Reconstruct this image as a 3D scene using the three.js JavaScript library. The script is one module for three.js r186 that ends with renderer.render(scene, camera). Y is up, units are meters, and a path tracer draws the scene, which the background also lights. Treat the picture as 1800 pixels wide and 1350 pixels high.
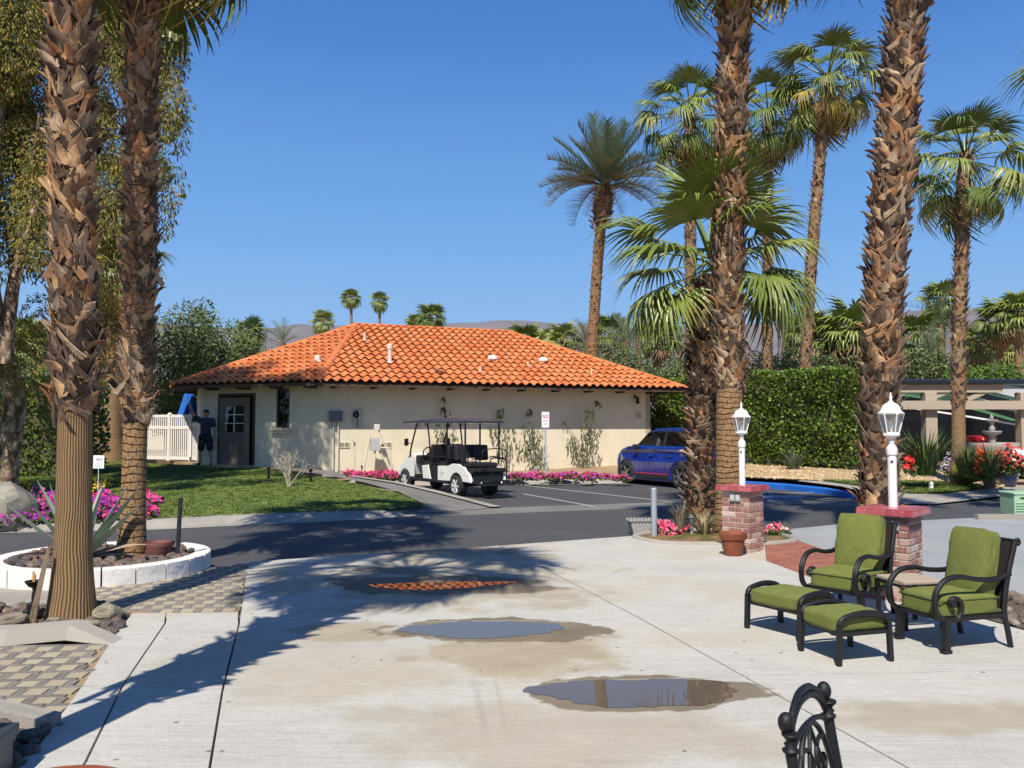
import * as THREE from 'three';
import { mergeGeometries, mergeVertices } from 'three/addons/utils/BufferGeometryUtils.js';
import { RoundedBoxGeometry } from 'three/addons/geometries/RoundedBoxGeometry.js';
import { MarchingCubes } from 'three/addons/objects/MarchingCubes.js';

// ---------------------------------------------------------------- camera, sky, sun, exposure
const scene = new THREE.Scene();
const EYE = 1.65, FOC = 1500, HOR = 750;                 // eye height (m), focal length and horizon row of an 1800 x 1350 picture
const TILT = Math.atan((HOR - 675) / FOC);
const camera = new THREE.PerspectiveCamera(2 * Math.atan(675 / FOC) * 180 / Math.PI, 4 / 3, 0.1, 30000);
camera.position.set(0, EYE, 0);
camera.rotation.x = TILT;
const renderer = new THREE.WebGLRenderer();
renderer.toneMapping = THREE.LinearToneMapping;
renderer.toneMappingExposure = 1.25;
renderer.shadowMap.enabled = true;
const SUN_AZ = 13 * Math.PI / 180, SUN_EL = 51.5 * Math.PI / 180;   // behind the camera, a little to the left
const sun = new THREE.DirectionalLight(new THREE.Color(1, 0.93, 0.82), 5);
sun.position.set(-Math.sin(SUN_AZ) * Math.cos(SUN_EL), Math.sin(SUN_EL), Math.cos(SUN_AZ) * Math.cos(SUN_EL)).multiplyScalar(80);
sun.castShadow = true;
sun.shadow.mapSize.set(4096, 4096);
Object.assign(sun.shadow.camera, { left: -45, right: 45, top: 45, bottom: -45, near: 1, far: 220 });
scene.add(sun); scene.add(sun.target);
{ // clear desert sky: pale at the horizon, deep blue overhead
  const w = 64, h = 512, a = new Float32Array(w * h * 4);
  const stops = [[0, 0.31, 0.535, 0.79], [0.06, 0.235, 0.455, 0.76], [0.14, 0.13, 0.335, 0.69], [0.28, 0.045, 0.172, 0.50], [0.5, 0.024, 0.105, 0.35], [0.8, 0.016, 0.07, 0.25], [1.0, 0.013, 0.058, 0.21]];
  for (let j = 0; j < h; j++) {
    const el = Math.max(0, ((j + 0.5) / h - 0.5) * 2);   // 0 horizon .. 1 zenith
    let k = 0; while (k < stops.length - 2 && el > stops[k + 1][0]) k++;
    const A = stops[k], B = stops[k + 1], t = Math.min(1, Math.max(0, (el - A[0]) / (B[0] - A[0])));
    for (let i = 0; i < w; i++) for (let c = 0; c < 4; c++) a[(j * w + i) * 4 + c] = c < 3 ? A[c + 1] + (B[c + 1] - A[c + 1]) * t : 1;
  }
  const t = new THREE.DataTexture(a, w, h, THREE.RGBAFormat, THREE.FloatType);
  t.mapping = THREE.EquirectangularReflectionMapping; t.magFilter = t.minFilter = THREE.LinearFilter; t.needsUpdate = true;
  scene.background = t; scene.environment = t;
}

// ---------------------------------------------------------------- helpers
const V3 = (x, y, z) => new THREE.Vector3(x, y, z);
const rngOf = (s) => () => { s |= 0; s = s + 0x6D2B79F5 | 0; let t = Math.imul(s ^ s >>> 15, 1 | s); t = t + Math.imul(t ^ t >>> 7, 61 | t) ^ t; return ((t ^ t >>> 14) >>> 0) / 4294967296; };
const lerp = (a, b, t) => a + (b - a) * t, clamp = (x, a = 0, b = 1) => Math.min(b, Math.max(a, x));
const smooth = (a, b, x) => { const t = clamp((x - a) / (b - a)); return t * t * (3 - 2 * t); };
// survey of the place: a point of the picture on the level plane of height h, or at a depth d
const ray = (px, py) => { const a = (px - 900) / FOC, b = (675 - py) / FOC; return V3(a, b * Math.cos(TILT) + Math.sin(TILT), b * Math.sin(TILT) - Math.cos(TILT)); };
const W = (px, py, h = 0) => { const r = ray(px, py), t = (h - EYE) / r.y; return V3(r.x * t, h, r.z * t); };
const D = (px, py, d) => { const r = ray(px, py), t = d / -r.z; return V3(r.x * t, EYE + r.y * t, -d); };
const project = (x, y, z) => { const c = Math.cos(TILT), s = Math.sin(TILT), dy = y - EYE, f = dy * s - z * c, u = dy * c + z * s; return [900 + x / f * FOC, 675 - u / f * FOC]; };

const taken = {};
const numbered = (n) => { const k = taken[n] = (taken[n] ?? -1) + 1; return k ? n + '_' + String(k).padStart(3, '0') : n; };
function tag(o, label, category, group, kind) { o.userData.label = label; o.userData.category = category; if (group) o.userData.group = group; if (kind) o.userData.kind = kind; return o; }
function thing(name, label, category, p = [0, 0, 0], turn = 0, group) {
  const g = new THREE.Group(); g.name = numbered(name); if (p.isVector3) g.position.copy(p); else g.position.set(...p); g.rotation.y = turn; scene.add(g);
  return tag(g, label, category, group);
}
function part(parent, name, geo, mat) { const m = new THREE.Mesh(Array.isArray(geo) ? mergeAll(geo) : geo, mat); m.name = name; parent.add(m); return m; }
function solid(name, geo, mat, label, category, group, kind) { const m = new THREE.Mesh(Array.isArray(geo) ? mergeAll(geo) : geo, mat); m.name = numbered(name); scene.add(m); return tag(m, label, category, group, kind); }
function structure(name, geo, mat, label) { const m = new THREE.Mesh(Array.isArray(geo) ? mergeAll(geo) : geo, mat); m.name = numbered(name); m.userData.kind = 'structure'; if (label) m.userData.label = label; scene.add(m); return m; }
function mergeAll(list) {
  return mergeGeometries(list.map((g) => { let q = g.index ? g.toNonIndexed() : g; const r = new THREE.BufferGeometry(); r.setAttribute('position', q.attributes.position); r.setAttribute('normal', q.attributes.normal ?? (q.computeVertexNormals(), q.attributes.normal)); r.setAttribute('uv', q.attributes.uv ?? new THREE.BufferAttribute(new Float32Array(q.attributes.position.count * 2), 2)); return r; }));
}
const mv = (g, x = 0, y = 0, z = 0, rx = 0, ry = 0, rz = 0) => { if (rz) g.rotateZ(rz); if (rx) g.rotateX(rx); if (ry) g.rotateY(ry); return g.translate(x, y, z); };
const box = (w, h, d, x = 0, y = 0, z = 0, rx = 0, ry = 0, rz = 0) => mv(new THREE.BoxGeometry(w, h, d), x, y, z, rx, ry, rz);
const rbox = (w, h, d, r, x = 0, y = 0, z = 0, rx = 0, ry = 0, rz = 0, s = 2) => mv(new RoundedBoxGeometry(w, h, d, s, r), x, y, z, rx, ry, rz);
const cyl = (r1, r2, h, x = 0, y = 0, z = 0, s = 14, rx = 0, ry = 0, rz = 0) => mv(new THREE.CylinderGeometry(r1, r2, h, s), x, y, z, rx, ry, rz);
const lathe = (pts, s = 20) => new THREE.LatheGeometry(pts.map((p) => new THREE.Vector2(p[0], p[1])), s);
const tube = (pts, r, n = 24, s = 8, closed = false) => new THREE.TubeGeometry(new THREE.CatmullRomCurve3(pts.map((p) => p.isVector3 ? p : V3(...p)), closed, 'centripetal'), n, r, s, closed);
const bar = (a, b, r, s = 8) => { const A = a.isVector3 ? a : V3(...a), B = b.isVector3 ? b : V3(...b), d = B.clone().sub(A), g = new THREE.CylinderGeometry(r, r, d.length(), s); g.applyQuaternion(new THREE.Quaternion().setFromUnitVectors(V3(0, 1, 0), d.normalize())); return g.translate((A.x + B.x) / 2, (A.y + B.y) / 2, (A.z + B.z) / 2); };
const beam = (a, b, w, h) => { const A = a.isVector3 ? a : V3(...a), B = b.isVector3 ? b : V3(...b), d = B.clone().sub(A), g = new THREE.BoxGeometry(w, h, d.length()); const m = new THREE.Matrix4().lookAt(B, A, Math.abs(d.clone().normalize().y) > 0.99 ? V3(1, 0, 0) : V3(0, 1, 0)); g.applyMatrix4(m); return g.translate((A.x + B.x) / 2, (A.y + B.y) / 2, (A.z + B.z) / 2); };
const shapeOf = (pts) => new THREE.Shape(pts.map((p) => new THREE.Vector2(p[0], p[1])));
const extrude = (pts, depth, bevel = 0, bs = 1, cs = 6) => new THREE.ExtrudeGeometry(pts.getPoints ? pts : shapeOf(pts), { depth, bevelEnabled: bevel > 0, bevelThickness: bevel, bevelSize: bevel, bevelSegments: bs, curveSegments: cs });
// a slab of ground: world points, top at y0, thickness th downwards; uv in metres
function slabGeo(pts, y0, th) { return extrude(pts.map((p) => [p.x, -p.z]), th).rotateX(-Math.PI / 2).translate(0, y0 - th, 0); }
// a sheet through points that carry their own heights; uv in metres
function sheetGeo(pts) {
  const c = pts.map((p) => new THREE.Vector2(p.x, -p.z)), rev = THREE.ShapeUtils.isClockWise(c); if (rev) { c.reverse(); pts = [...pts].reverse(); }
  const f = THREE.ShapeUtils.triangulateShape(c, []), pos = [], uv = [];
  for (const t of f) for (const i of t) { pos.push(pts[i].x, pts[i].y, pts[i].z); uv.push(pts[i].x, -pts[i].z); }
  const g = new THREE.BufferGeometry(); g.setAttribute('position', new THREE.Float32BufferAttribute(pos, 3)); g.setAttribute('uv', new THREE.Float32BufferAttribute(uv, 2)); g.computeVertexNormals(); return g;
}
const inset = (pts, d) => { // shrink a polygon by d
  const n = pts.length, area = pts.reduce((s, p, i) => { const q = pts[(i + 1) % n]; return s + p.x * q.z - q.x * p.z; }, 0), sg = area > 0 ? 1 : -1, out = [];
  for (let i = 0; i < n; i++) {
    const a = pts[(i + n - 1) % n], b = pts[i], c = pts[(i + 1) % n], e1 = V3(b.x - a.x, 0, b.z - a.z).normalize(), e2 = V3(c.x - b.x, 0, c.z - b.z).normalize();
    const n1 = [-e1.z * sg, e1.x * sg], n2 = [-e2.z * sg, e2.x * sg], bx = n1[0] + n2[0], bz = n1[1] + n2[1], k = d * 2 / Math.max(0.3, bx * bx + bz * bz);
    out.push(V3(b.x + bx * k, b.y, b.z + bz * k));
  } return out;
};
const inside = (pts, x, z) => { let r = false; for (let i = 0, j = pts.length - 1; i < pts.length; j = i++) { const a = pts[i], b = pts[j]; if ((a.z > z) !== (b.z > z) && x < (b.x - a.x) * (z - a.z) / (b.z - a.z) + a.x) r = !r; } return r; };

// ---------------------------------------------------------------- noise and textures
const hash2 = (x, y, s) => { let h = Math.imul(x, 374761393) + Math.imul(y, 668265263) + Math.imul(s, 982451653) | 0; h = Math.imul(h ^ h >>> 13, 1274126177); return ((h ^ h >>> 16) >>> 0) / 4294967296; };
function vn(x, y, p, s, q = p) { const xi = Math.floor(x), yi = Math.floor(y), fx = x - xi, fy = y - yi, u = fx * fx * (3 - 2 * fx), v = fy * fy * (3 - 2 * fy), m = (k, n) => n ? ((k % n) + n) % n : k; const x0 = m(xi, p), x1 = m(xi + 1, p), y0 = m(yi, q), y1 = m(yi + 1, q); return lerp(lerp(hash2(x0, y0, s), hash2(x1, y0, s), u), lerp(hash2(x0, y1, s), hash2(x1, y1, s), u), v); }
function fbm(x, y, p, oct, s, q = p) { let a = 0.5, r = 0, n = 0; for (let i = 0; i < oct; i++) { r += a * vn(x, y, p, s + i * 17, q); n += a; a *= 0.55; x *= 2; y *= 2; p *= 2; q *= 2; } return r / n; }
function tex(n, f, o = {}) { // f(u, v) -> [r, g, b] in sRGB 0..1 or a grey number
  const m = o.h ?? n, a = new Uint8Array(n * m * 4);
  for (let j = 0; j < m; j++) for (let i = 0; i < n; i++) { const c = f((i + 0.5) / n, (j + 0.5) / m), k = (j * n + i) * 4; if (typeof c === 'number') a[k] = a[k + 1] = a[k + 2] = clamp(c) * 255; else { a[k] = clamp(c[0]) * 255; a[k + 1] = clamp(c[1]) * 255; a[k + 2] = clamp(c[2]) * 255; } a[k + 3] = 255; }
  const t = new THREE.DataTexture(a, n, m, THREE.RGBAFormat); t.wrapS = t.wrapT = THREE.RepeatWrapping; t.magFilter = THREE.LinearFilter; t.minFilter = THREE.LinearMipmapLinearFilter; t.generateMipmaps = true;
  if (!o.data) t.colorSpace = THREE.SRGBColorSpace; t.repeat.set(1 / (o.size ?? 1), 1 / (o.sizeV ?? o.size ?? 1)); if (o.off) t.offset.set(...o.off); t.needsUpdate = true; return t;
}
const at = (t, s, sv = s) => { const c = t.clone(); c.repeat.set(1 / s, 1 / sv); c.needsUpdate = true; return c; };
const std = (o) => new THREE.MeshStandardMaterial(o), phys = (o) => new THREE.MeshPhysicalMaterial(o);
const lin = (r, g, b) => new THREE.Color().setRGB(r, g, b);
const mix3 = (a, b, t) => [lerp(a[0], b[0], t), lerp(a[1], b[1], t), lerp(a[2], b[2], t)];
const grainT = tex(512, (u, v) => fbm(u * 32, v * 32, 32, 4, 3), { data: true, size: 0.6 });
const lumpT = tex(512, (u, v) => fbm(u * 8, v * 8, 8, 5, 9), { data: true, size: 1.5 });
const M = {
  white: std({ color: lin(0.78, 0.78, 0.76), roughness: 0.45 }), black: std({ color: lin(0.012, 0.012, 0.014), roughness: 0.35 }), iron: phys({ color: lin(0.007, 0.007, 0.008), roughness: 0.5, bumpMap: grainT, bumpScale: 0.0006 }),
  chrome: std({ color: lin(0.75, 0.75, 0.75), metalness: 1, roughness: 0.15 }), steel: std({ color: lin(0.35, 0.35, 0.36), metalness: 0.8, roughness: 0.4 }), galv: std({ color: lin(0.42, 0.45, 0.5), metalness: 0.4, roughness: 0.5 }),
  rubber: std({ color: lin(0.018, 0.018, 0.018), roughness: 0.8 }), glass: phys({ color: lin(1, 1, 1), transmission: 1, roughness: 0.02, thickness: 0 }), darkGlass: phys({ color: lin(0.006, 0.008, 0.008), roughness: 0.04, clearcoat: 1, clearcoatRoughness: 0.02 }),
  terracotta: std({ color: lin(0.27, 0.085, 0.04), roughness: 0.8, bumpMap: grainT, bumpScale: 0.001 }),
};
// ================================================================ THE SETTING
const ROAD = -0.10, PAD = 0.38;
const bA = 22.6 * Math.PI / 180, bO = V3(-5.91, PAD, -26.8), BU = V3(Math.cos(bA), 0, -Math.sin(bA)), BV = V3(-Math.sin(bA), 0, -Math.cos(bA));
const BL = (u, v, y = 0) => bO.clone().addScaledVector(BU, u).addScaledVector(BV, v).setY(PAD + y);   // building coordinates: along the front, into the depth, up
const soilT = tex(512, (u, v) => { const n = fbm(u * 12, v * 12, 12, 5, 21); return mix3([0.52, 0.43, 0.33], [0.72, 0.62, 0.49], n); }, { size: 6 });
const soilM = std({ map: soilT, roughness: 1, bumpMap: at(lumpT, 2), bumpScale: 0.02 });
{ // one sheet of desert floor out to the hills, risen a little beyond the lots
  const g = new THREE.PlaneGeometry(40000, 40000, 1, 1).rotateX(-Math.PI / 2).translate(0, -0.2, 0); const uv = g.attributes.uv; for (let i = 0; i < uv.count; i++) uv.setXY(i, g.attributes.position.getX(i), g.attributes.position.getZ(i));
  structure('ground', g, soilM);
}
// asphalt
const asphT = tex(1024, (u, v) => { const n = fbm(u * 6, v * 6, 6, 5, 31), f = vn(u * 300, v * 300, 300, 33), k = 0.285 + 0.06 * (n - 0.5) + 0.06 * (f - 0.5); return [k * 1.0, k * 0.995, k * 1.01]; }, { size: 5 });
const asphM = std({ map: asphT, roughness: 0.85, bumpMap: at(grainT, 0.4), bumpScale: 0.003 });
const roadPts = [W(-1500, 985, ROAD), W(-900, 1010, ROAD), W(0, 1012, ROAD), W(440, 1006, ROAD), W(877, 975, ROAD), W(1110, 957, ROAD), W(1380, 946, ROAD), W(1800, 925, ROAD), W(2600, 905, ROAD), W(2600, 852, ROAD), W(1800, 862, ROAD), W(1560, 858, ROAD), W(1500, 848, ROAD), W(1300, 842, ROAD), W(900, 842, ROAD), W(560, 842, ROAD), W(640, 882, ROAD), W(690, 903, ROAD), W(500, 910, ROAD), W(0, 932, ROAD), W(-900, 940, ROAD), W(-1500, 940, ROAD)];
structure('road', slabGeo(roadPts, ROAD, 0.09), asphM);

// pale concrete: gutters, kerbs, walks
const walkT = tex(512, (u, v) => { const n = fbm(u * 6, v * 6, 6, 5, 41), f = vn(u * 160, v * 160, 160, 43); const k = 0.60 + 0.14 * (n - 0.5) + 0.06 * (f - 0.5); return [k, k * 0.965, k * 0.90]; }, { size: 3 });
const walkM = std({ map: walkT, roughness: 0.9, bumpMap: at(grainT, 0.5), bumpScale: 0.003 });
const greyWalkT = tex(512, (u, v) => { const n = fbm(u * 6, v * 6, 6, 5, 44), f = vn(u * 160, v * 160, 160, 46); const k = 0.46 + 0.10 * (n - 0.5) + 0.05 * (f - 0.5); return [k, k * 0.97, k * 0.93]; }, { size: 3 });
const greyWalkM = std({ map: greyWalkT, roughness: 0.9, bumpMap: at(grainT, 0.5), bumpScale: 0.003 });
structure('gutter', slabGeo([W(700, 911, ROAD), W(900, 902, ROAD), W(1200, 891, ROAD), W(1400, 886, ROAD), W(1560, 893, ROAD), W(1640, 892, ROAD), W(1640, 885, ROAD), W(1560, 884, ROAD), W(1400, 878, ROAD), W(1200, 882, ROAD), W(900, 892, ROAD), W(700, 901, ROAD)], ROAD + 0.006, 0.05), greyWalkM);
// kerb along the lawn: a low rolled concrete edge
function kerb(name, pts, w, h, mat) { // pts on the road line, profile swept
  const prof = [[-0.3, 0.006], [0, 0.008], [0.02, 0.02], [w * 0.4, h * 0.75], [w * 0.6, h], [w, h + 0.004], [w, -0.05]], pos = [], uv = []; let L = 0;
  const P = pts.map((p) => V3(p.x, p.y, p.z)), nrm = P.map((p, i) => { const a = P[Math.max(0, i - 1)], b = P[Math.min(P.length - 1, i + 1)], t = V3(b.x - a.x, 0, b.z - a.z).normalize(); return V3(t.z, 0, -t.x); });
  for (let i = 0; i < P.length - 1; i++) { const l = P[i].distanceTo(P[i + 1]); for (let j = 0; j < prof.length - 1; j++) { const q = (a, k) => [P[a].x + nrm[a].x * prof[k][0], P[a].y + prof[k][1], P[a].z + nrm[a].z * prof[k][0]], A = q(i, j), B = q(i + 1, j), C = q(i + 1, j + 1), E = q(i, j + 1); pos.push(...A, ...B, ...C, ...A, ...C, ...E); const v0 = j * 0.1, v1 = v0 + 0.1; uv.push(L, v0, L + l, v0, L + l, v1, L, v0, L + l, v1, L, v1); } L += l; }
  const g = new THREE.BufferGeometry(); g.setAttribute('position', new THREE.Float32BufferAttribute(pos, 3)); g.setAttribute('uv', new THREE.Float32BufferAttribute(uv, 2)); g.computeVertexNormals(); return structure(name, g, mat);
}
kerb('kerb', [W(-1500, 941, ROAD), W(-500, 941, ROAD), W(0, 934, ROAD), W(280, 928, ROAD), W(420, 921, ROAD), W(560, 915, ROAD), W(690, 908, ROAD), W(765, 895, ROAD)], 0.55, 0.12, walkM);

// the lawn before the building rises from the kerb to the building's terrace
const lawnPts = [W(-600, 925, 0.02), W(0, 919, 0.02), W(280, 912, 0.02), W(420, 905, 0.02), W(560, 900, 0.02), W(690, 895, 0.02), W(750, 888, 0.02), W(700, 868, 0.07), W(640, 853, 0.14), W(560, 838, 0.23), W(470, 824, 0.34), W(380, 819, 0.36), W(250, 815, 0.37), W(160, 803, 0.40), W(60, 812, 0.38), W(-600, 830, 0.3)];
const lawnT = tex(1024, (u, v) => { const n = fbm(u * 10, v * 10, 10, 5, 51), s = fbm(u * 4, v * 60, 4, 3, 53, 60), f = vn(u * 250, v * 250, 250, 55); return mix3(mix3([0.30, 0.38, 0.13], [0.40, 0.49, 0.18], n), [0.43, 0.45, 0.22], 0.5 * smooth(0.55, 0.8, s) + 0.25 * (f - 0.5)); }, { size: 6 });
const lawnM = std({ map: lawnT, roughness: 1, bumpMap: at(grainT, 0.5), bumpScale: 0.02 });
const lawn = structure('lawn', sheetGeo(lawnPts), lawnM);
const lawnHeight = (x, z) => { const d = -z; return lerp(0.02, 0.36, smooth(15.5, 26.5, d)); };
function grassField(name, poly, geo, count, seed, hmin, hmax, label, dz) { // blades on top of a lawn sheet
  const R = rngOf(seed), pos = geo.attributes.position, tris = []; let tot = 0;
  for (let i = 0; i < pos.count; i += 3) { const a = V3().fromBufferAttribute(pos, i), b = V3().fromBufferAttribute(pos, i + 1), c = V3().fromBufferAttribute(pos, i + 2), ar = b.clone().sub(a).cross(c.clone().sub(a)).length() / 2; tris.push([a, b, c, ar]); tot += ar; }
  const blades = []; for (let k = 0; k < 5; k++) { const a = k * 1.25 + 0.3, x = Math.cos(a), z = Math.sin(a), w = 0.004, o = 0.012; blades.push(x * o - z * w, 0, z * o + x * w, x * o + z * w, 0, z * o - x * w, x * (o + 0.022), 1, z * (o + 0.022)); }
  const g = new THREE.BufferGeometry(); g.setAttribute('position', new THREE.Float32BufferAttribute(blades, 3)); g.computeVertexNormals();
  const im = new THREE.InstancedMesh(g, std({ color: 0xffffff, roughness: 0.8 }), count), m = new THREE.Matrix4(), q = new THREE.Quaternion(), col = new THREE.Color(); let n = 0;
  while (n < count) { let r = R() * tot, k = 0; while (k < tris.length - 1 && r > tris[k][3]) r -= tris[k++][3]; let u = R(), v = R(); if (u + v > 1) { u = 1 - u; v = 1 - v; } const t = tris[k], p = t[0].clone().addScaledVector(t[1].clone().sub(t[0]), u).addScaledVector(t[2].clone().sub(t[0]), v);
    q.setFromEuler(new THREE.Euler((R() - 0.5) * 0.5, R() * 6.28, (R() - 0.5) * 0.5)); const s = 1 + R(); m.compose(p, q, V3(s * 1.5, lerp(hmin, hmax, R()), s * 1.5)); im.setMatrixAt(n, m);
    const d = fbm(p.x * 0.8 + 40, p.z * 2.2 + 90, 0, 3, 5), y = R(); col.setRGB(lerp(0.09, 0.2, d * 0.7 + y * 0.3), lerp(0.14, 0.25, d * 0.6 + y * 0.4), lerp(0.022, 0.05, y)); im.setColorAt(n++, col); }
  im.name = numbered(name); scene.add(im); tag(im, label, 'grass', null, 'stuff'); return im;
}
grassField('grass', lawnPts, lawn.geometry, 80000, 5, 0.010, 0.022, 'short mown green grass on the lawn before the tiled building');

// asphalt path from the terrace down to the road, with its concrete edge; the terrace itself
structure('path', sheetGeo([W(470, 823, 0.355), W(569, 834, 0.27), W(640, 848, 0.17), W(700, 864, 0.08), W(752, 889, -0.02), W(700, 903, -0.075), W(790, 899, -0.085), W(862, 893, -0.085), W(760, 866, 0.02), W(690, 850, 0.12), W(610, 838, 0.24), W(600, 831, 0.30), W(569, 826, 0.345), W(480, 821, 0.36)].map((p) => p)), greyWalkM);
{ const a = [[610, 838, 0.24], [690, 850, 0.12], [760, 866, 0.02], [862, 893, -0.085]].map((p) => W(...p)); const out = []; for (const p of a) out.push(V3(p.x, p.y + 0.03, p.z)); for (const p of [...a].reverse()) out.push(V3(p.x + 0.22, p.y + 0.03, p.z - 0.04)); structure('path_edging', sheetGeo(out), walkM);
  const o2 = []; for (const p of a) o2.push(V3(p.x + 0.22, p.y + 0.03, p.z - 0.04)); for (const p of [...a].reverse()) o2.push(V3(p.x + 0.24, ROAD - 0.02, p.z - 0.03)); const pos = []; for (let i = 0; i < a.length - 1; i++) { const A = o2[i], B = o2[i + 1], C = o2[o2.length - 2 - i], E = o2[o2.length - 1 - i]; pos.push(A.x, A.y, A.z, B.x, B.y, B.z, C.x, C.y, C.z, A.x, A.y, A.z, C.x, C.y, C.z, E.x, E.y, E.z); } const g = new THREE.BufferGeometry(); g.setAttribute('position', new THREE.Float32BufferAttribute(pos, 3)); g.computeVertexNormals(); structure('path_edging_side', g, walkM); }

// hills across the valley
{ const n = 260, rows = 26, pos = [], idx = [], uv = [];
  for (let j = 0; j <= rows; j++) for (let i = 0; i <= n; i++) {
    const a = lerp(-1.05, 1.05, i / n), t = j / rows, d = lerp(7000, 11500, t), x = Math.sin(a) * d, z = -Math.cos(a) * d;
    const px = 900 + Math.tan(a) * FOC, crest = 176 + 7 * Math.sin(px / 130 + 1) + 16 * (fbm(i * 0.06 + 5, 2, 0, 4, 77) - 0.5) * 2 - 30 * smooth(300, -200, px);
    const top = crest / FOC * 11500, ridged = 1 - Math.abs(2 * fbm(i * 0.11 + j * 0.06, j * 0.22, 0, 5, 79) - 1), y = top * Math.pow(t, 1.25) * (0.78 + 0.22 * ridged * (1 - t) + 0.22 * t) + (1 - t) * t * 260 * (ridged - 0.6);
    pos.push(x, Math.max(-30, y - 10), z); uv.push(x, z);
  }
  for (let j = 0; j < rows; j++) for (let i = 0; i < n; i++) { const a = j * (n + 1) + i; idx.push(a, a + 1, a + n + 1, a + 1, a + n + 2, a + n + 1); }
  const g = new THREE.BufferGeometry(); g.setAttribute('position', new THREE.Float32BufferAttribute(pos, 3)); g.setAttribute('uv', new THREE.Float32BufferAttribute(uv, 2)); g.setIndex(idx); g.computeVertexNormals();
  const t = tex(256, (u, v) => mix3([0.36, 0.31, 0.29], [0.50, 0.44, 0.40], fbm(u * 8, v * 8, 8, 5, 81)), { size: 1500 });
  structure('hills', g, std({ map: t, roughness: 1 }));
}
scene.fog = new THREE.FogExp2(new THREE.Color(0.6, 0.74, 0.95), 0.00003);
// ---------------------------------------------------------------- the concrete patio: slabs with open joints, stains of dirt and damp, standing water
const puddles = [ // outlines surveyed from the picture: [px, py]
  { name: 'puddle', label: 'long thin puddle nearest the road that mirrors the orange roof', pts: [[640, 1029], [690, 1025], [770, 1023], [840, 1022], [905, 1023], [880, 1028], [810, 1034], [740, 1037], [680, 1035]] },
  { name: 'puddle', label: 'middle puddle on the concrete mirroring blue sky', pts: [[700, 1105], [760, 1094], [850, 1091], [930, 1092], [1005, 1098], [985, 1109], [930, 1117], [850, 1123], [780, 1122], [735, 1115]] },
  { name: 'puddle', label: 'largest puddle by the joint crossing nearest the camera', pts: [[935, 1208], [970, 1196], [1050, 1194], [1140, 1193], [1230, 1194], [1275, 1203], [1290, 1222], [1265, 1240], [1200, 1243], [1100, 1243], [1010, 1238], [950, 1226]] },
];
const ell = (px, py, cx, cy, rx, ry) => Math.hypot((px - cx) / rx, (py - cy) / ry);
const patioT = tex(2048, (u, v) => {
  const x = u * 18 - 9, d = v * 18, z = -d; let px = 9999, py = 9999; if (d > 1.5) [px, py] = project(x, 0, z);
  const n1 = fbm(x * 0.9 + 30, d * 0.9 + 7, 0, 6, 201), n2 = fbm(x * 5 + 9, d * 5, 0, 4, 203), br = vn(x * 5, d * 95, 0, 207), sp = vn(x * 70, d * 70, 0, 209), n3 = fbm(x * 2.2, d * 2.2 + 50, 0, 5, 211), wob = (n3 - 0.5) * 1.3 + (n2 - 0.5) * 0.5;
  let c = mix3([0.66, 0.65, 0.615], [0.77, 0.76, 0.73], n1 * 0.7 + n2 * 0.3); const g = (br - 0.5) * 0.06 + (sp - 0.5) * 0.05; c = [c[0] + g, c[1] + g, c[2] + g];
  const put = (col, a) => { c = mix3(c, col, clamp(a)); };
  // sandy dirt
  const dirt = Math.max(smooth(1.15, 0.6, ell(px, py, 930, 1150, 190, 48) + wob) * 0.85, smooth(1.2, 0.5, ell(px, py, 1020, 1290, 420, 75) + wob) * 0.45, smooth(1.2, 0.6, ell(px, py, 640, 1112, 120, 18) + wob) * 0.7, smooth(1.2, 0.6, ell(px, py, 1660, 1265, 240, 32) + wob) * 0.6, smooth(1.15, 0.6, ell(px, py, 760, 1020, 290, 70) + wob) * 0.6, smooth(1.2, 0.7, ell(px, py, 560, 1180, 330, 60) + wob) * 0.3);
  put(mix3([0.57, 0.51, 0.40], [0.67, 0.615, 0.51], n2), dirt * 0.95); put([0.66, 0.61, 0.50], smooth(0.55, 0.75, n1) * 0.35);
  const tyre = smooth(0.4, 0.0, Math.abs(((px - (830 + (py - 1180) * 0.22)) / 34) % 1)) * smooth(60, 20, Math.abs(px - 850 - (py - 1180) * 0.22)) * smooth(1185, 1200, py) * smooth(1330, 1260, py); put([0.50, 0.47, 0.42], tyre * 0.25 * n2 * 1.5);
  // damp margins round the standing water
  const wet = Math.max(smooth(1.1, 0.96, ell(px, py, 770, 1027, 200, 17) + wob * 0.7), smooth(1.08, 0.98, ell(px, py, 865, 1107, 190, 21) + wob * 0.65), smooth(1.05, 0.99, ell(px, py, 1125, 1220, 208, 33) + wob * 0.5), smooth(1.1, 0.95, ell(px, py, 770, 968, 130, 9) + wob * 0.6) * 0.6, smooth(1.1, 0.9, ell(px, py, 700, 1004, 70, 8) + wob * 0.7) * 0.7);
  put(mix3([0.39, 0.345, 0.275], [0.48, 0.43, 0.35], n2), wet * 0.85);
  if (hash2(Math.floor(x * 45), Math.floor(d * 45), 5) > 0.9992) put([0.3, 0.27, 0.23], 0.6);
  return c;
}, { size: 18, off: [0.5, 0] });
const patioM = std({ map: patioT, roughness: 0.88, bumpMap: at(grainT, 0.35), bumpScale: 0.0025 });
const patio = new THREE.Group(); patio.name = 'patio'; patio.userData.kind = 'structure'; scene.add(patio);
structure('patio_bed', slabGeo([W(-300, 1100), V3(-6, 0, 1.5), V3(9, 0, 1.5), W(2300, 1250), W(1800, 1120), W(1500, 1040), W(1330, 985), W(1110, 942), W(877, 960), W(437, 988), W(60, 1020)], -0.045, 0.2), std({ color: lin(0.2, 0.165, 0.125), roughness: 1 }));
const far = 0.007; // half joint
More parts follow.
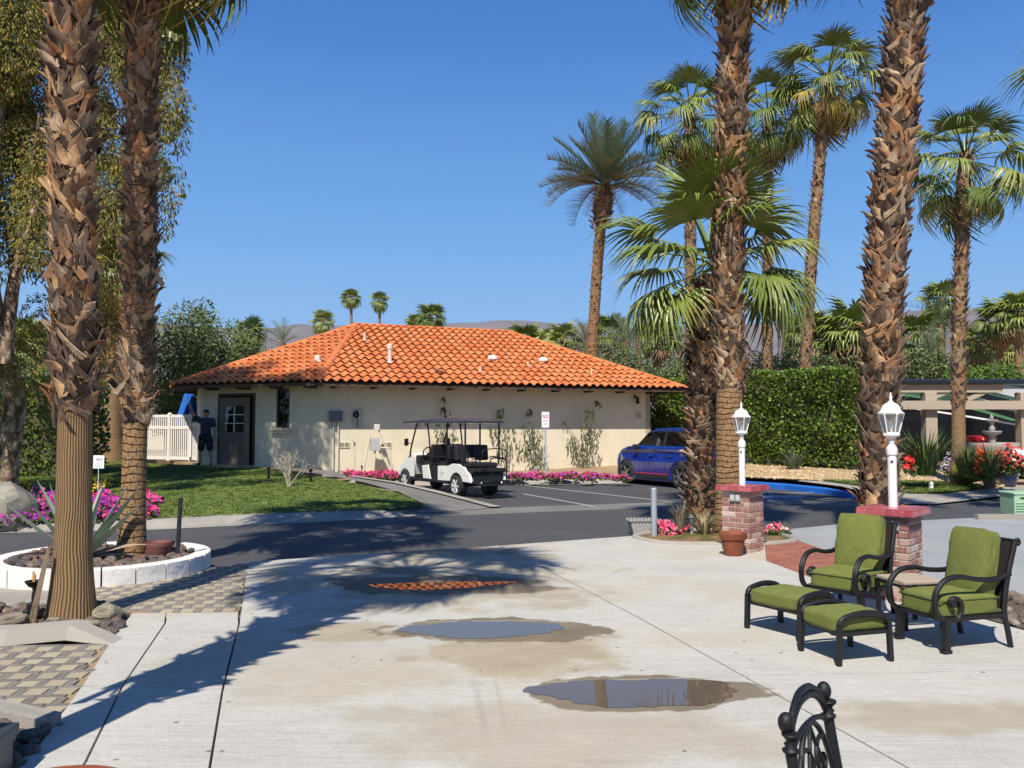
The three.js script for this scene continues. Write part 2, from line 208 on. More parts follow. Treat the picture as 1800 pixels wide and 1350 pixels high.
const slabs = [
  [[437, 987], [877, 959], [968, 1005], [431, 1015]], [[431, 1015], [968, 1005], [1127, 1088], [420, 1097]], [[420, 1097], [1127, 1088], [1308, 1189], [391, 1213]],
  [[391, 1213], [1308, 1189], [1600, 1352], [2000, 1576], [3300, 2300], [180, 2300], [330, 1576], [368, 1352]],
  [[877, 959], [1110, 942], [1180, 940], [1300, 945], [1345, 960], [1348, 986], [1430, 1016], [1560, 1050], [1700, 1080], [1820, 1113], [2100, 1170], [1308, 1189], [1127, 1088], [968, 1005]],
  [[1308, 1189], [2100, 1170], [3000, 1400], [5200, 2300], [3300, 2300], [2000, 1576], [1600, 1352]],
  [[292, 1077], [419, 1076], [420, 1097], [391, 1213], [215, 1206], [290, 1096]], [[215, 1206], [391, 1213], [368, 1352], [330, 1576], [-120, 1700], [150, 1340]],
  [[232, 1077], [292, 1077], [290, 1096], [215, 1206], [143, 1206], [197, 1122]], [[143, 1206], [215, 1206], [150, 1340], [-120, 1700], [-250, 1600], [40, 1345]],
];
for (const s of slabs) { const p = inset(s.map((q) => W(...q)), far); part(patio, 'slab', slabGeo(p, 0, 0.1), patioM); }
{ const R = rngOf(61);
  const waterM = phys({ color: lin(0.12, 0.095, 0.068), roughness: 0.015, ior: 1.45, bumpMap: at(lumpT, 4), bumpScale: 0.0004 });
  for (const p of puddles) { const pts = p.pts.map((q) => W(q[0], q[1], 0.003)), c = new THREE.CatmullRomCurve3(pts, true, 'centripetal'), fine = c.getPoints(110), mid = pts.reduce((s, q) => s.add(q), V3()).multiplyScalar(1 / pts.length); fine.pop();
    const w = fine.map((q, i) => { const k = 1 + (fbm(q.x * 5 + 20, -q.z * 7, 0, 5, 63) - 0.5) * 0.5 - 0.04; return V3(mid.x + (q.x - mid.x) * k, 0.003, mid.z + (q.z - mid.z) * k); }); structure(p.name, sheetGeo(w), waterM, p.label); } }

// paver terraces: buff squares between grey bricks
const paverTones = [[0.46, 0.395, 0.265], [0.43, 0.37, 0.25], [0.49, 0.425, 0.29], [0.255, 0.225, 0.195], [0.285, 0.25, 0.215], [0.23, 0.205, 0.18]].map((c) => std({ color: lin(...c), roughness: 0.92, bumpMap: at(grainT, 0.3), bumpScale: 0.003 }));
function terrace(name, label, poly, org, ang, seed, y) {
  const R = rngOf(seed), g = new THREE.Group(); g.name = numbered(name); g.userData.kind = 'structure'; g.userData.label = label; scene.add(g);
  const sand = slabGeo(poly, y - 0.012, 0.1); part(g, 'sand_bed', sand, soilM);
  const ex = V3(Math.cos(ang), 0, -Math.sin(ang)), ez = V3(-Math.sin(ang), 0, -Math.cos(ang)), sq = rbox(0.116, 0.06, 0.116, 0.004, 0, 0, 0, 0, 0, 0, 1), sd = rbox(0.056, 0.06, 0.116, 0.004, 0, 0, 0, 0, 0, 0, 1), br = rbox(0.176, 0.06, 0.056, 0.004, 0, 0, 0, 0, 0, 0, 1), m = new THREE.Matrix4().makeBasis(ex, V3(0, 1, 0), ez.clone().negate()); let n = 0; const rest = [[], [], [], [], [], []];
  const cells = []; for (let r = -50; r < 60; r++) for (let c = -50; c < 50; c++) { const off = r * 0.052; for (const [gy, geo, tone] of [[0, sq, 0], [0.09, br, 3], [0, sd, 3]]) { const bx = c * 0.18 + off + (geo === br ? 0 : geo === sd ? 0.09 : 0), by = r * 0.18 + gy, p = org.clone().addScaledVector(ex, bx).addScaledVector(ez, by); if (inside(poly, p.x, p.z)) cells.push([p, geo, tone + Math.floor(R() * 3)]); } }
  cells.sort((a, b) => b[0].z - a[0].z);
  cells.forEach(([p, geo, tone], i) => { const M4 = m.clone().setPosition(p.x, y - 0.03 + (R() - 0.5) * 0.004, p.z); if (i < 290) part(g, 'paver', geo, paverTones[tone]).applyMatrix4(M4); else rest[tone].push(geo.clone().applyMatrix4(M4)); });
  rest.forEach((l, i) => { if (l.length) part(g, 'paver_field', mergeAll(l), paverTones[i]).userData.kind = 'stuff'; });
}
terrace('paver_terrace', 'buff and grey pavers beside the rock edging at the left', [W(-300, 1131), W(50, 1131), W(186, 1130), W(197, 1124), W(143, 1206), W(60, 1330), W(-100, 1600), W(-900, 1600)], W(100, 1200), 0.1, 7, 0.0);
terrace('paver_terrace', 'buff and grey pavers between the ring planter and the slabs', [W(228, 1074), W(170, 1060), W(150, 1030), W(436, 989), W(431, 1015), W(419, 1074)], W(320, 1040), 0.12, 8, 0.0);
structure('driveway', slabGeo([W(-900, 1110, -0.02), W(-400, 1018, -0.02), W(30, 1018, -0.02), W(150, 1034, -0.02), W(170, 1064, -0.02), W(60, 1100, -0.02), W(0, 1110, -0.02)], -0.015, 0.1), walkM);
// edging along the road in front of the slabs
structure('patio_gutter', slabGeo([W(-900, 1010, ROAD), W(0, 1012, ROAD), W(440, 1007, ROAD), W(877, 976, ROAD), W(1110, 958, ROAD), W(1250, 950, ROAD), W(1250, 944, ROAD), W(1110, 951, ROAD), W(877, 968, ROAD), W(440, 997, ROAD), W(0, 1001, ROAD), W(-900, 1001, ROAD)].map((p) => p), ROAD + 0.012, 0.06), greyWalkM);

// ---------------------------------------------------------------- right-hand side: planting island, neighbour's driveway, far verge
const neighT = tex(512, (u, v) => { const n = fbm(u * 5, v * 5, 5, 5, 221), k = 0.60 + 0.10 * (n - 0.5) + 0.04 * (vn(u * 150, v * 150, 150, 223) - 0.5); return [k * 0.97, k * 0.99, k]; }, { size: 4 });
const neighM = std({ map: neighT, roughness: 0.85, bumpMap: at(grainT, 0.4), bumpScale: 0.002 });
structure('driveway', slabGeo([W(1375, 931, -0.03), W(1480, 921, -0.03), W(1633, 914, -0.03), W(1716, 910, -0.03), W(2600, 900, -0.03), W(2600, 1100, -0.03), W(1800, 1045, -0.03), W(1600, 1010, -0.03), W(1480, 985, -0.03), W(1395, 955, -0.03)], -0.03, 0.12), neighM);
structure('brick_apron', slabGeo([W(1318, 984, -0.012), W(1345, 955, -0.012), W(1400, 950, -0.012), W(1500, 985, -0.012), W(1540, 1005, -0.012), W(1530, 1045, -0.012), W(1430, 1017, -0.012), W(1350, 988, -0.012)], -0.004, 0.1), std({ map: tex(256, (u, v) => { const row = Math.floor(v * 12), q = u * 6 + (row % 2) * 0.5, e = Math.max(smooth(0.42, 0.5, Math.abs(q - Math.floor(q) - 0.5)), smooth(0.38, 0.5, Math.abs(v * 12 - row - 0.5))), t = hash2(Math.floor(q) % 6, row, 3); return mix3(mix3([0.52, 0.30, 0.24], [0.62, 0.38, 0.31], t), [0.62, 0.55, 0.48], e * 0.5); }, { size: 1.2 }), roughness: 0.9 }));
// far verge on the right: walk, blue kerb, lawn, gravel
structure('verge_walk', sheetGeo([W(1180, 838, 0.02), W(1310, 838, 0.03), W(1400, 845, 0.03), W(1480, 855, 0.03), W(1530, 868, 0.0), W(1560, 884, -0.06), W(1640, 886, -0.06), W(1760, 872, -0.04), W(1830, 864, -0.02), W(2400, 850, 0.0), W(2400, 835, 0.2), W(1760, 856, 0.06), W(1660, 868, 0.02), W(1600, 868, 0.02), W(1500, 850, 0.06), W(1420, 840, 0.08), W(1310, 832, 0.08), W(1180, 832, 0.08)]), walkM);
const blueM = std({ color: lin(0.012, 0.14, 0.55), roughness: 0.7, bumpMap: at(grainT, 0.4), bumpScale: 0.002 });
{ const a = [[1300, 850], [1380, 855], [1450, 862], [1500, 870], [1522, 878]], b = [[1528, 876], [1494, 867], [1450, 859], [1380, 852], [1300, 847]]; structure('painted_kerb', slabGeo([...a, ...b].map((p) => W(p[0], p[1] - 2, ROAD + 0.13)), ROAD + 0.135, 0.14), blueM, 'blue painted kerb of the reserved parking bay'); }
const paintM = std({ color: lin(0.40, 0.40, 0.38), roughness: 0.75, bumpMap: at(grainT, 0.4), bumpScale: 0.002 });
const stripe = (a, b, w, y = ROAD + 0.008) => { const A = W(a[0], a[1], y), B = W(b[0], b[1], y), t = B.clone().sub(A).normalize(), n = V3(-t.z, 0, t.x).multiplyScalar(w / 2); return slabGeo([A.clone().add(n), B.clone().add(n), B.clone().sub(n), A.clone().sub(n)], y, 0.004); };
[[[912, 852], [1190, 883]], [[920, 868], [1045, 890]], [[640, 856], [860, 884]].map((p) => p)].slice(0, 2).forEach((s) => structure('bay_line', stripe(s[0], s[1], 0.075), paintM));
structure('bay_line', stripe([1340, 866], [1440, 866], 0.1), paintM); structure('bay_line', stripe([1380, 872], [1500, 878], 0.1), paintM);
{ // wheelchair emblem on its painted panel in the bay
  const c = W(1370, 874, ROAD), y = ROAD + 0.008; const pan = slabGeo([W(1325, 877, y), W(1405, 878, y), W(1420, 871, y), W(1345, 870, y)], y, 0.004); structure('bay_emblem', pan, std({ color: lin(0.05, 0.12, 0.32), roughness: 0.8 }));
  const ring = new THREE.RingGeometry(0.35, 0.45, 20, 1, 0.4, 4.6).rotateX(-Math.PI / 2).translate(c.x, y + 0.004, c.z), body = slabGeo([V3(c.x - 0.05, 0, c.z - 0.75), V3(c.x + 0.06, 0, c.z - 0.75), V3(c.x + 0.06, 0, c.z - 0.1), V3(c.x - 0.05, 0, c.z - 0.1)], y + 0.004, 0.002), leg = slabGeo([V3(c.x, 0, c.z - 0.1), V3(c.x + 0.45, 0, c.z - 0.1), V3(c.x + 0.65, 0, c.z + 0.3), V3(c.x + 0.52, 0, c.z + 0.32), V3(c.x + 0.38, 0, c.z), V3(c.x, 0, c.z)], y + 0.004, 0.002); structure('bay_emblem_mark', [ring, body, leg], paintM); }
const vergePts = [W(1425, 842, 0.08), W(1500, 846, 0.09), W(1600, 846, 0.12), W(1690, 850, 0.12), W(1752, 857, 0.06), W(1660, 867, 0.02), W(1600, 868, 0.02), W(1500, 852, 0.06)];
const verge = structure('verge_lawn', sheetGeo(vergePts.map((p) => V3(p.x, p.y + 0.012, p.z))), lawnM);
grassField('grass', vergePts, verge.geometry, 9000, 6, 0.025, 0.05, 'small strip of green grass before the tan gravel bank');
const gravT = tex(512, (u, v) => { const s = vn(u * 90, v * 90, 90, 231), n = fbm(u * 6, v * 6, 6, 4, 233); return mix3([0.62, 0.50, 0.36], [0.84, 0.74, 0.58], s * 0.7 + n * 0.3); }, { size: 2.5 });
const gravM = std({ map: gravT, roughness: 1, bumpMap: tex(512, (u, v) => vn(u * 90, v * 90, 90, 231), { data: true, size: 2.5 }), bumpScale: 0.04 });
const bankPts = [W(1300, 838, 0.07), W(1420, 843, 0.085), W(1500, 846, 0.1), W(1600, 846, 0.13), W(1690, 850, 0.13), W(1760, 857, 0.07), W(1790, 840, 0.2), W(1760, 824, 0.30), W(1640, 815, 0.34), W(1500, 815, 0.34), W(1400, 814, 0.34), W(1300, 814, 0.34), W(1200, 816, 0.30), W(1200, 838, 0.06)];
structure('gravel_bank', sheetGeo(bankPts), gravM);
{ const R = rngOf(71), g = new THREE.IcosahedronGeometry(0.035, 0), im = new THREE.InstancedMesh(g, std({ color: 0xffffff, roughness: 0.95 }), 5000), m = new THREE.Matrix4(), q = new THREE.Quaternion(), pos = sheetGeo(bankPts).attributes.position; const col = new THREE.Color();
  for (let i = 0; i < 5000; i++) { const k = Math.floor(R() * (pos.count / 3)) * 3; let u = Math.sqrt(R()), v = R(); const a = V3().fromBufferAttribute(pos, k), b = V3().fromBufferAttribute(pos, k + 1), c = V3().fromBufferAttribute(pos, k + 2), p = a.multiplyScalar(1 - u).addScaledVector(b, u * (1 - v)).addScaledVector(c, u * v); q.setFromEuler(new THREE.Euler(R() * 6, R() * 6, R() * 6)); m.compose(p, q, V3(0.6 + R(), 0.5 + R() * 0.5, 0.6 + R())); im.setMatrixAt(i, m); const t = R(); col.setRGB(lerp(0.34, 0.66, t), lerp(0.24, 0.52, t), lerp(0.13, 0.33, t)); im.setColorAt(i, col); }
  im.name = 'gravel'; scene.add(im); tag(im, 'tan gravel stones on the bank below the hedge', 'gravel', null, 'stuff'); }
structure('terrain_lot', slabGeo([W(1200, 816.5, 0.31), W(1500, 816, 0.33), W(1640, 816, 0.33), W(2600, 816, 0.33), V3(60, 0, -60), V3(6, 0, -60)], 0.325, 0.4), soilM);
structure('terrain_lot', slabGeo([V3(-60, 0, -75), V3(14, 0, -75), BL(12.6, 4), BL(12.6, 0.05), BL(0, 0.05), BL(-0.35, -0.5), BL(-4.2, 3.1), W(360, 818, 0.3), W(160, 803, 0.3), V3(-60, 0, -26)], PAD - 0.02, 0.4), soilM);

{ // bed between the parking bays and the wall: kerb, soil
  const k = [[585, 843], [640, 851], [760, 853], [900, 852], [1000, 850.5], [1100, 849], [1180, 846], [1210, 842]].map((p) => W(p[0], p[1], ROAD)); kerb('bed_kerb', k, 0.4, 0.13, walkM);
  const a = k.map((p) => V3(p.x - 0.02, ROAD + 0.132, p.z - 0.36)), b = [BL(12.4, 0.1), BL(8, 0.1), BL(4, 0.1), BL(0.2, 0.1)].map((p) => p.setY(PAD - 0.06)); structure('flower_bed_soil', sheetGeo([...a, ...b]), soilM); }
// ================================================================ THE TILED BUILDING
const stuccoT = tex(512, (u, v) => { const n = fbm(u * 8, v * 8, 8, 5, 101), f = vn(u * 120, v * 120, 120, 103); const k = 0.875 + 0.07 * (n - 0.5) + 0.03 * (f - 0.5); return [k, k * 0.95, k * 0.83]; }, { size: 2.5 });
const stuccoM = std({ map: stuccoT, roughness: 0.95, bumpMap: tex(512, (u, v) => fbm(u * 40, v * 40, 40, 4, 105), { data: true, size: 1.2 }), bumpScale: 0.007 });
const brownWood = std({ color: lin(0.075, 0.05, 0.036), roughness: 0.75, bumpMap: at(grainT, 0.5), bumpScale: 0.002 });
const bld = thing('tile_roofed_building', 'low cream stucco building with an orange barrel tile hip roof', 'building', [0, 0, 0]);
const FA = Math.SQRT1_2, FL = 4.9, WH = 2.62, BDEP = 10, BW = 11.9;
const foot = [[0, 0], [BW, 0], [BW, BDEP], [0, BDEP], [-FL * FA, BDEP - FL * FA], [-FL * FA, FL * FA]];
function wallPanel(a, b, h, th, holes = [], name = 'wall') { // from a to b seen from outside, left to right is b -> a for our winding; local x from a
  const A = BL(...a), B = BL(...b), L = A.distanceTo(B), s = shapeOf([[0, -0.3], [L, -0.3], [L, h], [0, h]]);
  for (const [x0, x1, y0, y1] of holes) { const p = new THREE.Path(); p.moveTo(x0, y0); p.lineTo(x0, y1); p.lineTo(x1, y1); p.lineTo(x1, y0); p.closePath(); s.holes.push(p); }
  const g = extrude(s, Math.abs(th)), ex = B.clone().sub(A).normalize(), ez = V3(-ex.z, 0, ex.x), m = new THREE.Matrix4().makeBasis(ex, V3(0, 1, 0), ez); g.translate(0, 0, -Math.abs(th)).applyMatrix4(m).translate(A.x, PAD, A.z); return part(bld, name, g, stuccoM);
}
// facet coordinate t (metres from the front corner) and heights of the openings, surveyed from the picture
const fDir = BL(-FA, FA).sub(BL(0, 0)).setY(0).normalize();
const facetT = (px) => { const k = (px - 900) / FOC, x0 = bO.x, d0 = -bO.z; return (k * d0 - x0) / (fDir.x + k * fDir.z); };
const facetH = (t, py) => D(900, py, -(bO.z + fDir.z * t)).y - PAD;
const wt0 = facetT(509), wt1 = facetT(485), dt0 = facetT(449), dt1 = facetT(384), wy0 = facetH(wt0, 752), wy1 = 2.5;
wallPanel([0, 0], [BW, 0], WH, -0.2);
{ // the facet with door and window: x measured from the left end
  const left = [-FL * FA, FL * FA]; wallPanel(left, [0, 0], WH, -0.2, [[FL - wt1, FL - wt0, wy0, wy1], [FL - dt1, FL - dt0, 0.02, 2.34]]);
}
wallPanel([BW, 0], [BW, BDEP], WH, -0.2); wallPanel([BW, BDEP], [0, BDEP], WH, -0.2); wallPanel([0, BDEP], foot[4], WH, -0.2); wallPanel(foot[4], foot[5], WH, -0.2);
part(bld, 'floor', slabGeo(inset(foot.map((p) => BL(...p)), 0.08), PAD + 0.012, 0.3), greyWalkM);
// things in the facet: a frame helper: local x along facet from the corner, z outwards
const fN = V3(fDir.z, 0, -fDir.x).multiplyScalar(1); if (fN.z < 0) fN.negate();
const onFacet = (g, t, y, out = 0) => { const ex = fDir.clone().negate(), m = new THREE.Matrix4().makeBasis(ex, V3(0, 1, 0), fN); g.applyMatrix4(m); const p = bO.clone().addScaledVector(fDir, t).addScaledVector(fN, out); return g.translate(p.x, PAD + y, p.z); };
const frontN = BV.clone().negate();
const onFront = (g, u, y, out = 0) => { const m = new THREE.Matrix4().makeBasis(BU, V3(0, 1, 0), frontN); g.applyMatrix4(m); const p = bO.clone().addScaledVector(BU, u).addScaledVector(frontN, out); return g.translate(p.x, PAD + y, p.z); };
const frontU = (px) => { const k = (px - 900) / FOC; return (k * -bO.z - bO.x) / (BU.x + k * BU.z); };
const frontH = (u, py) => D(900, py, -(bO.z + BU.z * u)).y - PAD;
{ // window
  const w = wt1 - wt0, h = wy1 - wy0, c = (wt0 + wt1) / 2, f = [];
  f.push(box(0.05, h, 0.07, -w / 2 + 0.025, h / 2), box(0.05, h, 0.07, w / 2 - 0.025, h / 2), box(w - 0.1, 0.05, 0.066, 0, 0.025), box(w - 0.1, 0.05, 0.066, 0, h - 0.025), box(0.025, h - 0.1, 0.03, 0, h / 2));
  const win = part(bld, 'window', onFacet(mergeAll(f), c, wy0, -0.09), brownWood);
  part(win, 'pane', onFacet(box(w - 0.1, h - 0.1, 0.008, 0, h / 2), c, wy0, -0.10), M.darkGlass);
  part(win, 'sill', onFacet(mergeAll([rbox(w + 0.22, 0.09, 0.3, 0.02, 0, -0.045), rbox(w + 0.14, 0.09, 0.18, 0.02, 0, -0.137)]), c, wy0 - 0.002, 0.04), stuccoM);
}
{ // door with six panes, a little open, in a dark frame
  const w = dt1 - dt0, c = (dt0 + dt1) / 2, fr = [box(0.09, 2.34, 0.12, -w / 2 + 0.045, 1.17), box(0.09, 2.34, 0.12, w / 2 - 0.045, 1.17), box(w - 0.18, 0.09, 0.12, 0, 2.295)];
  part(bld, 'door_frame', onFacet(mergeAll(fr), c, 0.022, -0.03), brownWood);
  const dw = w - 0.2, dh = 2.2, px0 = dw * 0.17, px1 = dw * 0.83, py0 = 1.06, py1 = 1.92, s = shapeOf([[0, 0], [dw, 0], [dw, dh], [0, dh]]), p = new THREE.Path(); p.moveTo(px0, py0); p.lineTo(px0, py1); p.lineTo(px1, py1); p.lineTo(px1, py0); p.closePath(); s.holes.push(p);
  const doorM = std({ color: lin(0.15, 0.115, 0.088), roughness: 0.65, bumpMap: at(grainT, 0.5), bumpScale: 0.002 });
  const set = (g) => { g.rotateY(-0.1); return onFacet(g.translate(-dw / 2, 0, 0.0), c, 0.03, 0.0); };
  const leaf = part(bld, 'door', set(mergeAll([extrude(s, 0.045), rbox(dw * 0.3, 0.62, 0.02, 0.008, dw * 0.32, 0.55, 0.05), rbox(dw * 0.3, 0.62, 0.02, 0.008, dw * 0.68, 0.55, 0.05)])), doorM);
  for (let i = 0; i < 2; i++) for (let j = 0; j < 3; j++) part(leaf, 'pane', set(box((px1 - px0) / 2 - 0.02, (py1 - py0) / 3 - 0.02, 0.006, lerp(px0, px1, 0.25 + 0.5 * i), lerp(py0, py1, (j + 0.5) / 3), 0.02)), M.darkGlass);
  part(leaf, 'glazing_bar', set(mergeAll([box(0.024, py1 - py0, 0.03, (px0 + px1) / 2, (py0 + py1) / 2, 0.035), box(px1 - px0, 0.024, 0.028, (px0 + px1) / 2, lerp(py0, py1, 1 / 3), 0.036), box(px1 - px0, 0.024, 0.028, (px0 + px1) / 2, lerp(py0, py1, 2 / 3), 0.036)])), M.white);
  part(leaf, 'door_handle', set(mergeAll([cyl(0.03, 0.03, 0.02, dw * 0.06, 1.02, 0.055, 12, Math.PI / 2), cyl(0.022, 0.022, 0.07, dw * 0.06, 1.02, 0.08, 10, Math.PI / 2)])), M.steel);
}
// ---- roof
const OV = 0.85, EH = 2.66 - 0.05, RISE = 2.43;
const k225 = OV / Math.cos(Math.PI / 8), eave = { L: [-FL * FA - k225 * 0.924, FL * FA - k225 * 0.383], C: [-k225 * 0.383, -OV], R: [BW + 0.95, -OV], RB: [BW + 0.95, BDEP + OV], CB: [-k225 * 0.383, BDEP + OV], LB: [-FL * FA - k225 * 0.924, BDEP - FL * FA + k225 * 0.383] };
const apexA = [2.07, 5], apexB = [8.3, 5];
const eV = (k) => BL(...eave[k], EH), aV = (k, dy = 0) => BL(...k, EH + RISE + dy);
const planes = [['L', 'C', [apexA]], ['C', 'R', [apexB, apexA]], ['R', 'RB', [apexB]], ['RB', 'CB', [apexA, apexB]], ['CB', 'LB', [apexA]], ['LB', 'L', [apexA]]];
const deckM = std({ color: lin(0.09, 0.055, 0.035), roughness: 0.9 });
{ const gs = []; for (const [a, b, top] of planes) { const p = [eV(a), eV(b), ...top.map((k) => aV(k))]; const pos = []; for (let i = 1; i < p.length - 1; i++) for (const q of [p[0], p[i], p[i + 1]]) pos.push(q.x, q.y, q.z); const g = new THREE.BufferGeometry(); g.setAttribute('position', new THREE.Float32BufferAttribute(pos, 3)); g.computeVertexNormals(); gs.push(g); const lo = g.clone().translate(0, -0.05, 0); gs.push(lo); } 
  const ring = ['L', 'C', 'R', 'RB', 'CB', 'LB']; ring.forEach((k, i) => gs.push(beam(eV(k).setY(PAD + EH - 0.045), eV(ring[(i + 1) % 6]).setY(PAD + EH - 0.045), 0.03, 0.1)));
  part(bld, 'roof_deck', mergeAll(gs), deckM);
}
{ // rafter tails under the eaves
  const tail = (pos, dir) => { const g = extrude([[0, 0], [0, -0.14], [0.55, -0.14], [0.75, -0.02], [0.75, 0]], 0.09).translate(0, 0, -0.045), ez = V3(0, 1, 0).cross(dir).negate(), m = new THREE.Matrix4().makeBasis(dir, V3(0, 1, 0), dir.clone().cross(V3(0, 1, 0))); return g.applyMatrix4(m).translate(pos.x, pos.y, pos.z); };
  for (let u = 0.25; u < BW + 0.3; u += 1.28) part(bld, 'rafter_tail', tail(BL(u, 0.02, EH + 0.0), frontN), brownWood);
  for (let t = 0.3; t < FL; t += 1.3) { const p = bO.clone().addScaledVector(fDir, t); part(bld, 'rafter_tail', tail(V3(p.x, PAD + EH, p.z), fN), brownWood); }
}
const tileTones = [[0.66, 0.19, 0.055], [0.68, 0.215, 0.068], [0.70, 0.24, 0.082], [0.64, 0.175, 0.05], [0.71, 0.26, 0.095]];
const tileBump = at(grainT, 0.4);
const tileMotT = tex(256, (u, v) => 0.86 + 0.3 * (fbm(u * 9, v * 9, 9, 5, 131) - 0.45), { size: 1.1 });
const tileMats = tileTones.map((c, i) => std({ color: lin(c[0] * 1.18, c[1] * 1.18, c[2] * 1.18), map: (() => { const t = tileMotT.clone(); t.offset.set(i * 0.23, i * 0.37); t.needsUpdate = true; return t; })(), roughness: 0.82, bumpMap: tileBump, bumpScale: 0.002 }));
{ const TW = 0.30, TE = 0.45, TLn = 0.51, prof = []; // one S tile: barrel and pan
  for (let i = 0; i <= 12; i++) { const x = i / 12; prof.push([x * TW * 1.04, x < 0.64 ? 0.068 * Math.sin(Math.PI * x / 0.64) : -0.018 * Math.sin(Math.PI * (x - 0.64) / 0.36)]); }
  function tileGeo() { const pos = [], T = 0.016, P = (i, l, dn) => [prof[i][0], prof[i][1] * (l ? 0.86 : 1) - dn + (l ? 0.0 : 0.06), l ? -TLn : 0]; const q = (a, b, c, d) => pos.push(...a, ...b, ...c, ...a, ...c, ...d);
    for (let i = 0; i < 12; i++) { q(P(i, 0, 0), P(i + 1, 0, 0), P(i + 1, 1, 0), P(i, 1, 0)); q(P(i, 0, T), P(i + 1, 0, T), P(i + 1, 0, 0), P(i, 0, 0)); } const g = new THREE.BufferGeometry(); g.setAttribute('position', new THREE.Float32BufferAttribute(pos, 3)); return g; }
  const base = tileGeo(); base.computeVertexNormals(); { const uv = new Float32Array(base.attributes.position.count * 2); for (let i = 0; i < uv.length / 2; i++) { uv[2 * i] = base.attributes.position.getX(i); uv[2 * i + 1] = base.attributes.position.getZ(i); } base.setAttribute('uv', new THREE.BufferAttribute(uv, 2)); }
  const roof = new THREE.Group(); roof.name = 'roof'; bld.add(roof);
  const R = rngOf(11), singles = [], rest = [[], [], [], [], []];
  for (const pi of [0, 1, 2, 5]) { const [a, b, top] = planes[pi], A = eV(a), B = eV(b), ex = B.clone().sub(A), L = ex.length(); ex.normalize();
    const T0 = aV(top[0]), nrm = ex.clone().cross(T0.clone().sub(A)).normalize(); const ez = nrm.clone().cross(ex).negate(); if (ez.y < 0) ez.negate(); // up the slope
    const up = nrm.y < 0 ? nrm.clone().negate() : nrm, loc = (p) => [p.clone().sub(A).dot(ex), p.clone().sub(A).dot(ez)], tl = loc(aV(top[top.length - 1])), tr = loc(aV(top[0])), H = tl[1], m = new THREE.Matrix4().makeBasis(ex, up, ez.clone().negate());
    for (let r = 0; r * TE < H; r++) { const y = r * TE - 0.06, x0 = tl[0] * clamp(y / H), x1 = L + (tr[0] - L) * clamp(y / H);
      for (let c = -1; c * TW < L; c++) { const x = c * TW + (L % TW) / 2; if (x + TW < x0 + 0.02 || x > x1 - 0.02) continue; const whole = x >= x0 + 0.06 + tl[0] * TLn / H && x + TW * 1.04 <= x1 - 0.06 + (tr[0] - L) * TLn / H && y + TLn < H;
        const tone = Math.floor(R() * 5), lift = 0.045 + R() * 0.008, jy = (R() - 0.5) * 0.02; let g = base;
        if (whole) { const M4 = m.clone().setPosition(A.clone().addScaledVector(ex, x + (R() - 0.5) * 0.006).addScaledVector(ez, y + jy).addScaledVector(up, lift)); singles.push([M4, tone, (pi === 1 ? 0 : pi === 0 ? 0.5 : 50) + r]); }
        else { g = base.clone(); const p = g.attributes.position; for (let i = 0; i < p.count; i++) { let X = x + p.getX(i), Z = Math.min(y - p.getZ(i), H); const l = tl[0] * clamp(Z / H), rr = L + (tr[0] - L) * clamp(Z / H); p.setXYZ(i, clamp(X, l, Math.max(l, rr)), p.getY(i) + lift, -Z); } g.computeVertexNormals(); g.applyMatrix4(m).translate(A.x, A.y, A.z); rest[tone].push(g); }
      } }
  }
  singles.sort((a, b) => a[2] - b[2]);
  singles.forEach(([M4, tone], i) => { if (i < 300) { const t = part(roof, 'roof_tile', base, tileMats[tone]); t.applyMatrix4(M4); } else rest[tone].push(base.clone().applyMatrix4(M4)); });
  rest.forEach((l, i) => { if (l.length) { const t = part(roof, 'tile_field', mergeAll(l), tileMats[i]); t.userData.kind = 'stuff'; } });
  // caps on ridge and hips
  const cap = (() => { const g = new THREE.CylinderGeometry(0.115, 0.13, 0.44, 12, 1, true, -Math.PI / 2, Math.PI).rotateX(-Math.PI / 2).rotateZ(0); const h = new THREE.CylinderGeometry(0.10, 0.115, 0.44, 12, 1, true, -Math.PI / 2, Math.PI).rotateX(-Math.PI / 2); const e = new THREE.RingGeometry(0.112, 0.13, 12, 1, 0, Math.PI).translate(0, 0, 0.22); return mergeAll([g, h, e]); })();
  { cap.computeBoundingBox(); if (cap.boundingBox.max.y < 0.05) cap.rotateZ(Math.PI); }
  const runCaps = (A, B) => { const d = B.clone().sub(A), L = d.length(); d.normalize(); const x = V3(0, 1, 0).cross(d).normalize(), y = d.clone().cross(x); for (let s = 0.1; s < L; s += 0.36) { const t = part(roof, 'ridge_cap', cap, tileMats[Math.floor(R() * 4)]); t.applyMatrix4(new THREE.Matrix4().makeBasis(x.clone().negate(), y, d.clone().negate()).setPosition(A.clone().addScaledVector(d, s).addScaledVector(y, 0.045))); } };
  runCaps(eV('C'), aV(apexA)); runCaps(eV('L'), aV(apexA)); runCaps(eV('R'), aV(apexB)); runCaps(aV(apexA), aV(apexB));
}
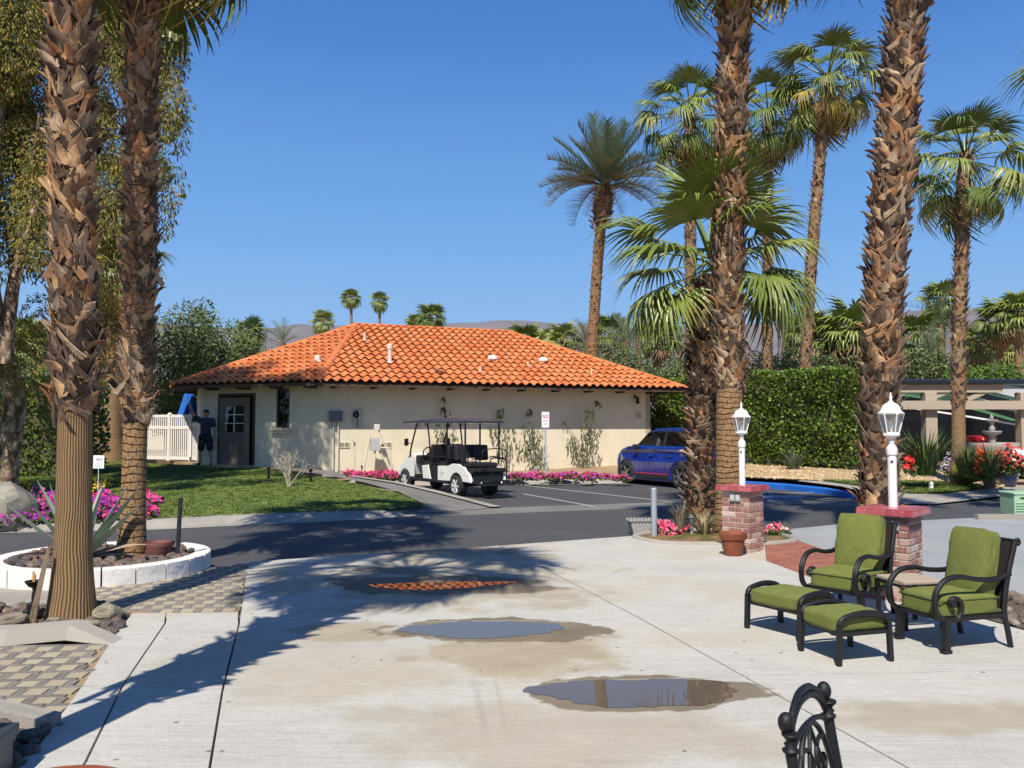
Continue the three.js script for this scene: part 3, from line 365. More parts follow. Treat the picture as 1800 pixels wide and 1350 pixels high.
// ================================================================ PALMS
const barkFissT = tex(512, (u, v) => { const w = fbm(u * 4, v * 8, 4, 4, 301, 8) * 1.7, r = Math.abs(((u * 40 + w) % 1) - 0.5) * 2, n = fbm(u * 20, v * 20, 20, 4, 303); const k = smooth(0.05, 0.6, r); return mix3([0.36, 0.27, 0.18], mix3([0.54, 0.43, 0.30], [0.60, 0.49, 0.34], n), k); }, { size: 1 });
const barkFissB = tex(512, (u, v) => { const w = fbm(u * 4, v * 8, 4, 4, 301, 8) * 1.7, r = Math.abs(((u * 40 + w) % 1) - 0.5) * 2; return smooth(0.0, 0.7, r) * 0.8 + 0.2 * fbm(u * 30, v * 30, 30, 3, 305); }, { data: true, size: 1 });
const barkRingT = tex(512, (u, v) => { const w = fbm(u * 5, v * 6, 5, 4, 311, 6), r = Math.abs(((v * 11 + w * 0.8) % 1) - 0.5) * 2, c = Math.abs(((u * 9 + Math.floor(v * 11 + w * 0.8) * 0.37 + w) % 1) - 0.5) * 2, n = fbm(u * 16, v * 16, 16, 4, 313); return mix3([0.24, 0.17, 0.11], mix3([0.52, 0.40, 0.27], [0.62, 0.50, 0.35], n), Math.min(smooth(0.0, 0.22, r), smooth(0, 0.12, c) * 0.7 + 0.3)); }, { size: 1 });
const barkRingB = tex(512, (u, v) => { const w = fbm(u * 5, v * 6, 5, 4, 311, 6), r = Math.abs(((v * 11 + w * 0.8) % 1) - 0.5) * 2, c = Math.abs(((u * 9 + Math.floor(v * 11 + w * 0.8) * 0.37 + w) % 1) - 0.5) * 2; return Math.min(smooth(0.0, 0.3, r), smooth(0, 0.15, c) * 0.6 + 0.4); }, { data: true, size: 1 });
const fissM = std({ map: barkFissT, roughness: 0.95, bumpMap: barkFissB, bumpScale: 0.01 });
const ringM = std({ map: barkRingT, roughness: 0.95, bumpMap: barkRingB, bumpScale: 0.018 });
const plainTrunkM = std({ map: tex(256, (u, v) => { const n = fbm(u * 8, v * 30, 8, 4, 321, 30); return mix3([0.44, 0.34, 0.23], [0.62, 0.51, 0.37], n); }, { size: 1 }), roughness: 0.95, bumpMap: at(grainT, 0.5), bumpScale: 0.004 });
const coreM = std({ color: lin(0.21, 0.135, 0.08), roughness: 1, bumpMap: at(lumpT, 0.4), bumpScale: 0.02 });
const bootMats = [[0.36, 0.175, 0.075], [0.29, 0.15, 0.075], [0.22, 0.13, 0.077], [0.18, 0.12, 0.08], [0.43, 0.265, 0.135], [0.29, 0.215, 0.145], [0.10, 0.065, 0.045], [0.39, 0.28, 0.18]].map((c, i) => std({ map: tex(64, (u, v) => { const n = fbm(u * 12, v * 2, 12, 3, 330 + i, 2), s = fbm(u * 3, v * 4, 3, 3, 340 + i, 4), k = 0.3 + 0.8 * n + 0.5 * (s - 0.5), q = new THREE.Color().setRGB(c[0] * k * 1.6, c[1] * k * 1.6, c[2] * k * 1.6).convertLinearToSRGB(); return [q.r, q.g, q.b]; }), roughness: 0.85, bumpMap: at(grainT, 0.5), bumpScale: 0.004 }));
// a trunk swept along a path: uv in metres
function trunkGeo(path, rad, segs = 22, rings = 40, wob = 0.02, seed = 1, vs = 1) {
  const c = new THREE.CatmullRomCurve3(path, false, 'centripetal'), L = c.getLength(), pos = [], uv = [], idx = [];
  for (let j = 0; j <= rings; j++) { const t = j / rings, p = c.getPointAt(t), r = rad(t, p.y); for (let i = 0; i <= segs; i++) { const a = i / segs * Math.PI * 2, k = r * (1 + wob * (fbm(Math.cos(a) * 2 + 9, t * L * 1.5 + Math.sin(a) * 2 + seed, 0, 3, seed) - 0.5) * 2); pos.push(p.x + Math.cos(a) * k, p.y, p.z + Math.sin(a) * k); uv.push(i / segs, t * L * vs); } }
  for (let j = 0; j < rings; j++) for (let i = 0; i < segs; i++) { const a = j * (segs + 1) + i, b = a + segs + 1; idx.push(a, b, a + 1, b, b + 1, a + 1); }
  const g = new THREE.BufferGeometry(); g.setAttribute('position', new THREE.Float32BufferAttribute(pos, 3)); g.setAttribute('uv', new THREE.Float32BufferAttribute(uv, 2)); g.setIndex(idx); g.computeVertexNormals(); return g;
}
// an old leaf base: a stub that splits into two straps below, weathered and curled
function bootGeo(seed) {
  const R = rngOf(seed), gs = [], stub = 0.08 + R() * 0.12, curl = 0.0 + R() * R() * 0.1;
  const strap = (pts, w0, w1, th) => { // pts: centre line, widths across x
    const pos = [], uv = [], n = pts.length - 1, ring = (i) => { const t = i / n, w = lerp(w0, w1, t) / 2, p = pts[i], a = pts[Math.max(0, i - 1)], b = pts[Math.min(n, i + 1)], tx = b[0] - a[0], ty = b[1] - a[1], l = Math.hypot(tx, ty) || 1, nx = ty / l, ny = -tx / l; return [[p[0] - nx * w, p[1] - ny * w, p[2] - th], [p[0] + nx * w, p[1] + ny * w, p[2] - th * 0.6], [p[0] + nx * w * 0.8, p[1] + ny * w * 0.8, p[2] + th], [p[0] - nx * w * 0.8, p[1] - ny * w * 0.8, p[2] + th * 0.7]]; };
    for (let i = 0; i < n; i++) { const A = ring(i), B = ring(i + 1); for (let k = 0; k < 4; k++) { const k2 = (k + 1) % 4; pos.push(...A[k], ...A[k2], ...B[k2], ...A[k], ...B[k2], ...B[k]); const u0 = k / 4, u1 = (k + 1) / 4, v0 = i / n, v1 = (i + 1) / n; uv.push(u0, v0, u1, v0, u1, v1, u0, v0, u1, v1, u0, v1); } }
    const E = ring(n); pos.push(...E[0], ...E[1], ...E[2], ...E[0], ...E[2], ...E[3]); uv.push(0, 0, 1, 0, 1, 1, 0, 0, 1, 1, 0, 1);
    const g = new THREE.BufferGeometry(); g.setAttribute('position', new THREE.Float32BufferAttribute(pos, 3)); g.setAttribute('uv', new THREE.Float32BufferAttribute(uv, 2)); g.computeVertexNormals(); return g; };
  for (const s of [-1, 1]) { const sp = (0.075 + R() * 0.05) * s, lo = -(0.14 + R() * 0.1); gs.push(strap([[sp * 1.25, lo, -0.02], [sp * 0.85, lo * 0.55, 0.012], [sp * 0.42, 0, 0.035], [sp * 0.2, stub * 0.6, 0.045 + curl * 0.4], [sp * (0.05 + R() * 0.9), stub * (1 + R() * 0.6), 0.055 + curl]], 0.055 + R() * 0.025, 0.004 + R() * 0.03, 0.006)); }
  return mergeAll(gs);
}
// a broad torn flake of leaf base, folded along its middle
function flakeGeo(seed) { const R = rngOf(seed), L = 0.17 + R() * 0.1, w = 0.05 + R() * 0.025, curl = 0.02 + R() * R() * 0.09, side = (R() - 0.5) * 0.08, pos = [], uv = [], n = 5, th = 0.007, rows = []; for (let i = 0; i <= n; i++) { const t = i / n, ww = w * (t < 0.35 ? lerp(1.1, 1, t / 0.35) : Math.pow(1 - (t - 0.35) / 0.65, 0.75)) + 0.004, y = -0.08 + L * t, z = 0.02 + 0.03 * t + curl * t * t * 1.4, x = side * t * t + (R() - 0.5) * 0.012; rows.push([[x - ww * (0.9 + R() * 0.2), y + (R() - 0.5) * 0.012, z - ww * 0.35], [x, y, z + 0.012], [x + ww * (0.9 + R() * 0.2), y + (R() - 0.5) * 0.012, z - ww * 0.35], [x, y, z + 0.012 - th * 2.2]]); } for (let i = 0; i < n; i++) for (const [a, b] of [[0, 1], [1, 2], [2, 3], [3, 0]]) { const A = rows[i], B = rows[i + 1]; pos.push(...A[a], ...A[b], ...B[b], ...A[a], ...B[b], ...B[a]); const u0 = a * 0.25, u1 = u0 + 0.25, v0 = i / n, v1 = (i + 1) / n; uv.push(u0, v0, u1, v0, u1, v1, u0, v0, u1, v1, u0, v1); } const g = new THREE.BufferGeometry(); g.setAttribute('position', new THREE.Float32BufferAttribute(pos, 3)); g.setAttribute('uv', new THREE.Float32BufferAttribute(uv, 2)); const sm = mergeVertices(g, 1e-4); sm.computeVertexNormals(); return sm.toNonIndexed(); }
const boots = [...Array.from({ length: 7 }, (_, i) => flakeGeo(430 + i)), bootGeo(400), bootGeo(401)];
// fan leaf: petiole along +x, a pleated blade of many segments whose free tips droop
function fanGeo(o) {
  const R = rngOf(o.seed), pos = [], nrm = [], n = o.n, q = (a, b, c, d) => pos.push(...a, ...b, ...c, ...a, ...c, ...d), pet = o.pet, L = o.L;
  const py = (x) => -o.sag * (x / (pet + 0.01)) ** 2 * 0.25; let last = [0, 0, 0];
  for (let i = 0; i < 3; i++) { const x0 = pet * i / 3, x1 = pet * (i + 1) / 3, w0 = lerp(0.03, 0.014, i / 3), w1 = lerp(0.03, 0.014, (i + 1) / 3); q([x0, py(x0), -w0], [x0, py(x0), w0], [x1, py(x1), w1], [x1, py(x1), -w1]); q([x0, py(x0) - 0.02, -w0], [x1, py(x1) - 0.02, -w1], [x1, py(x1), -w1], [x0, py(x0), -w0]); q([x0, py(x0) - 0.02, w0], [x0, py(x0), w0], [x1, py(x1), w1], [x1, py(x1) - 0.02, w1]); }
  const H = [pet, py(pet), 0], T = [0, 0.3, 0.52, 0.72, 0.88, 1], half = o.spread;
  for (let s = 0; s < n; s++) {
    const ph = lerp(-half, half, (s + 0.5) / n), dph = half / n, len = L * (0.72 + 0.28 * Math.cos(ph * 0.55)) * (0.9 + 0.2 * R()), dr = o.droop * (0.6 + 0.8 * R()), kink = (R() - 0.5) * 0.12, tw = (R() - 0.5) * 0.3;
    const row = T.map((t, i) => { const a = ph + kink * t * t, r = len * t, hw = t < 0.5 ? Math.tan(dph) * r : Math.tan(dph) * len * 0.5 * (1 - (t - 0.5) / 0.5) ** 0.8, cup = o.cup * r * Math.abs(Math.sin(ph * 0.5)), y = H[1] + cup - dr * len * Math.max(0, t - 0.25) ** 2 * 1.3, rr = r * (1 - 0.25 * dr * t * t), cx = H[0] + Math.cos(a) * rr, cz = Math.sin(a) * rr, nx = -Math.sin(a), nz = Math.cos(a); return [[cx - nx * hw, y + tw * hw, cz - nz * hw], [cx, y + hw * 0.55 + 0.004, cz], [cx + nx * hw, y - tw * hw, cz + nz * hw]]; });
    for (let i = 0; i < T.length - 1; i++) for (let k = 0; k < 2; k++) q(row[i][k], row[i][k + 1], row[i + 1][k + 1], row[i + 1][k]);
  }
  const g = new THREE.BufferGeometry(); g.setAttribute('position', new THREE.Float32BufferAttribute(pos, 3)); g.computeVertexNormals(); return g;
}
const fans = [0, 1, 2, 3].map((i) => fanGeo({ seed: 450 + i, n: 30, pet: 1.0 + 0.08 * i, L: 0.92, spread: 1.65 + 0.12 * i, droop: 0.5 + 0.28 * i, sag: 0.5, cup: 0.22 }));
const fansDead = [0, 1, 2].map((i) => fanGeo({ seed: 470 + i, n: 18, pet: 0.7, L: 0.85, spread: 1.0, droop: 0.9, sag: 0.4, cup: 0.5 }));
const fansSmall = [0, 1, 2].map((i) => fanGeo({ seed: 480 + i, n: 15, pet: 0.75, L: 0.95, spread: 2.1, droop: 0.5 + 0.25 * i, sag: 0.5, cup: 0.15 }));
const leafM = [[0.15, 0.195, 0.034], [0.195, 0.24, 0.044], [0.24, 0.275, 0.06], [0.115, 0.165, 0.034]].map((c) => phys({ color: lin(...c), roughness: 0.42, sheen: 0 }));
const leafYellow = std({ color: lin(0.34, 0.27, 0.05), roughness: 0.6 }), leafDead = [[0.30, 0.20, 0.10], [0.22, 0.14, 0.075], [0.36, 0.26, 0.14]].map((c) => std({ color: lin(...c), roughness: 0.85 }));
function setFrond(m, at, yaw, pitch, s, roll = 0) { m.position.copy(at); m.quaternion.setFromEuler(new THREE.Euler(roll, 0, pitch, 'YZX')); m.quaternion.premultiply(new THREE.Quaternion().setFromAxisAngle(V3(0, 1, 0), yaw)); m.scale.setScalar(s); }
function fanCrown(parent, at, R, o) { // fronds from upright youngest to hanging oldest
  const N = o.n ?? 34; for (let i = 0; i < N; i++) { const t = i / (N - 1), yaw = i * 2.39996 + R() * 0.4, pitch = lerp(1.35, -1.0, Math.pow(t, 0.95)) + (R() - 0.5) * 0.25, old = t > (o.yellow ?? 0.86); const m = part(parent, 'frond', fans[Math.min(3, Math.floor(t * 3.2 + R()))], old && R() < 0.6 ? leafYellow : leafM[Math.floor(R() * 4)]); setFrond(m, at.clone().add(V3(Math.cos(yaw) * 0.08, -t * 0.35, -Math.sin(yaw) * 0.08)), yaw, pitch, (o.s ?? 1) * (0.85 + R() * 0.25) * lerp(0.8, 1, smooth(0, 0.3, t)), (R() - 0.5) * 0.5); }
  for (let i = 0; i < (o.dead ?? 10); i++) { const yaw = R() * 6.28, m = part(parent, 'dead_frond', fansDead[Math.floor(R() * 3)], leafDead[Math.floor(R() * 3)]); setFrond(m, at.clone().add(V3(Math.cos(yaw) * 0.12, -0.35 - R() * 0.3, -Math.sin(yaw) * 0.12)), yaw, -1.05 - R() * 0.4, (o.s ?? 1) * (0.75 + R() * 0.3), (R() - 0.5)); }
}
// boots from y0 to y1 along a path
function dressTrunk(parent, path, y0, y1, r0, r1, R, o = {}) {
  const c = new THREE.CatmullRomCurve3(path, false, 'centripetal'), pts = c.getSpacedPoints(200), find = (y) => { let i = 0; while (i < 199 && pts[i + 1].y < y) i++; const a = pts[i], b = pts[i + 1], t = clamp((y - a.y) / (b.y - a.y + 1e-6)); return a.clone().lerp(b, t); };
  const per = o.per ?? 9, dy = o.dy ?? 0.125, s = o.s ?? 1; let k = 0; const far = []; const max = o.max ?? 290;
  for (let y = y0; y < y1; y += dy) for (let i = 0; i < per; i++) { const f = (y - y0) / (y1 - y0), a = (i + (Math.round((y - y0) / dy) % 2) * 0.5 + (R() - 0.5) * 0.35) / per * Math.PI * 2, p = find(y + (R() - 0.5) * dy * 0.7), r = lerp(r0, r1, f) * (0.95 + R() * 0.1), n = V3(Math.sin(a), 0, Math.cos(a)), up = V3(n.x * 0.1, 1, n.z * 0.1).normalize(), x = up.clone().cross(n).normalize(), z = x.clone().cross(up), m4 = new THREE.Matrix4().makeBasis(x, up, z); const roll = new THREE.Matrix4().makeRotationZ((R() - 0.5) * (o.roll ?? 0.9)), tip = new THREE.Matrix4().makeRotationX((o.tip ?? 0.06) + (R() - 0.5) * 0.35); m4.multiply(roll).multiply(tip); const sc = s * (0.8 + R() * 0.5); m4.scale(V3(sc * (1 + R() * 0.5), sc, sc)); m4.setPosition(p.x + n.x * r, p.y, p.z + n.z * r);
      const tone = R() < 0.24 ? 6 : Math.floor(R() * 8), front = n.z > -0.25; if (front && k < max) { const b = part(parent, 'leaf_base', boots[Math.floor(R() * 9)], bootMats[tone]); b.applyMatrix4(m4); k++; } else far.push([boots[Math.floor(R() * 9)].clone().applyMatrix4(m4), tone]); }
  if (o.fibre) { const fp = []; for (let i = 0; i < o.fibre; i++) { const y = lerp(y0 - 0.06, y1, Math.pow(R(), 1.3)), a = R() * 6.28, p = find(y), r = lerp(r0, r1, (y - y0) / (y1 - y0)) + 0.02 + R() * 0.03, l = 0.06 + R() * 0.14, w = 0.0025 + R() * 0.003, tn = V3(Math.cos(a), 0, -Math.sin(a)), n = V3(Math.sin(a), 0, Math.cos(a)), s0 = p.clone().addScaledVector(n, r), dr = (R() - 0.5) * 0.16, e = s0.clone().addScaledVector(tn, dr).addScaledVector(n, 0.02 + R() * 0.04); e.y += (R() - 0.45) * l * 2; const q = s0.clone().addScaledVector(tn, w); q.y += w; fp.push(s0.x, s0.y, s0.z, q.x, q.y, q.z, e.x, e.y, e.z); } const fg = new THREE.BufferGeometry(); fg.setAttribute('position', new THREE.Float32BufferAttribute(fp, 3)); fg.computeVertexNormals(); part(parent, 'fibre', fg, leafDead[2]).userData.kind = 'stuff'; }
  const by = {}; for (const [g, t] of far) (by[t] ??= []).push(g); for (const t in by) part(parent, 'leaf_base_mass', mergeAll(by[t]), bootMats[t]).userData.kind = 'stuff';
}
const P = (px, py, d) => D(px, py, d);
// one fan palm: base, lean and height in metres
function fanPalm(name, label, base, path, o, group) {
  const g = thing(name, label, 'palm tree', base, 0, group), R = rngOf(o.seed), top = path[path.length - 1];
  part(g, 'trunk', trunkGeo(path, o.rad, 24, 60, 0.05, o.seed, o.vs ?? 1), o.mat);
  if (o.boots) dressTrunk(g, path, ...o.boots, R, o.bo); fanCrown(g, top.clone(), R, o.crown ?? {}); return g;
}
{ // the two big palms at the left and their off-frame neighbour whose shadow crosses the slabs
  const b1 = W(126, 1087, 0), mk = (top, dx0, dx1) => [V3(0, -0.1, 0), V3(dx0 * 0.2, 2.0, 0), V3(dx0, 4, 0), V3(dx1, top, 0)];
  fanPalm('palm_tree', 'thick fan palm nearest the camera with a fissured lower trunk and rocks at its foot', b1, mk(8.6, -0.10, -0.22), { seed: 1, mat: fissM, vs: 0.35, rad: (t, y) => y < 1.9 ? 0.138 + 0.095 * Math.exp(-(y + 0.1) * 2.4) : 0.135, boots: [1.85, 8.4, 0.14, 0.15], bo: { per: 11, dy: 0.105, s: 0.74, max: 298, roll: 1.2, tip: 0.0, fibre: 2600 }, crown: { n: 36, dead: 8 } });
  const b2 = W(231, 976, 0.13);
  fanPalm('palm_tree', 'tall fan palm in the white ring planter with a cracked ringed lower trunk', b2, [V3(0, -0.15, 0), V3(0.02, 2, 0), V3(0.02, 4, 0), V3(-0.06, 8.7, 0)], { seed: 2, mat: ringM, rad: (t, y) => y < 1.75 ? 0.135 + 0.06 * Math.exp(-(y + 0.1) * 3) : 0.17, boots: [1.65, 8.5, 0.14, 0.155], bo: { per: 10, dy: 0.105, s: 0.74, max: 298, roll: 1.2, tip: 0.0, fibre: 2600 }, crown: { n: 36, dead: 12 } });
  fanPalm('palm_tree', 'fan palm just outside the left edge whose shadow crosses the slabs', V3(-2.72, -0.05, -3.5), mk(8.5, 0.02, 0.05), { seed: 3, mat: fissM, vs: 0.35, rad: (t, y) => y < 2.6 ? 0.155 + 0.085 * Math.exp(-(y + 0.1) * 2.4) : 0.185, boots: [2.6, 8.2, 0.19, 0.2], bo: { per: 8, dy: 0.22, s: 1.25, max: 0 }, crown: { n: 36, dead: 8 } });
}
{ // right-hand group
  const b3 = W(1283, 932, 0.04);
  fanPalm('palm_tree', 'tall fan palm behind the first brick pillar with a netted bare lower trunk', b3, [V3(0, -0.1, 0), V3(0.02, 2.5, 0), V3(0.05, 5, 0), V3(0.3, 10.4, 0)], { seed: 4, mat: ringM, vs: 1.1, rad: (t, y) => y < 2.35 ? 0.20 + 0.09 * Math.exp(-(y + 0.1) * 2) : 0.19, boots: [2.3, 10.2, 0.195, 0.2], bo: { per: 10, dy: 0.11, s: 0.78, max: 298, roll: 1.2, tip: 0.0, fibre: 2600 }, crown: { n: 34, dead: 6 } });
  const b3b = D(1232, 915, 14.3); b3b.y = 0;
  const sp = fanPalm('palm_tree', 'short young fan palm with a shaggy brown trunk and wide green leaves', b3b, [V3(0, -0.1, 0), V3(0.02, 1.5, 0), V3(0.2, 4.2, 0)], { seed: 5, mat: coreM, rad: () => 0.2, boots: [0.15, 4.1, 0.2, 0.22], bo: { per: 11, dy: 0.11, s: 0.85, max: 290, tip: 0.25, roll: 1.6, fibre: 1800 }, crown: { n: 0, dead: 4 } });
  { const R = rngOf(55), at0 = V3(0.2, 4.4, 0); // wide leaves of the young palm
    const fan = [0, 1, 2].map((i) => fanGeo({ seed: 490 + i, n: 36, pet: 0.95, L: 1.1, spread: 1.7 + 0.15 * i, droop: 0.35 + 0.25 * i, sag: 0.4, cup: 0.25 })); const M4 = [leafM[0], leafM[1], leafM[2], std({ color: lin(0.20, 0.26, 0.045), roughness: 0.5 })];
    const set = [[2.9, 0.5], [2.5, 0.05], [3.3, -0.35], [3.7, 0.15], [2.2, -0.35], [3.0, -0.5], [1.7, 1.0], [2.1, 1.25], [1.2, 1.3], [0.3, 0.55], [0.0, -0.1], [0.5, 0.95], [-0.4, 0.25], [-0.3, -0.45], [0.35, -0.45], [4.2, 0.6], [4.6, 0.85], [5.2, 0.5], [1.6, 0.4], [1.0, 0.3], [5.0, 1.1], [3.7, -0.5], [-0.8, -0.2], [5.6, -0.3]];
    set.forEach(([yaw, pitch], i) => setFrond(part(sp, 'frond', fan[pitch > 0.6 ? 0 : pitch > -0.2 ? 1 : 2], M4[Math.floor(R() * 4)]), at0.clone().add(V3(0, (pitch) * 0.2, 0)), yaw, pitch, 0.95 + R() * 0.15, (R() - 0.5) * 0.5)); }
  const b4 = V3(5.08, -0.02, -11.9);
  fanPalm('palm_tree', 'leaning shaggy fan palm behind the second brick pillar', b4, [V3(0, -0.1, 0), V3(0.02, 1.2, 0), V3(0.1, 3, 0), V3(0.85, 10.4, 0)], { seed: 6, mat: coreM, rad: (t, y) => 0.2, boots: [0.05, 10.2, 0.21, 0.22], bo: { per: 11, dy: 0.115, s: 0.84, max: 298, roll: 1.4, tip: 0.05, fibre: 3000 }, crown: { n: 34, dead: 8 } });
  fanPalm('palm_tree', 'fan palm beyond the right edge with one leaf tip in view', D(2045, 860, 13.8).setY(-0.05), [V3(0, 0, 0), V3(0, 3, 0), V3(0, 7.9, 0)], { seed: 7, mat: plainTrunkM, rad: () => 0.17, boots: [1.5, 7.7, 0.17, 0.18], bo: { per: 6, dy: 0.25, s: 1.2, max: 0 }, crown: { n: 30, dead: 6 } });
}
{ // mid-distance fan palms, each crown at a surveyed point of the picture
  const mid = [[1455, 130, 32, 1412, 0.2, 11, 0.74, 16, 'tall fan palm with yellow lower leaves between the two big trunks'], [1213, 195, 33, 1216, 0.2, 12, 0.95, 14, 'tall fan palm left of the big trunk behind the first pillar'], [1350, 195, 34, 1350, 0.18, 13, 0.8, 16, 'fan palm half hidden by the trunk behind the first pillar'], [1697, 268, 23, 1684, 0.165, 14, 0.93, 5, 'slender fan palm before the carport at the right']];
  for (const [px, py, d, bx, r, seed, yel, dead, label] of mid) { const top = D(px, py, d), base = D(bx, 800, d); base.y = 0.35; const h = top.y - base.y; const path = [V3(0, -0.2, 0), V3((top.x - base.x) * 0.2, h * 0.35, 0), V3((top.x - base.x) * 0.6, h * 0.7, 0), V3(top.x - base.x, h, 0)];
    fanPalm('palm_tree', label, base, path, { seed, mat: plainTrunkM, rad: (t, y) => r * (1 + 0.5 * Math.exp(-y * 2.5)), boots: [1.9, h - 0.1, r * 0.9, r * 0.95], bo: { per: 7, dy: 0.14, s: 0.68, max: 220 }, crown: { n: 33, dead, yellow: yel, s: d > 30 ? 1.2 : 0.98 } }, 'fan palms around the parking bays'); }
}
// date palm: feather leaves
function featherGeo(seed, L, n, arch) { const R = rngOf(seed), pos = [], q = (a, b, c, d) => pos.push(...a, ...b, ...c, ...a, ...c, ...d), C = (t) => [L * t * (1 - 0.12 * t), L * (0.28 * t - arch * t * t), 0];
  for (let i = 0; i < 8; i++) { const a = C(i / 8), b = C((i + 1) / 8), w = 0.03 * (1 - i / 9); q([a[0], a[1], -w], [a[0], a[1], w], [b[0], b[1], w], [b[0], b[1], -w]); q([a[0], a[1] - w, 0], [a[0], a[1], w], [b[0], b[1], w], [b[0], b[1] - w, 0]); }
  for (let i = 0; i < n; i++) for (const s of [-1, 1]) { const t = 0.14 + 0.86 * (i + R() * 0.6) / n, p = C(Math.min(1, t)), l = L * 0.19 * (0.45 + 0.9 * Math.sin(Math.PI * Math.min(0.97, t * 0.9 + 0.08))), f = 0.75 + R() * 0.2, e = [p[0] + l * f, p[1] + l * (0.18 + R() * 0.3), p[2] + s * l * (0.6 + R() * 0.2)], w = 0.026; pos.push(p[0] - w, p[1], p[2], p[0] + w, p[1], p[2], ...e); }
  const g = new THREE.BufferGeometry(); g.setAttribute('position', new THREE.Float32BufferAttribute(pos, 3)); g.computeVertexNormals(); return g; }
const feathers = [0, 1, 2].map((i) => featherGeo(500 + i, 3.0, 52, 0.12 + 0.2 * i));
const feathersFar = [0, 1].map((i) => featherGeo(510 + i, 3.0, 18, 0.3 + 0.25 * i));
const dateM = [[0.17, 0.215, 0.125], [0.21, 0.26, 0.16], [0.145, 0.19, 0.105]].map((c) => std({ color: lin(...c), roughness: 0.6 }));
{ const d = 33, top = D(1063, 330, d), base = D(1040, 800, d); base.y = PAD; const h = top.y - base.y, dx = top.x - base.x, path = [V3(0, -0.2, 0), V3(dx * 0.1, h * 0.4, 0), V3(dx * 0.7, h * 0.85, 0), V3(dx, h, 0)], g = thing('date_palm', 'date palm with feathery leaves rising behind the tiled roof', 'palm tree', base), R = rngOf(520);
  part(g, 'trunk', trunkGeo(path, (t) => t > 0.88 ? 0.25 + 0.15 * Math.sin((t - 0.88) / 0.12 * Math.PI) : 0.2, 20, 50, 0.12, 5), ringM); dressTrunk(g, path, 2.5, h + 0.1, 0.19, 0.21, R, { per: 8, dy: 0.24, s: 0.5, max: 150, tip: 0.35 });
  dressTrunk(g, path, h - 1.5, h + 0.15, 0.36, 0.38, R, { per: 12, dy: 0.2, s: 0.8, max: 80, tip: 0.4 });
  for (let i = 0; i < 50; i++) { const t = i / 49, yaw = i * 2.39996, m = part(g, 'frond', feathers[Math.floor(t * 2.5)], dateM[i % 3]); setFrond(m, V3(dx, h + 0.1, 0), yaw, lerp(1.3, -0.2, Math.pow(t, 0.75)) + (R() - 0.5) * 0.2, 0.84 + R() * 0.16, (R() - 0.5) * 0.8); } }
// far palms: one merged crown each
function farFan(px, py, d, bx, label, o = {}) { const top = D(px, py, d), base = D(bx, 780, d); base.y = 0.2; const h = top.y - base.y, dx = top.x - base.x, g = thing('far_palm', label, 'palm tree', base, 0, 'palms on the skyline'), R = rngOf(Math.floor(px * 7 + py)); const r = o.r ?? 0.2, path = [V3(0, -0.3, 0), V3(dx * 0.4, h * 0.5, 0), V3(dx, h, 0)];
  part(g, 'trunk', trunkGeo(path, () => r, 10, 14, 0.1, 3), o.shag ? coreM : plainTrunkM); const gs = [[], []], N = o.n ?? 34, s = o.s ?? 1;
  for (let i = 0; i < N; i++) { const t = i / (N - 1), yaw = i * 2.39996 + R() * 0.5, m = new THREE.Mesh(o.date ? feathersFar[i % 2] : fansSmall[Math.min(2, Math.floor(t * 2 + R()))]); setFrond(m, V3(dx, h - t * 0.4, 0), yaw, o.date ? lerp(1.3, -0.4, t) : lerp(1.3, -0.9, t) + (R() - 0.5) * 0.3, s * (0.85 + R() * 0.3), (R() - 0.5) * 0.6); m.updateMatrix(); gs[t > 0.8 && o.skirt ? 1 : 0].push(m.geometry.clone().applyMatrix4(m.matrix)); }
  if (o.skirt) for (let i = 0; i < o.skirt; i++) { const m = new THREE.Mesh(fansDead[i % 3]), yaw = R() * 6.28; setFrond(m, V3(dx, h - 0.5 - R() * o.skirt * 0.04, 0), yaw, -1.2, s * 0.9); m.updateMatrix(); gs[1].push(m.geometry.clone().applyMatrix4(m.matrix)); }
  part(g, 'crown', mergeAll(gs[0]), o.date ? dateM[Math.floor(R() * 3)] : leafM[Math.floor(R() * 3)]); if (gs[1].length) part(g, 'dead_leaf_skirt', mergeAll(gs[1]), leafDead[Math.floor(R() * 3)]); return g; }
farFan(617, 522, 120, 619, 'left one of the two slim skyline palms above the ridge'); farFan(667, 528, 120, 669, 'right one of the two slim skyline palms above the ridge'); farFan(567, 563, 95, 569, 'small skyline palm over the left roof slope', { s: 0.95 });
farFan(758, 556, 80, 758, 'full skyline palm over the ridge, highest of its cluster', { s: 1.05 }); farFan(735, 572, 82, 735, 'lower skyline palm at the left of the ridge cluster', { s: 0.9 }); farFan(440, 585, 62, 441, 'skyline palm between the leafy trees and the roof', { s: 0.9, skirt: 10 }); farFan(497, 600, 60, 497, 'feathery skyline palm above the left roof hip', { date: true, s: 0.62, n: 30 });
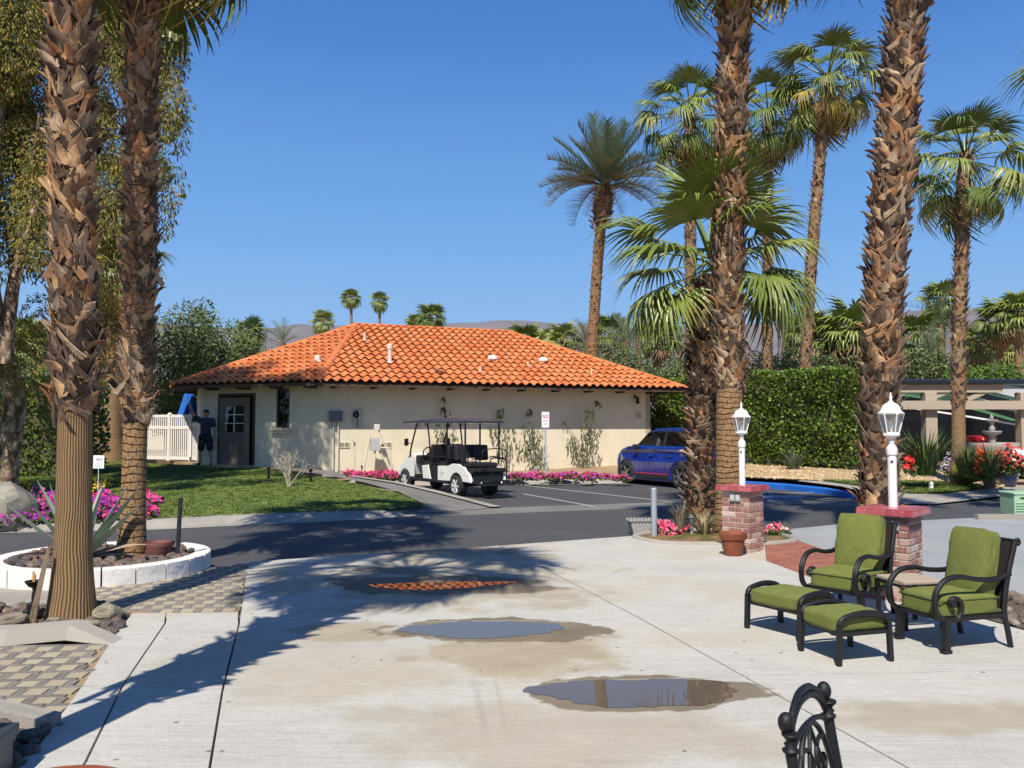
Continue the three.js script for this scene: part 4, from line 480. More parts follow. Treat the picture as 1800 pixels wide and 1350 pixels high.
const right = [[925, 597, 62, {}], [962, 604, 60, { s: 0.8 }], [990, 596, 58, { skirt: 8 }], [1030, 600, 55, { date: true, s: 0.6 }], [1075, 585, 56, { skirt: 8 }], [1100, 600, 52, { date: true, s: 0.7 }], [1122, 575, 60, { date: true, s: 0.6 }], [1158, 590, 50, { skirt: 12, s: 0.95 }], [1195, 605, 60, { date: true, s: 0.6 }],
  [1385, 545, 50, { date: true, s: 0.7, shag: 1 }], [1420, 585, 46, { skirt: 14, s: 1.1, shag: 1 }], [1455, 600, 48, { skirt: 14, s: 1.1 }], [1495, 575, 44, { skirt: 16, s: 1.15, shag: 1 }], [1530, 590, 46, { skirt: 10 }], [1612, 585, 48, { skirt: 8 }], [1655, 525, 50, { s: 0.9 }], [1652, 570, 49, { date: true, s: 0.75 }], [1635, 620, 44, { date: true, s: 0.6 }], [1720, 605, 55, { shag: 1, s: 1.0, skirt: 14 }], [1712, 625, 60, { s: 0.9 }], [1758, 560, 52, { skirt: 8 }], [1790, 545, 50, { s: 1.05, skirt: 6 }], [1775, 610, 58, { s: 0.8 }]];
const rl = ['over the roof ridge end', 'second beyond the ridge end', 'skirted, left of the date palm trunk', 'feathery, right behind the date palm trunk', 'skirted, right of the date palm trunk', 'feathery and low, right of the date palm', 'feathery and thin, over the lower right roof', 'skirted, over the roof eave', 'feathery, left of the young palm trunk', 'feathery and dark, right of the first big trunk', 'skirted, above the hedge middle', 'pale and skirted, above the hedge', 'broad and skirted, left of the leaning trunk', 'touching the leaning trunk', 'pale, right of the leaning trunk', 'tallest between the leaning trunk and the slender palm', 'feathery, below the tallest one', 'feathery and low, behind the carport beam', 'dark and skirted, right of the slender palm', 'small and dark, low above the carport', 'skirted, near the right edge', 'at the right edge', 'small and low, near the right edge'];
right.forEach(([px, py, d, o], i) => farFan(px, py, d, px + 3, 'skyline palm ' + rl[i], o));
[[38, 598, 48, {}], [58, 608, 50, { s: 0.9 }], [20, 612, 46, { s: 0.9 }]].forEach(([px, py, d, o], i) => farFan(px, py, d, px, 'skyline palm over the dark left hedge, ' + ['tallest of three', 'rightmost of three', 'leftmost of three'][i], o));
// ================================================================ HEDGES, SHRUBS, TREES, FLOWERS
const leafGeo = (() => { const p = [0, 0, 0, 0.5, 0.12, 0.42, 1, 0, 0.05, 0.5, -0.02, 0, 0.5, 0.12, -0.42]; const g = new THREE.BufferGeometry(), v = (i) => p.slice(i * 3, i * 3 + 3); g.setAttribute('position', new THREE.Float32BufferAttribute([...v(0), ...v(1), ...v(3), ...v(1), ...v(2), ...v(3), ...v(0), ...v(3), ...v(4), ...v(4), ...v(3), ...v(2)], 3)); g.computeVertexNormals(); return g; })();
const leafWhite = std({ color: 0xffffff, roughness: 0.45 }), leafMatte = std({ color: 0xffffff, roughness: 0.75 });
// leaves at points with an outward direction; cols: list of linear colours
function leaves(parent, name, pts, s0, s1, cols, seed, o = {}) {
  const R = rngOf(seed), im = new THREE.InstancedMesh(o.geo ?? leafGeo, o.mat ?? leafWhite, pts.length), m = new THREE.Matrix4(), q = new THREE.Quaternion(), c = new THREE.Color(); const w = o.w ?? 0.5;
  pts.forEach((p, i) => { const n = p[1] ?? V3(R() - 0.5, R() - 0.5, R() - 0.5), d = V3(n.x + (R() - 0.5) * (o.mess ?? 1.6), n.y + (R() - 0.5) * (o.mess ?? 1.6) - (o.hang ?? 0), n.z + (R() - 0.5) * (o.mess ?? 1.6)).normalize(); q.setFromUnitVectors(V3(1, 0, 0), d); q.multiply(new THREE.Quaternion().setFromAxisAngle(V3(1, 0, 0), R() * 6.28)); const s = lerp(s0, s1, R()); m.compose(p[0], q, V3(s, s * 0.8, s * w * 2)); im.setMatrixAt(i, m); const k = cols[Math.floor(R() * cols.length)], b = 0.75 + R() * 0.5; c.setRGB(k[0] * b, k[1] * b, k[2] * b); im.setColorAt(i, c); });
  im.name = name; im.userData.kind = 'stuff'; parent.add(im); return im;
}
const hedgeCols = [[0.09, 0.155, 0.018], [0.13, 0.20, 0.024], [0.065, 0.12, 0.018], [0.18, 0.25, 0.03]];
const inner = std({ color: lin(0.11, 0.10, 0.05), roughness: 1 });
function hedge(name, label, A, B, depth, y0, y1, n, seed, cols = hedgeCols, s = [0.08, 0.14]) { // a clipped wall of leaves from A to B (front line), going back by depth
  const g = thing(name, label, 'hedge', [0, 0, 0]), R = rngOf(seed), ex = B.clone().sub(A).setY(0), L = ex.length(); ex.normalize(); const ez = V3(-ex.z, 0, ex.x); if (ez.z > 0) ez.negate();
  const core = box(L - 0.5, y1 - y0 - 0.3, depth - 0.5, L / 2, (y1 + y0) / 2, 0).applyMatrix4(new THREE.Matrix4().makeBasis(ex, V3(0, 1, 0), ez.clone().negate())).translate(A.x + ez.x * depth / 2, 0, A.z + ez.z * depth / 2); part(g, 'twig_core', core, inner);
  const pts = [], areas = [L * (y1 - y0), L * depth * 1.1, depth * (y1 - y0), depth * (y1 - y0)], tot = areas.reduce((a, b) => a + b);
  for (let i = 0; i < n; i++) { let r = R() * tot, f = 0; while (r > areas[f] && f < 3) r -= areas[f++]; let u = R() * L, v = R() * depth, y = lerp(y0, y1, R()), nn; if (f === 0) { v = 0; nn = ez.clone().negate(); } else if (f === 1) { y = y1; nn = V3(0, 1, 0); } else { u = f === 2 ? 0 : L; nn = ex.clone().multiplyScalar(f === 2 ? -1 : 1); }
    const bump = (fbm(u * 1.3 + seed, y * 1.3 + v, 0, 3, seed) - 0.5) * 0.45 - R() * R() * 0.3; const p = A.clone().addScaledVector(ex, u).addScaledVector(ez, v).addScaledVector(nn, bump); p.y += y; if (p.y < y0) p.y = y0; pts.push([p, nn.clone().setY(nn.y + 0.35)]); }
  leaves(g, 'foliage', pts, s[0], s[1], cols, seed + 1, { mess: 1.9 }); return g;
}
{ const A = D(1138, 815, 33.5), B = D(1502, 825, 27.5); A.y = B.y = 0; hedge('clipped_hedge', 'tall clipped green hedge right of the tiled building', A, B, 2.0, 0.35, 3.5, 26000, 601); }
{ const A = D(-500, 830, 23), B = D(150, 830, 24.5); A.y = B.y = 0; hedge('dark_hedge', 'dark shaded hedge behind the left palms', A, B, 1.8, 0.1, 3.0, 12000, 603); }
// free-growing leafy tree from clumps
function leafyTree(name, label, base, limbs, clumps, cols, n, seed, o = {}) {
  const g = thing(name, label, o.cat ?? 'tree', base), R = rngOf(seed), gs = limbs.map(([pts, r0, r1]) => trunkGeo(pts.map((p) => V3(...p)), (t) => lerp(r0, r1, t), 12, 24, 0.18, seed, 1)); if (gs.length) part(g, 'trunk', mergeAll(gs), o.bark ?? plainTrunkM);
  const vol = clumps.map((c) => c[3] * c[4] * c[3]), tot = vol.reduce((a, b) => a + b), pts = [];
  for (let i = 0; i < n; i++) { let r = R() * tot, k = 0; while (k < clumps.length - 1 && r > vol[k]) r -= vol[k++]; const c = clumps[k], a = R() * 6.28, z = R() * 2 - 1, rr = Math.cbrt(0.25 + 0.75 * R()), s = Math.sqrt(1 - z * z), d = V3(Math.cos(a) * s, z, Math.sin(a) * s), lump = 0.75 + 0.5 * fbm(d.x * 3 + k * 5 + 10, d.y * 3 + d.z * 2 + 10, 0, 3, seed + k); pts.push([V3(c[0] + d.x * c[3] * rr * lump, c[1] + d.y * c[4] * rr * lump, c[2] + d.z * c[3] * rr * lump), V3(d.x * 0.5, d.y * 0.5, d.z * 0.5)]); }
  leaves(g, 'crown', pts, o.s0 ?? 0.08, o.s1 ?? 0.16, cols, seed + 2, { w: o.w ?? 0.4, hang: o.hang ?? 0, mess: 1.5, mat: leafMatte }); return g;
}
const greyBark = std({ map: tex(256, (u, v) => { const n = fbm(u * 10, v * 5, 10, 5, 621, 5); return mix3([0.30, 0.23, 0.17], [0.70, 0.62, 0.52], smooth(0.3, 0.75, n)); }), roughness: 0.95, bumpMap: at(lumpT, 1), bumpScale: 0.03 });
{ // drooping yellow-green tree behind the left palms, its two stems and hanging sprays
  const b = W(8, 872, 0.12), R = rngOf(630), cl = [], px = (x, y, d) => D(x, y, d).sub(b);
  const spots = [[-60, 120, 2.0], [20, 60, 1.6], [30, 190, 1.5], [-20, 300, 1.7], [40, 330, 1.2], [20, 430, 1.3], [60, 120, 1.3], [180, 60, 1.4], [150, 200, 1.4], [180, 330, 1.4], [160, 450, 1.2], [260, 130, 1.0], [285, 215, 0.85], [270, 300, 0.9], [290, 380, 0.7], [190, 540, 0.9], [30, 540, 1.1], [10, 640, 0.9], [-80, 500, 2], [-120, 350, 2.2], [200, -40, 2], [60, -60, 2], [245, 30, 1.1], [200, 600, 0.6], [60, 250, 1.4], [100, 350, 1.3], [-40, 200, 1.8], [110, 450, 1.1], [0, 380, 1.4], [40, -150, 2], [-80, -60, 2.2], [-60, -250, 2.2], [20, -330, 1.6], [-160, -150, 2.2], [-200, 60, 2.2]];
  for (const [x, y, r] of spots) { const p = px(x, y, 17.5 + R() * 2.5); for (let k = 0; k < 4; k++) { const rr = r * (0.35 + R() * 0.25); cl.push([p.x + (R() - 0.5) * r * 1.2, p.y + (R() - 0.5) * r * 1.3, p.z + (R() - 0.5) * r * 1.5, rr * 0.7, rr * 1.25]); } }
  const limb = (a, b2, c, r0, r1) => [[a, b2, c].map((q) => { const v = px(...q); return [v.x, v.y, v.z]; }), r0, r1];
  leafyTree('weeping_tree', 'drooping yellow green tree behind the left palms', b, [[[[0, -0.1, 0], [0.05, 1.0, 0], [0.1, 2, -0.1], [0.0, 2.9, 0]], 0.26, 0.2], limb([8, 640, 17.8], [30, 470, 18], [110, 250, 18.5], 0.16, 0.05), limb([8, 640, 17.8], [-20, 400, 18], [10, 150, 18.5], 0.15, 0.05), limb([60, 400, 18.2], [55, 330, 18.2], [70, 200, 18], 0.07, 0.03), limb([110, 250, 18.5], [180, 220, 18.5], [260, 150, 18.5], 0.06, 0.02)], cl, [[0.22, 0.20, 0.03], [0.17, 0.175, 0.032], [0.27, 0.21, 0.03], [0.12, 0.14, 0.03], [0.3, 0.2, 0.045]], 170000, 631, { s0: 0.07, s1: 0.16, w: 0.17, hang: 0.9, bark: greyBark });
  const b2 = W(178, 800, 0.38); const q = (x, y, d) => D(x, y, d).sub(b2); const l2 = (pts, r0, r1) => [pts.map((p) => { const v = q(...p); return [v.x, v.y, v.z]; }), r0, r1]; const dd = -b2.z;
  leafyTree('weeping_tree', 'pale peeling tree trunk showing between the two left palms', b2, [l2([[176, 806, dd], [172, 700, dd], [175, 600, dd], [190, 480, dd], [180, 350, dd]], 0.32, 0.12), l2([[165, 740, dd], [150, 690, dd - 0.3], [160, 640, dd]], 0.1, 0.05), l2([[175, 650, dd], [210, 620, dd], [250, 560, dd]], 0.12, 0.04)], spots.slice(7, 14).map(([x, y, r]) => { const p = q(x, y, dd); return [p.x, p.y, p.z, r * 0.9, r * 1.1]; }), [[0.16, 0.16, 0.03], [0.13, 0.14, 0.03], [0.1, 0.12, 0.03]], 22000, 641, { s0: 0.12, s1: 0.24, w: 0.2, hang: 0.9, bark: greyBark });
}
{ // leafy trees beyond the fence
  const mk = (name, label, list, d, n, seed, cols, o) => { const b = D(list[0][0], 800, d); b.y = PAD; const R = rngOf(seed), cl = []; for (const [x, y, r] of list) { const p = D(x, y, d).sub(b); for (let k = 0; k < 5; k++) cl.push([p.x + (R() - 0.5) * r, p.y + (R() - 0.5) * r, p.z + (R() - 0.5) * r * 1.4, r * (0.35 + R() * 0.25), r * (0.4 + R() * 0.3)]); } const p0 = D(list[0][0], list[0][1], d).sub(b); return leafyTree(name, label, b, [[[[0, -0.2, 0], [0.1, p0.y * 0.5, 0], [p0.x, p0.y, 0]], 0.16, 0.05]], cl, cols, n, seed + 3, o); };
  const cA = [[0.12, 0.165, 0.05], [0.165, 0.205, 0.07], [0.085, 0.13, 0.042]];
  mk('leafy_tree', 'tall grey green tree beyond the white fence', [[335, 600, 1.9], [310, 640, 1.7], [360, 650, 1.7], [335, 690, 1.8], [300, 590, 1.1], [350, 560, 0.9], [290, 680, 1.6]], 36, 9500, 651, cA, { s0: 0.12, s1: 0.24, w: 0.25 });
  mk('leafy_tree', 'rounded tree left of the roof hip beyond the fence', [[405, 625, 1.6], [380, 660, 1.5], [425, 660, 1.5], [405, 690, 1.5], [415, 590, 0.9]], 38, 7000, 655, cA, { s0: 0.12, s1: 0.24, w: 0.25 });
  mk('round_bush', 'bright green clipped bush beside the blue parasol', [[303, 695, 0.75], [303, 720, 0.8], [300, 745, 0.8]], 37, 4500, 659, [[0.09, 0.16, 0.02], [0.07, 0.13, 0.02]], { s0: 0.07, s1: 0.13, cat: 'bush' });
  mk('hedge_bush', 'bright bush behind the carport roof', [[1700, 668, 0.9], [1740, 666, 1.0], [1780, 668, 0.9], [1820, 668, 0.9]], 38, 5000, 663, [[0.12, 0.2, 0.025], [0.09, 0.16, 0.02]], { cat: 'bush' });
  mk('distant_shrubbery', 'low shrubbery beneath the skyline palms at the right', [[1560, 670, 1.3], [1600, 655, 1.2], [1640, 660, 1.3], [1520, 660, 1.1], [1460, 650, 1.2], [1420, 655, 1.2], [1380, 655, 1.1], [1340, 655, 1.1]], 42, 9000, 667, cA, { cat: 'bush', s0: 0.1, s1: 0.2 });
  mk('distant_shrubbery', 'low shrubbery behind the building under the skyline palms', [[1130, 660, 1.3], [1090, 650, 1.2], [1050, 640, 1.2], [1000, 625, 1.0], [1170, 665, 1.3], [1210, 660, 1.2]], 46, 8000, 669, cA, { cat: 'bush', s0: 0.1, s1: 0.2 });
  mk('distant_shrubbery', 'low dark shrubbery at the far left under the palms', [[20, 670, 1.5], [80, 668, 1.5], [-40, 668, 1.5], [150, 680, 1.5], [220, 690, 1.5], [250, 700, 1.2]], 42, 8000, 671, cA, { cat: 'bush', s0: 0.1, s1: 0.2 });
}
// wall shrubs: thin stems with long hanging leaves
function wallShrub(label, px, list, seed) { const u = frontU(px), b = bO.clone().addScaledVector(BU, u).addScaledVector(frontN, 0.3); b.y = PAD - 0.1; const g = thing('wall_shrub', label, 'shrub', b, 0, 'shrubs against the building wall'), R = rngOf(seed), pts = [], st = [], d = -b.z;
  for (const [x, y, r, n] of list) { const p = D(x, y, d).sub(b); st.push(tube([[0, 0, 0], [p.x * 0.35 + (R() - 0.5) * 0.15, p.y * 0.5, 0.05], [p.x, p.y, (R() - 0.5) * 0.15]], 0.009, 8, 5)); for (let i = 0; i < n; i++) pts.push([V3(p.x + (R() - 0.5) * r * 2, p.y + (R() - 0.5) * r * 2.4, (R() - 0.5) * 0.3), V3(R() - 0.5, -0.4, R() - 0.3)]); }
  part(g, 'stem', mergeAll(st), greyBark); leaves(g, 'foliage', pts, 0.10, 0.22, [[0.06, 0.09, 0.03], [0.085, 0.12, 0.04], [0.11, 0.13, 0.05]], seed + 1, { w: 0.16, hang: 1.2, mess: 1.3, mat: leafMatte }); }
wallShrub('wall shrub with a tall bare tip rising behind the golf cart roof', 783, [[780, 700, 0.06, 12], [782, 722, 0.14, 34], [775, 760, 0.2, 40], [795, 770, 0.2, 40], [785, 800, 0.2, 30]], 681);
wallShrub('leafy wall shrub just right of the golf cart', 885, [[880, 725, 0.14, 34], [895, 760, 0.22, 50], [870, 760, 0.2, 40], [885, 795, 0.25, 50]], 683);
wallShrub('wall shrub behind the parking sign post', 935, [[930, 722, 0.08, 22], [928, 752, 0.2, 44], [945, 770, 0.26, 60], [925, 785, 0.25, 60], [950, 800, 0.22, 50], [938, 815, 0.2, 30]], 685);
wallShrub('widest wall shrub, between the sign post and the blue car', 1022, [[1052, 708, 0.1, 26], [1036, 728, 0.15, 44], [992, 742, 0.08, 16], [1030, 752, 0.2, 50], [1005, 775, 0.22, 50], [1030, 785, 0.26, 60], [1045, 770, 0.22, 40], [1015, 800, 0.24, 50], [1030, 815, 0.2, 30]], 687);
// flower beds
const petGeo = (() => { const pos = []; for (let i = 0; i < 5; i++) { const a = i / 5 * 6.283, b = (i + 1) / 5 * 6.283, m = (a + b) / 2; pos.push(0, 0, 0, Math.cos(a) * 0.55, 0.2, Math.sin(a) * 0.55, Math.cos(m), 0.28, Math.sin(m), 0, 0, 0, Math.cos(m), 0.28, Math.sin(m), Math.cos(b) * 0.55, 0.2, Math.sin(b) * 0.55); } const g = new THREE.BufferGeometry(); g.setAttribute('position', new THREE.Float32BufferAttribute(pos, 3)); g.computeVertexNormals(); return g.rotateZ(-Math.PI / 2); })();
function bed(name, label, spots, cols, per, size, seed, green = [[0.06, 0.11, 0.02], [0.09, 0.13, 0.03]]) { // spots: [x, y, z, radius, height]
  const g = thing(name, label, 'flowers', [0, 0, 0]); g.userData.kind = 'stuff'; const R = rngOf(seed), fl = [], gr = [];
  for (const [x, y, z, r, h] of spots) for (let i = 0; i < per; i++) { const a = R() * 6.28, q = Math.sqrt(R()) * r, hh = h * (1 - (q / r) ** 2 * 0.7) * (0.55 + 0.45 * R()), p = V3(x + Math.cos(a) * q, y + hh, z + Math.sin(a) * q * 0.7); fl.push([p, V3(Math.cos(a) * 0.4, 0.7, 0.7)]); gr.push([V3(p.x + (R() - 0.5) * 0.1, y + hh * R() * 0.9, p.z - 0.02), V3(Math.cos(a), 0.5, 0.6)]); gr.push([V3(x + Math.cos(a * 3) * q, y + hh * R() * 0.8, z + Math.sin(a * 3) * q * 0.7), V3(0, 1, 0.4)]); }
  leaves(g, 'greenery', gr, size * 1.2, size * 2.2, green, seed + 1, { mess: 1.2, mat: leafMatte }); leaves(g, 'blossom', fl, size * 0.7, size * 1.15, cols, seed + 2, { geo: petGeo, mess: 0.9, mat: leafMatte, w: 0.5 }); return g; }
const pink = [[0.52, 0.02, 0.13], [0.6, 0.04, 0.2], [0.42, 0.012, 0.07], [0.58, 0.07, 0.22]], purple = [[0.24, 0.012, 0.28], [0.32, 0.02, 0.32], [0.15, 0.008, 0.18], [0.44, 0.02, 0.28]];
{ const R = rngOf(700), row = (x0, x1, y0, y1, n, r, h, yy) => Array.from({ length: n }, () => { const p = W(lerp(x0, x1, R()), lerp(y0, y1, R()), yy); return [p.x, yy - 0.05, p.z, r, h]; });
  bed('petunia_bed', 'pink and purple flowers across the road behind the nearest palm', row(20, 200, 880, 912, 26, 0.32, 0.36, 0.05), [...pink, ...purple, ...purple], 48, 0.055, 701);
  bed('petunia_bed', 'pink flowers at the right end of the left bed by the ringed palm', row(165, 275, 878, 912, 14, 0.28, 0.30, 0.05), [...pink, ...pink, ...purple], 46, 0.055, 703);
  bed('purple_bed', 'deep purple flowers below the boulders at the left edge', row(-60, 90, 905, 922, 12, 0.35, 0.25, 0.04), purple, 50, 0.055, 705);
  bed('wall_flowers', 'magenta flowers along the wall behind the golf cart front', row(600, 700, 836, 843, 12, 0.28, 0.28, 0.12), pink, 44, 0.055, 707);
  bed('wall_flowers', 'long row of pink and purple flowers along the wall to the blue car', row(895, 1100, 837, 843, 24, 0.26, 0.22, 0.1), [...pink, ...pink, ...purple], 34, 0.055, 709);
  bed('fence_flowers', 'magenta flowers at the foot of the smooth palm trunks', row(160, 215, 797, 801, 9, 0.3, 0.28, 0.4), [[0.5, 0.02, 0.28], [0.6, 0.03, 0.22]], 36, 0.06, 711);
  bed('yellow_flowers', 'yellow poppies by the boulder in the left bed', row(28, 50, 866, 872, 4, 0.1, 0.42, 0.08), [[0.75, 0.42, 0.02], [0.8, 0.5, 0.03]], 7, 0.08, 713);
  bed('yellow_flowers', 'yellow poppies standing beside the lawn sign', row(163, 192, 852, 868, 5, 0.1, 0.38, 0.12), [[0.75, 0.42, 0.02], [0.8, 0.5, 0.03]], 5, 0.09, 715);
  bed('island_flowers', 'pink geraniums beside the grey post', row(1160, 1185, 930, 940, 4, 0.14, 0.24, 0.02), [[0.62, 0.05, 0.14], [0.7, 0.12, 0.22]], 26, 0.04, 717);
  bed('island_flowers', 'small pink flowers in front of the young palm', row(1190, 1216, 930, 938, 3, 0.13, 0.18, 0.02), [[0.62, 0.06, 0.12]], 18, 0.035, 719);
  bed('island_flowers', 'magenta and pale flowers right of the first brick pillar', row(1348, 1375, 933, 941, 4, 0.12, 0.2, 0.0), [[0.6, 0.02, 0.12], [0.7, 0.45, 0.4], [0.62, 0.04, 0.16]], 20, 0.045, 721);
}
// dry and green tufts of long narrow blades
function tuft(name, label, p, n, h, spread, cols, seed, cat = 'plant', w = 0.012) { const R = rngOf(seed), g = thing(name, label, cat, p), gs = cols.map(() => []); for (let i = 0; i < n; i++) { const a = R() * 6.28, l = h * (0.6 + R() * 0.5), o = spread * (0.3 + R() * 0.9), x = Math.cos(a), z = Math.sin(a), r0 = R() * spread * 0.25, P0 = [x * r0, 0, z * r0], P1 = [x * (r0 + o * 0.4), l * 0.65, z * (r0 + o * 0.4)], P2 = [x * (r0 + o), l * (0.8 + R() * 0.3), z * (r0 + o)], nx = -z * w, nz = x * w; const pos = [P0[0] - nx, P0[1], P0[2] - nz, P0[0] + nx, P0[1], P0[2] + nz, P1[0] + nx * 0.8, P1[1], P1[2] + nz * 0.8, P0[0] - nx, P0[1], P0[2] - nz, P1[0] + nx * 0.8, P1[1], P1[2] + nz * 0.8, P1[0] - nx * 0.8, P1[1], P1[2] - nz * 0.8, P1[0] - nx * 0.8, P1[1], P1[2] - nz * 0.8, P1[0] + nx * 0.8, P1[1], P1[2] + nz * 0.8, ...P2]; const q = new THREE.BufferGeometry(); q.setAttribute('position', new THREE.Float32BufferAttribute(pos, 3)); q.computeVertexNormals(); gs[Math.floor(R() * cols.length)].push(q); }
  gs.forEach((l, i) => l.length && part(g, 'blades', mergeAll(l), std({ color: lin(...cols[i]), roughness: 0.7 }))); return g; }
tuft('yucca', 'spiky grey green yucca on the gravel before the hedge', W(1395, 832, 0.12), 150, 0.75, 0.5, [[0.10, 0.13, 0.075], [0.13, 0.16, 0.09], [0.075, 0.10, 0.06]], 731); tuft('yucca', 'small tufted plant left of the big yucca', W(1355, 828, 0.12), 50, 0.35, 0.25, [[0.14, 0.15, 0.07], [0.11, 0.12, 0.05]], 733);
tuft('dry_grass', 'dry grass at the foot of the young palm', W(1238, 940, 0.0), 120, 0.32, 0.3, [[0.28, 0.24, 0.12], [0.18, 0.19, 0.07], [0.36, 0.3, 0.17]], 735, 'plant', 0.008); tuft('dry_grass', 'tall wispy weeds left of the young palm', W(1196, 938, 0.0), 90, 0.5, 0.22, [[0.22, 0.19, 0.10], [0.16, 0.17, 0.08], [0.3, 0.2, 0.16]], 737, 'plant', 0.007); tuft('dry_grass', 'green weeds right of the first brick pillar', W(1362, 944, -0.02), 70, 0.14, 0.22, [[0.10, 0.16, 0.03], [0.13, 0.19, 0.04]], 739, 'plant', 0.009);
tuft('garden_palm', 'bushy low fan plant on the gravel bank', W(1628, 836, 0.4), 260, 1.15, 0.9, [[0.085, 0.125, 0.03], [0.12, 0.16, 0.04], [0.06, 0.095, 0.025]], 741, 'plant', 0.018); tuft('garden_palm', 'grassy plant under the slender palm', W(1700, 836, 0.4), 150, 0.8, 0.6, [[0.085, 0.12, 0.04], [0.11, 0.15, 0.05]], 743, 'plant', 0.014); tuft('garden_palm', 'leafy plant before the fountain', W(1738, 842, 0.35), 170, 0.9, 0.7, [[0.085, 0.13, 0.03], [0.12, 0.17, 0.04]], 745, 'plant', 0.016);
{ const sp = (px, py, h, r, hh) => { const p = W(px, py, h); return [p.x, p.y, p.z, r, hh]; };
  bed('garden_flowers', 'purple flowering shrub on the gravel bank', [sp(1677, 838, 0.3, 0.35, 0.75), sp(1690, 838, 0.3, 0.3, 0.6)], [[0.42, 0.33, 0.48], [0.5, 0.4, 0.52]], 110, 0.05, 751); bed('garden_flowers', 'red blooms on the bushy plant left of the bank', [sp(1606, 836, 0.4, 0.2, 0.75), sp(1598, 838, 0.4, 0.15, 0.6)], [[0.7, 0.03, 0.02]], 16, 0.09, 753); bed('garden_flowers', 'red bougainvillea near the right edge', [sp(1772, 838, 0.4, 0.45, 0.9), sp(1790, 838, 0.4, 0.4, 0.8)], [[0.55, 0.04, 0.03], [0.65, 0.06, 0.05]], 80, 0.06, 755); bed('garden_flowers', 'orange red flower spray before the fountain', [sp(1727, 846, 0.3, 0.18, 1.1), sp(1731, 846, 0.3, 0.15, 0.9)], [[0.75, 0.09, 0.02], [0.7, 0.12, 0.03]], 60, 0.06, 757); }
{ // barrel shaped cactus, brown tuft
  const p = W(1703, 843, 0.25); const g = thing('barrel_cactus', 'round yellowish cactus on the gravel bank', 'cactus', p), pos = new THREE.SphereGeometry(0.34, 32, 14); const a = pos.attributes.position; for (let i = 0; i < a.count; i++) { const t = Math.atan2(a.getZ(i), a.getX(i)), k = 1 + 0.07 * Math.cos(t * 16); a.setXYZ(i, a.getX(i) * k * 1.25, a.getY(i) * 0.85 + 0.2, a.getZ(i) * k); } pos.computeVertexNormals(); part(g, 'stem', pos, std({ color: lin(0.17, 0.17, 0.035), roughness: 0.8 })); const R = rngOf(760), sp = []; for (let i = 0; i < 90; i++) { const th = R() * 6.28, y = R(), r = 0.34 * Math.sqrt(1 - y * y * 0.8); sp.push(bar([Math.cos(th) * r * 1.25, 0.2 + y * 0.28, Math.sin(th) * r], [Math.cos(th) * r * 1.45, 0.24 + y * 0.32, Math.sin(th) * r * 1.2], 0.004, 4)); } part(g, 'spines', mergeAll(sp), leafDead[2]);
  tuft('dry_agave', 'brownish spiky plant beside the grey post at the right', W(1740, 858, 0.08), 60, 0.7, 0.55, [[0.15, 0.12, 0.05], [0.22, 0.15, 0.08], [0.09, 0.12, 0.04]], 763, 'plant', 0.02); }
// ================================================================ NEAR THINGS
// ---- stones, boulders
const stoneGeos = Array.from({ length: 7 }, (_, k) => { const g = new THREE.IcosahedronGeometry(1, 2), a = g.attributes.position, R = rngOf(800 + k), sx = 1 + R() * 0.5, sy = 0.6 + R() * 0.25, sz = 0.85 + R() * 0.4; for (let i = 0; i < a.count; i++) { const v = V3().fromBufferAttribute(a, i), n = 0.72 + 0.5 * fbm(v.x * 1.6 + k * 9 + 20, v.y * 1.6 + v.z * 1.3 + 20, 0, 4, 810 + k); a.setXYZ(i, v.x * n * sx, v.y * n * sy, v.z * n * sz); } g.computeVertexNormals(); return g; });
const stoneT = tex(256, (u, v) => { const n = fbm(u * 6, v * 6, 6, 5, 821); return 0.55 + 0.6 * (n - 0.35); });
const stoneMat = (c, r = 0.9) => std({ color: lin(...c), map: stoneT, roughness: r, bumpMap: at(lumpT, 1), bumpScale: 0.02 });
const lava = [[0.36, 0.21, 0.17], [0.27, 0.22, 0.21], [0.42, 0.28, 0.22], [0.22, 0.19, 0.195], [0.48, 0.36, 0.28], [0.33, 0.27, 0.25]].map((c) => stoneMat(c)), river = [[0.55, 0.44, 0.32], [0.42, 0.33, 0.26], [0.62, 0.52, 0.40], [0.33, 0.28, 0.24], [0.50, 0.36, 0.27]].map((c) => stoneMat(c)), tanStone = [[0.62, 0.54, 0.38], [0.55, 0.48, 0.35]].map((c) => stoneMat(c));
function rockBed(name, label, poly, y, n, r0, r1, mats, seed, accept = () => true) { const g = thing(name, label, 'rocks', [0, 0, 0]), R = rngOf(seed); part(g, 'soil', slabGeo(poly, y, 0.12), std({ color: lin(0.10, 0.075, 0.055), roughness: 1 })); const b = poly.reduce((q, p) => [Math.min(q[0], p.x), Math.max(q[1], p.x), Math.min(q[2], p.z), Math.max(q[3], p.z)], [1e9, -1e9, 1e9, -1e9]); let k = 0, t = 0; while (k < n && t++ < n * 30) { const x = lerp(b[0], b[1], R()), z = lerp(b[2], b[3], R()); if (!inside(poly, x, z) || !accept(x, z)) continue; const s = lerp(r0, r1, R() * R()), m = part(g, 'stone', stoneGeos[Math.floor(R() * 7)], mats[Math.floor(R() * mats.length)]); m.position.set(x, y + s * 0.3 + R() * s * 0.2, z); m.rotation.set(R() * 0.6, R() * 6.28, R() * 0.6); m.scale.setScalar(s); k++; } return g; }
function boulder(label, p, s, mat, k, ry = 0, name = 'boulder') { const m = solid(name, stoneGeos[k], mat, label, 'rock'); m.position.copy(p); m.scale.set(...s); m.rotation.y = ry; return m; }
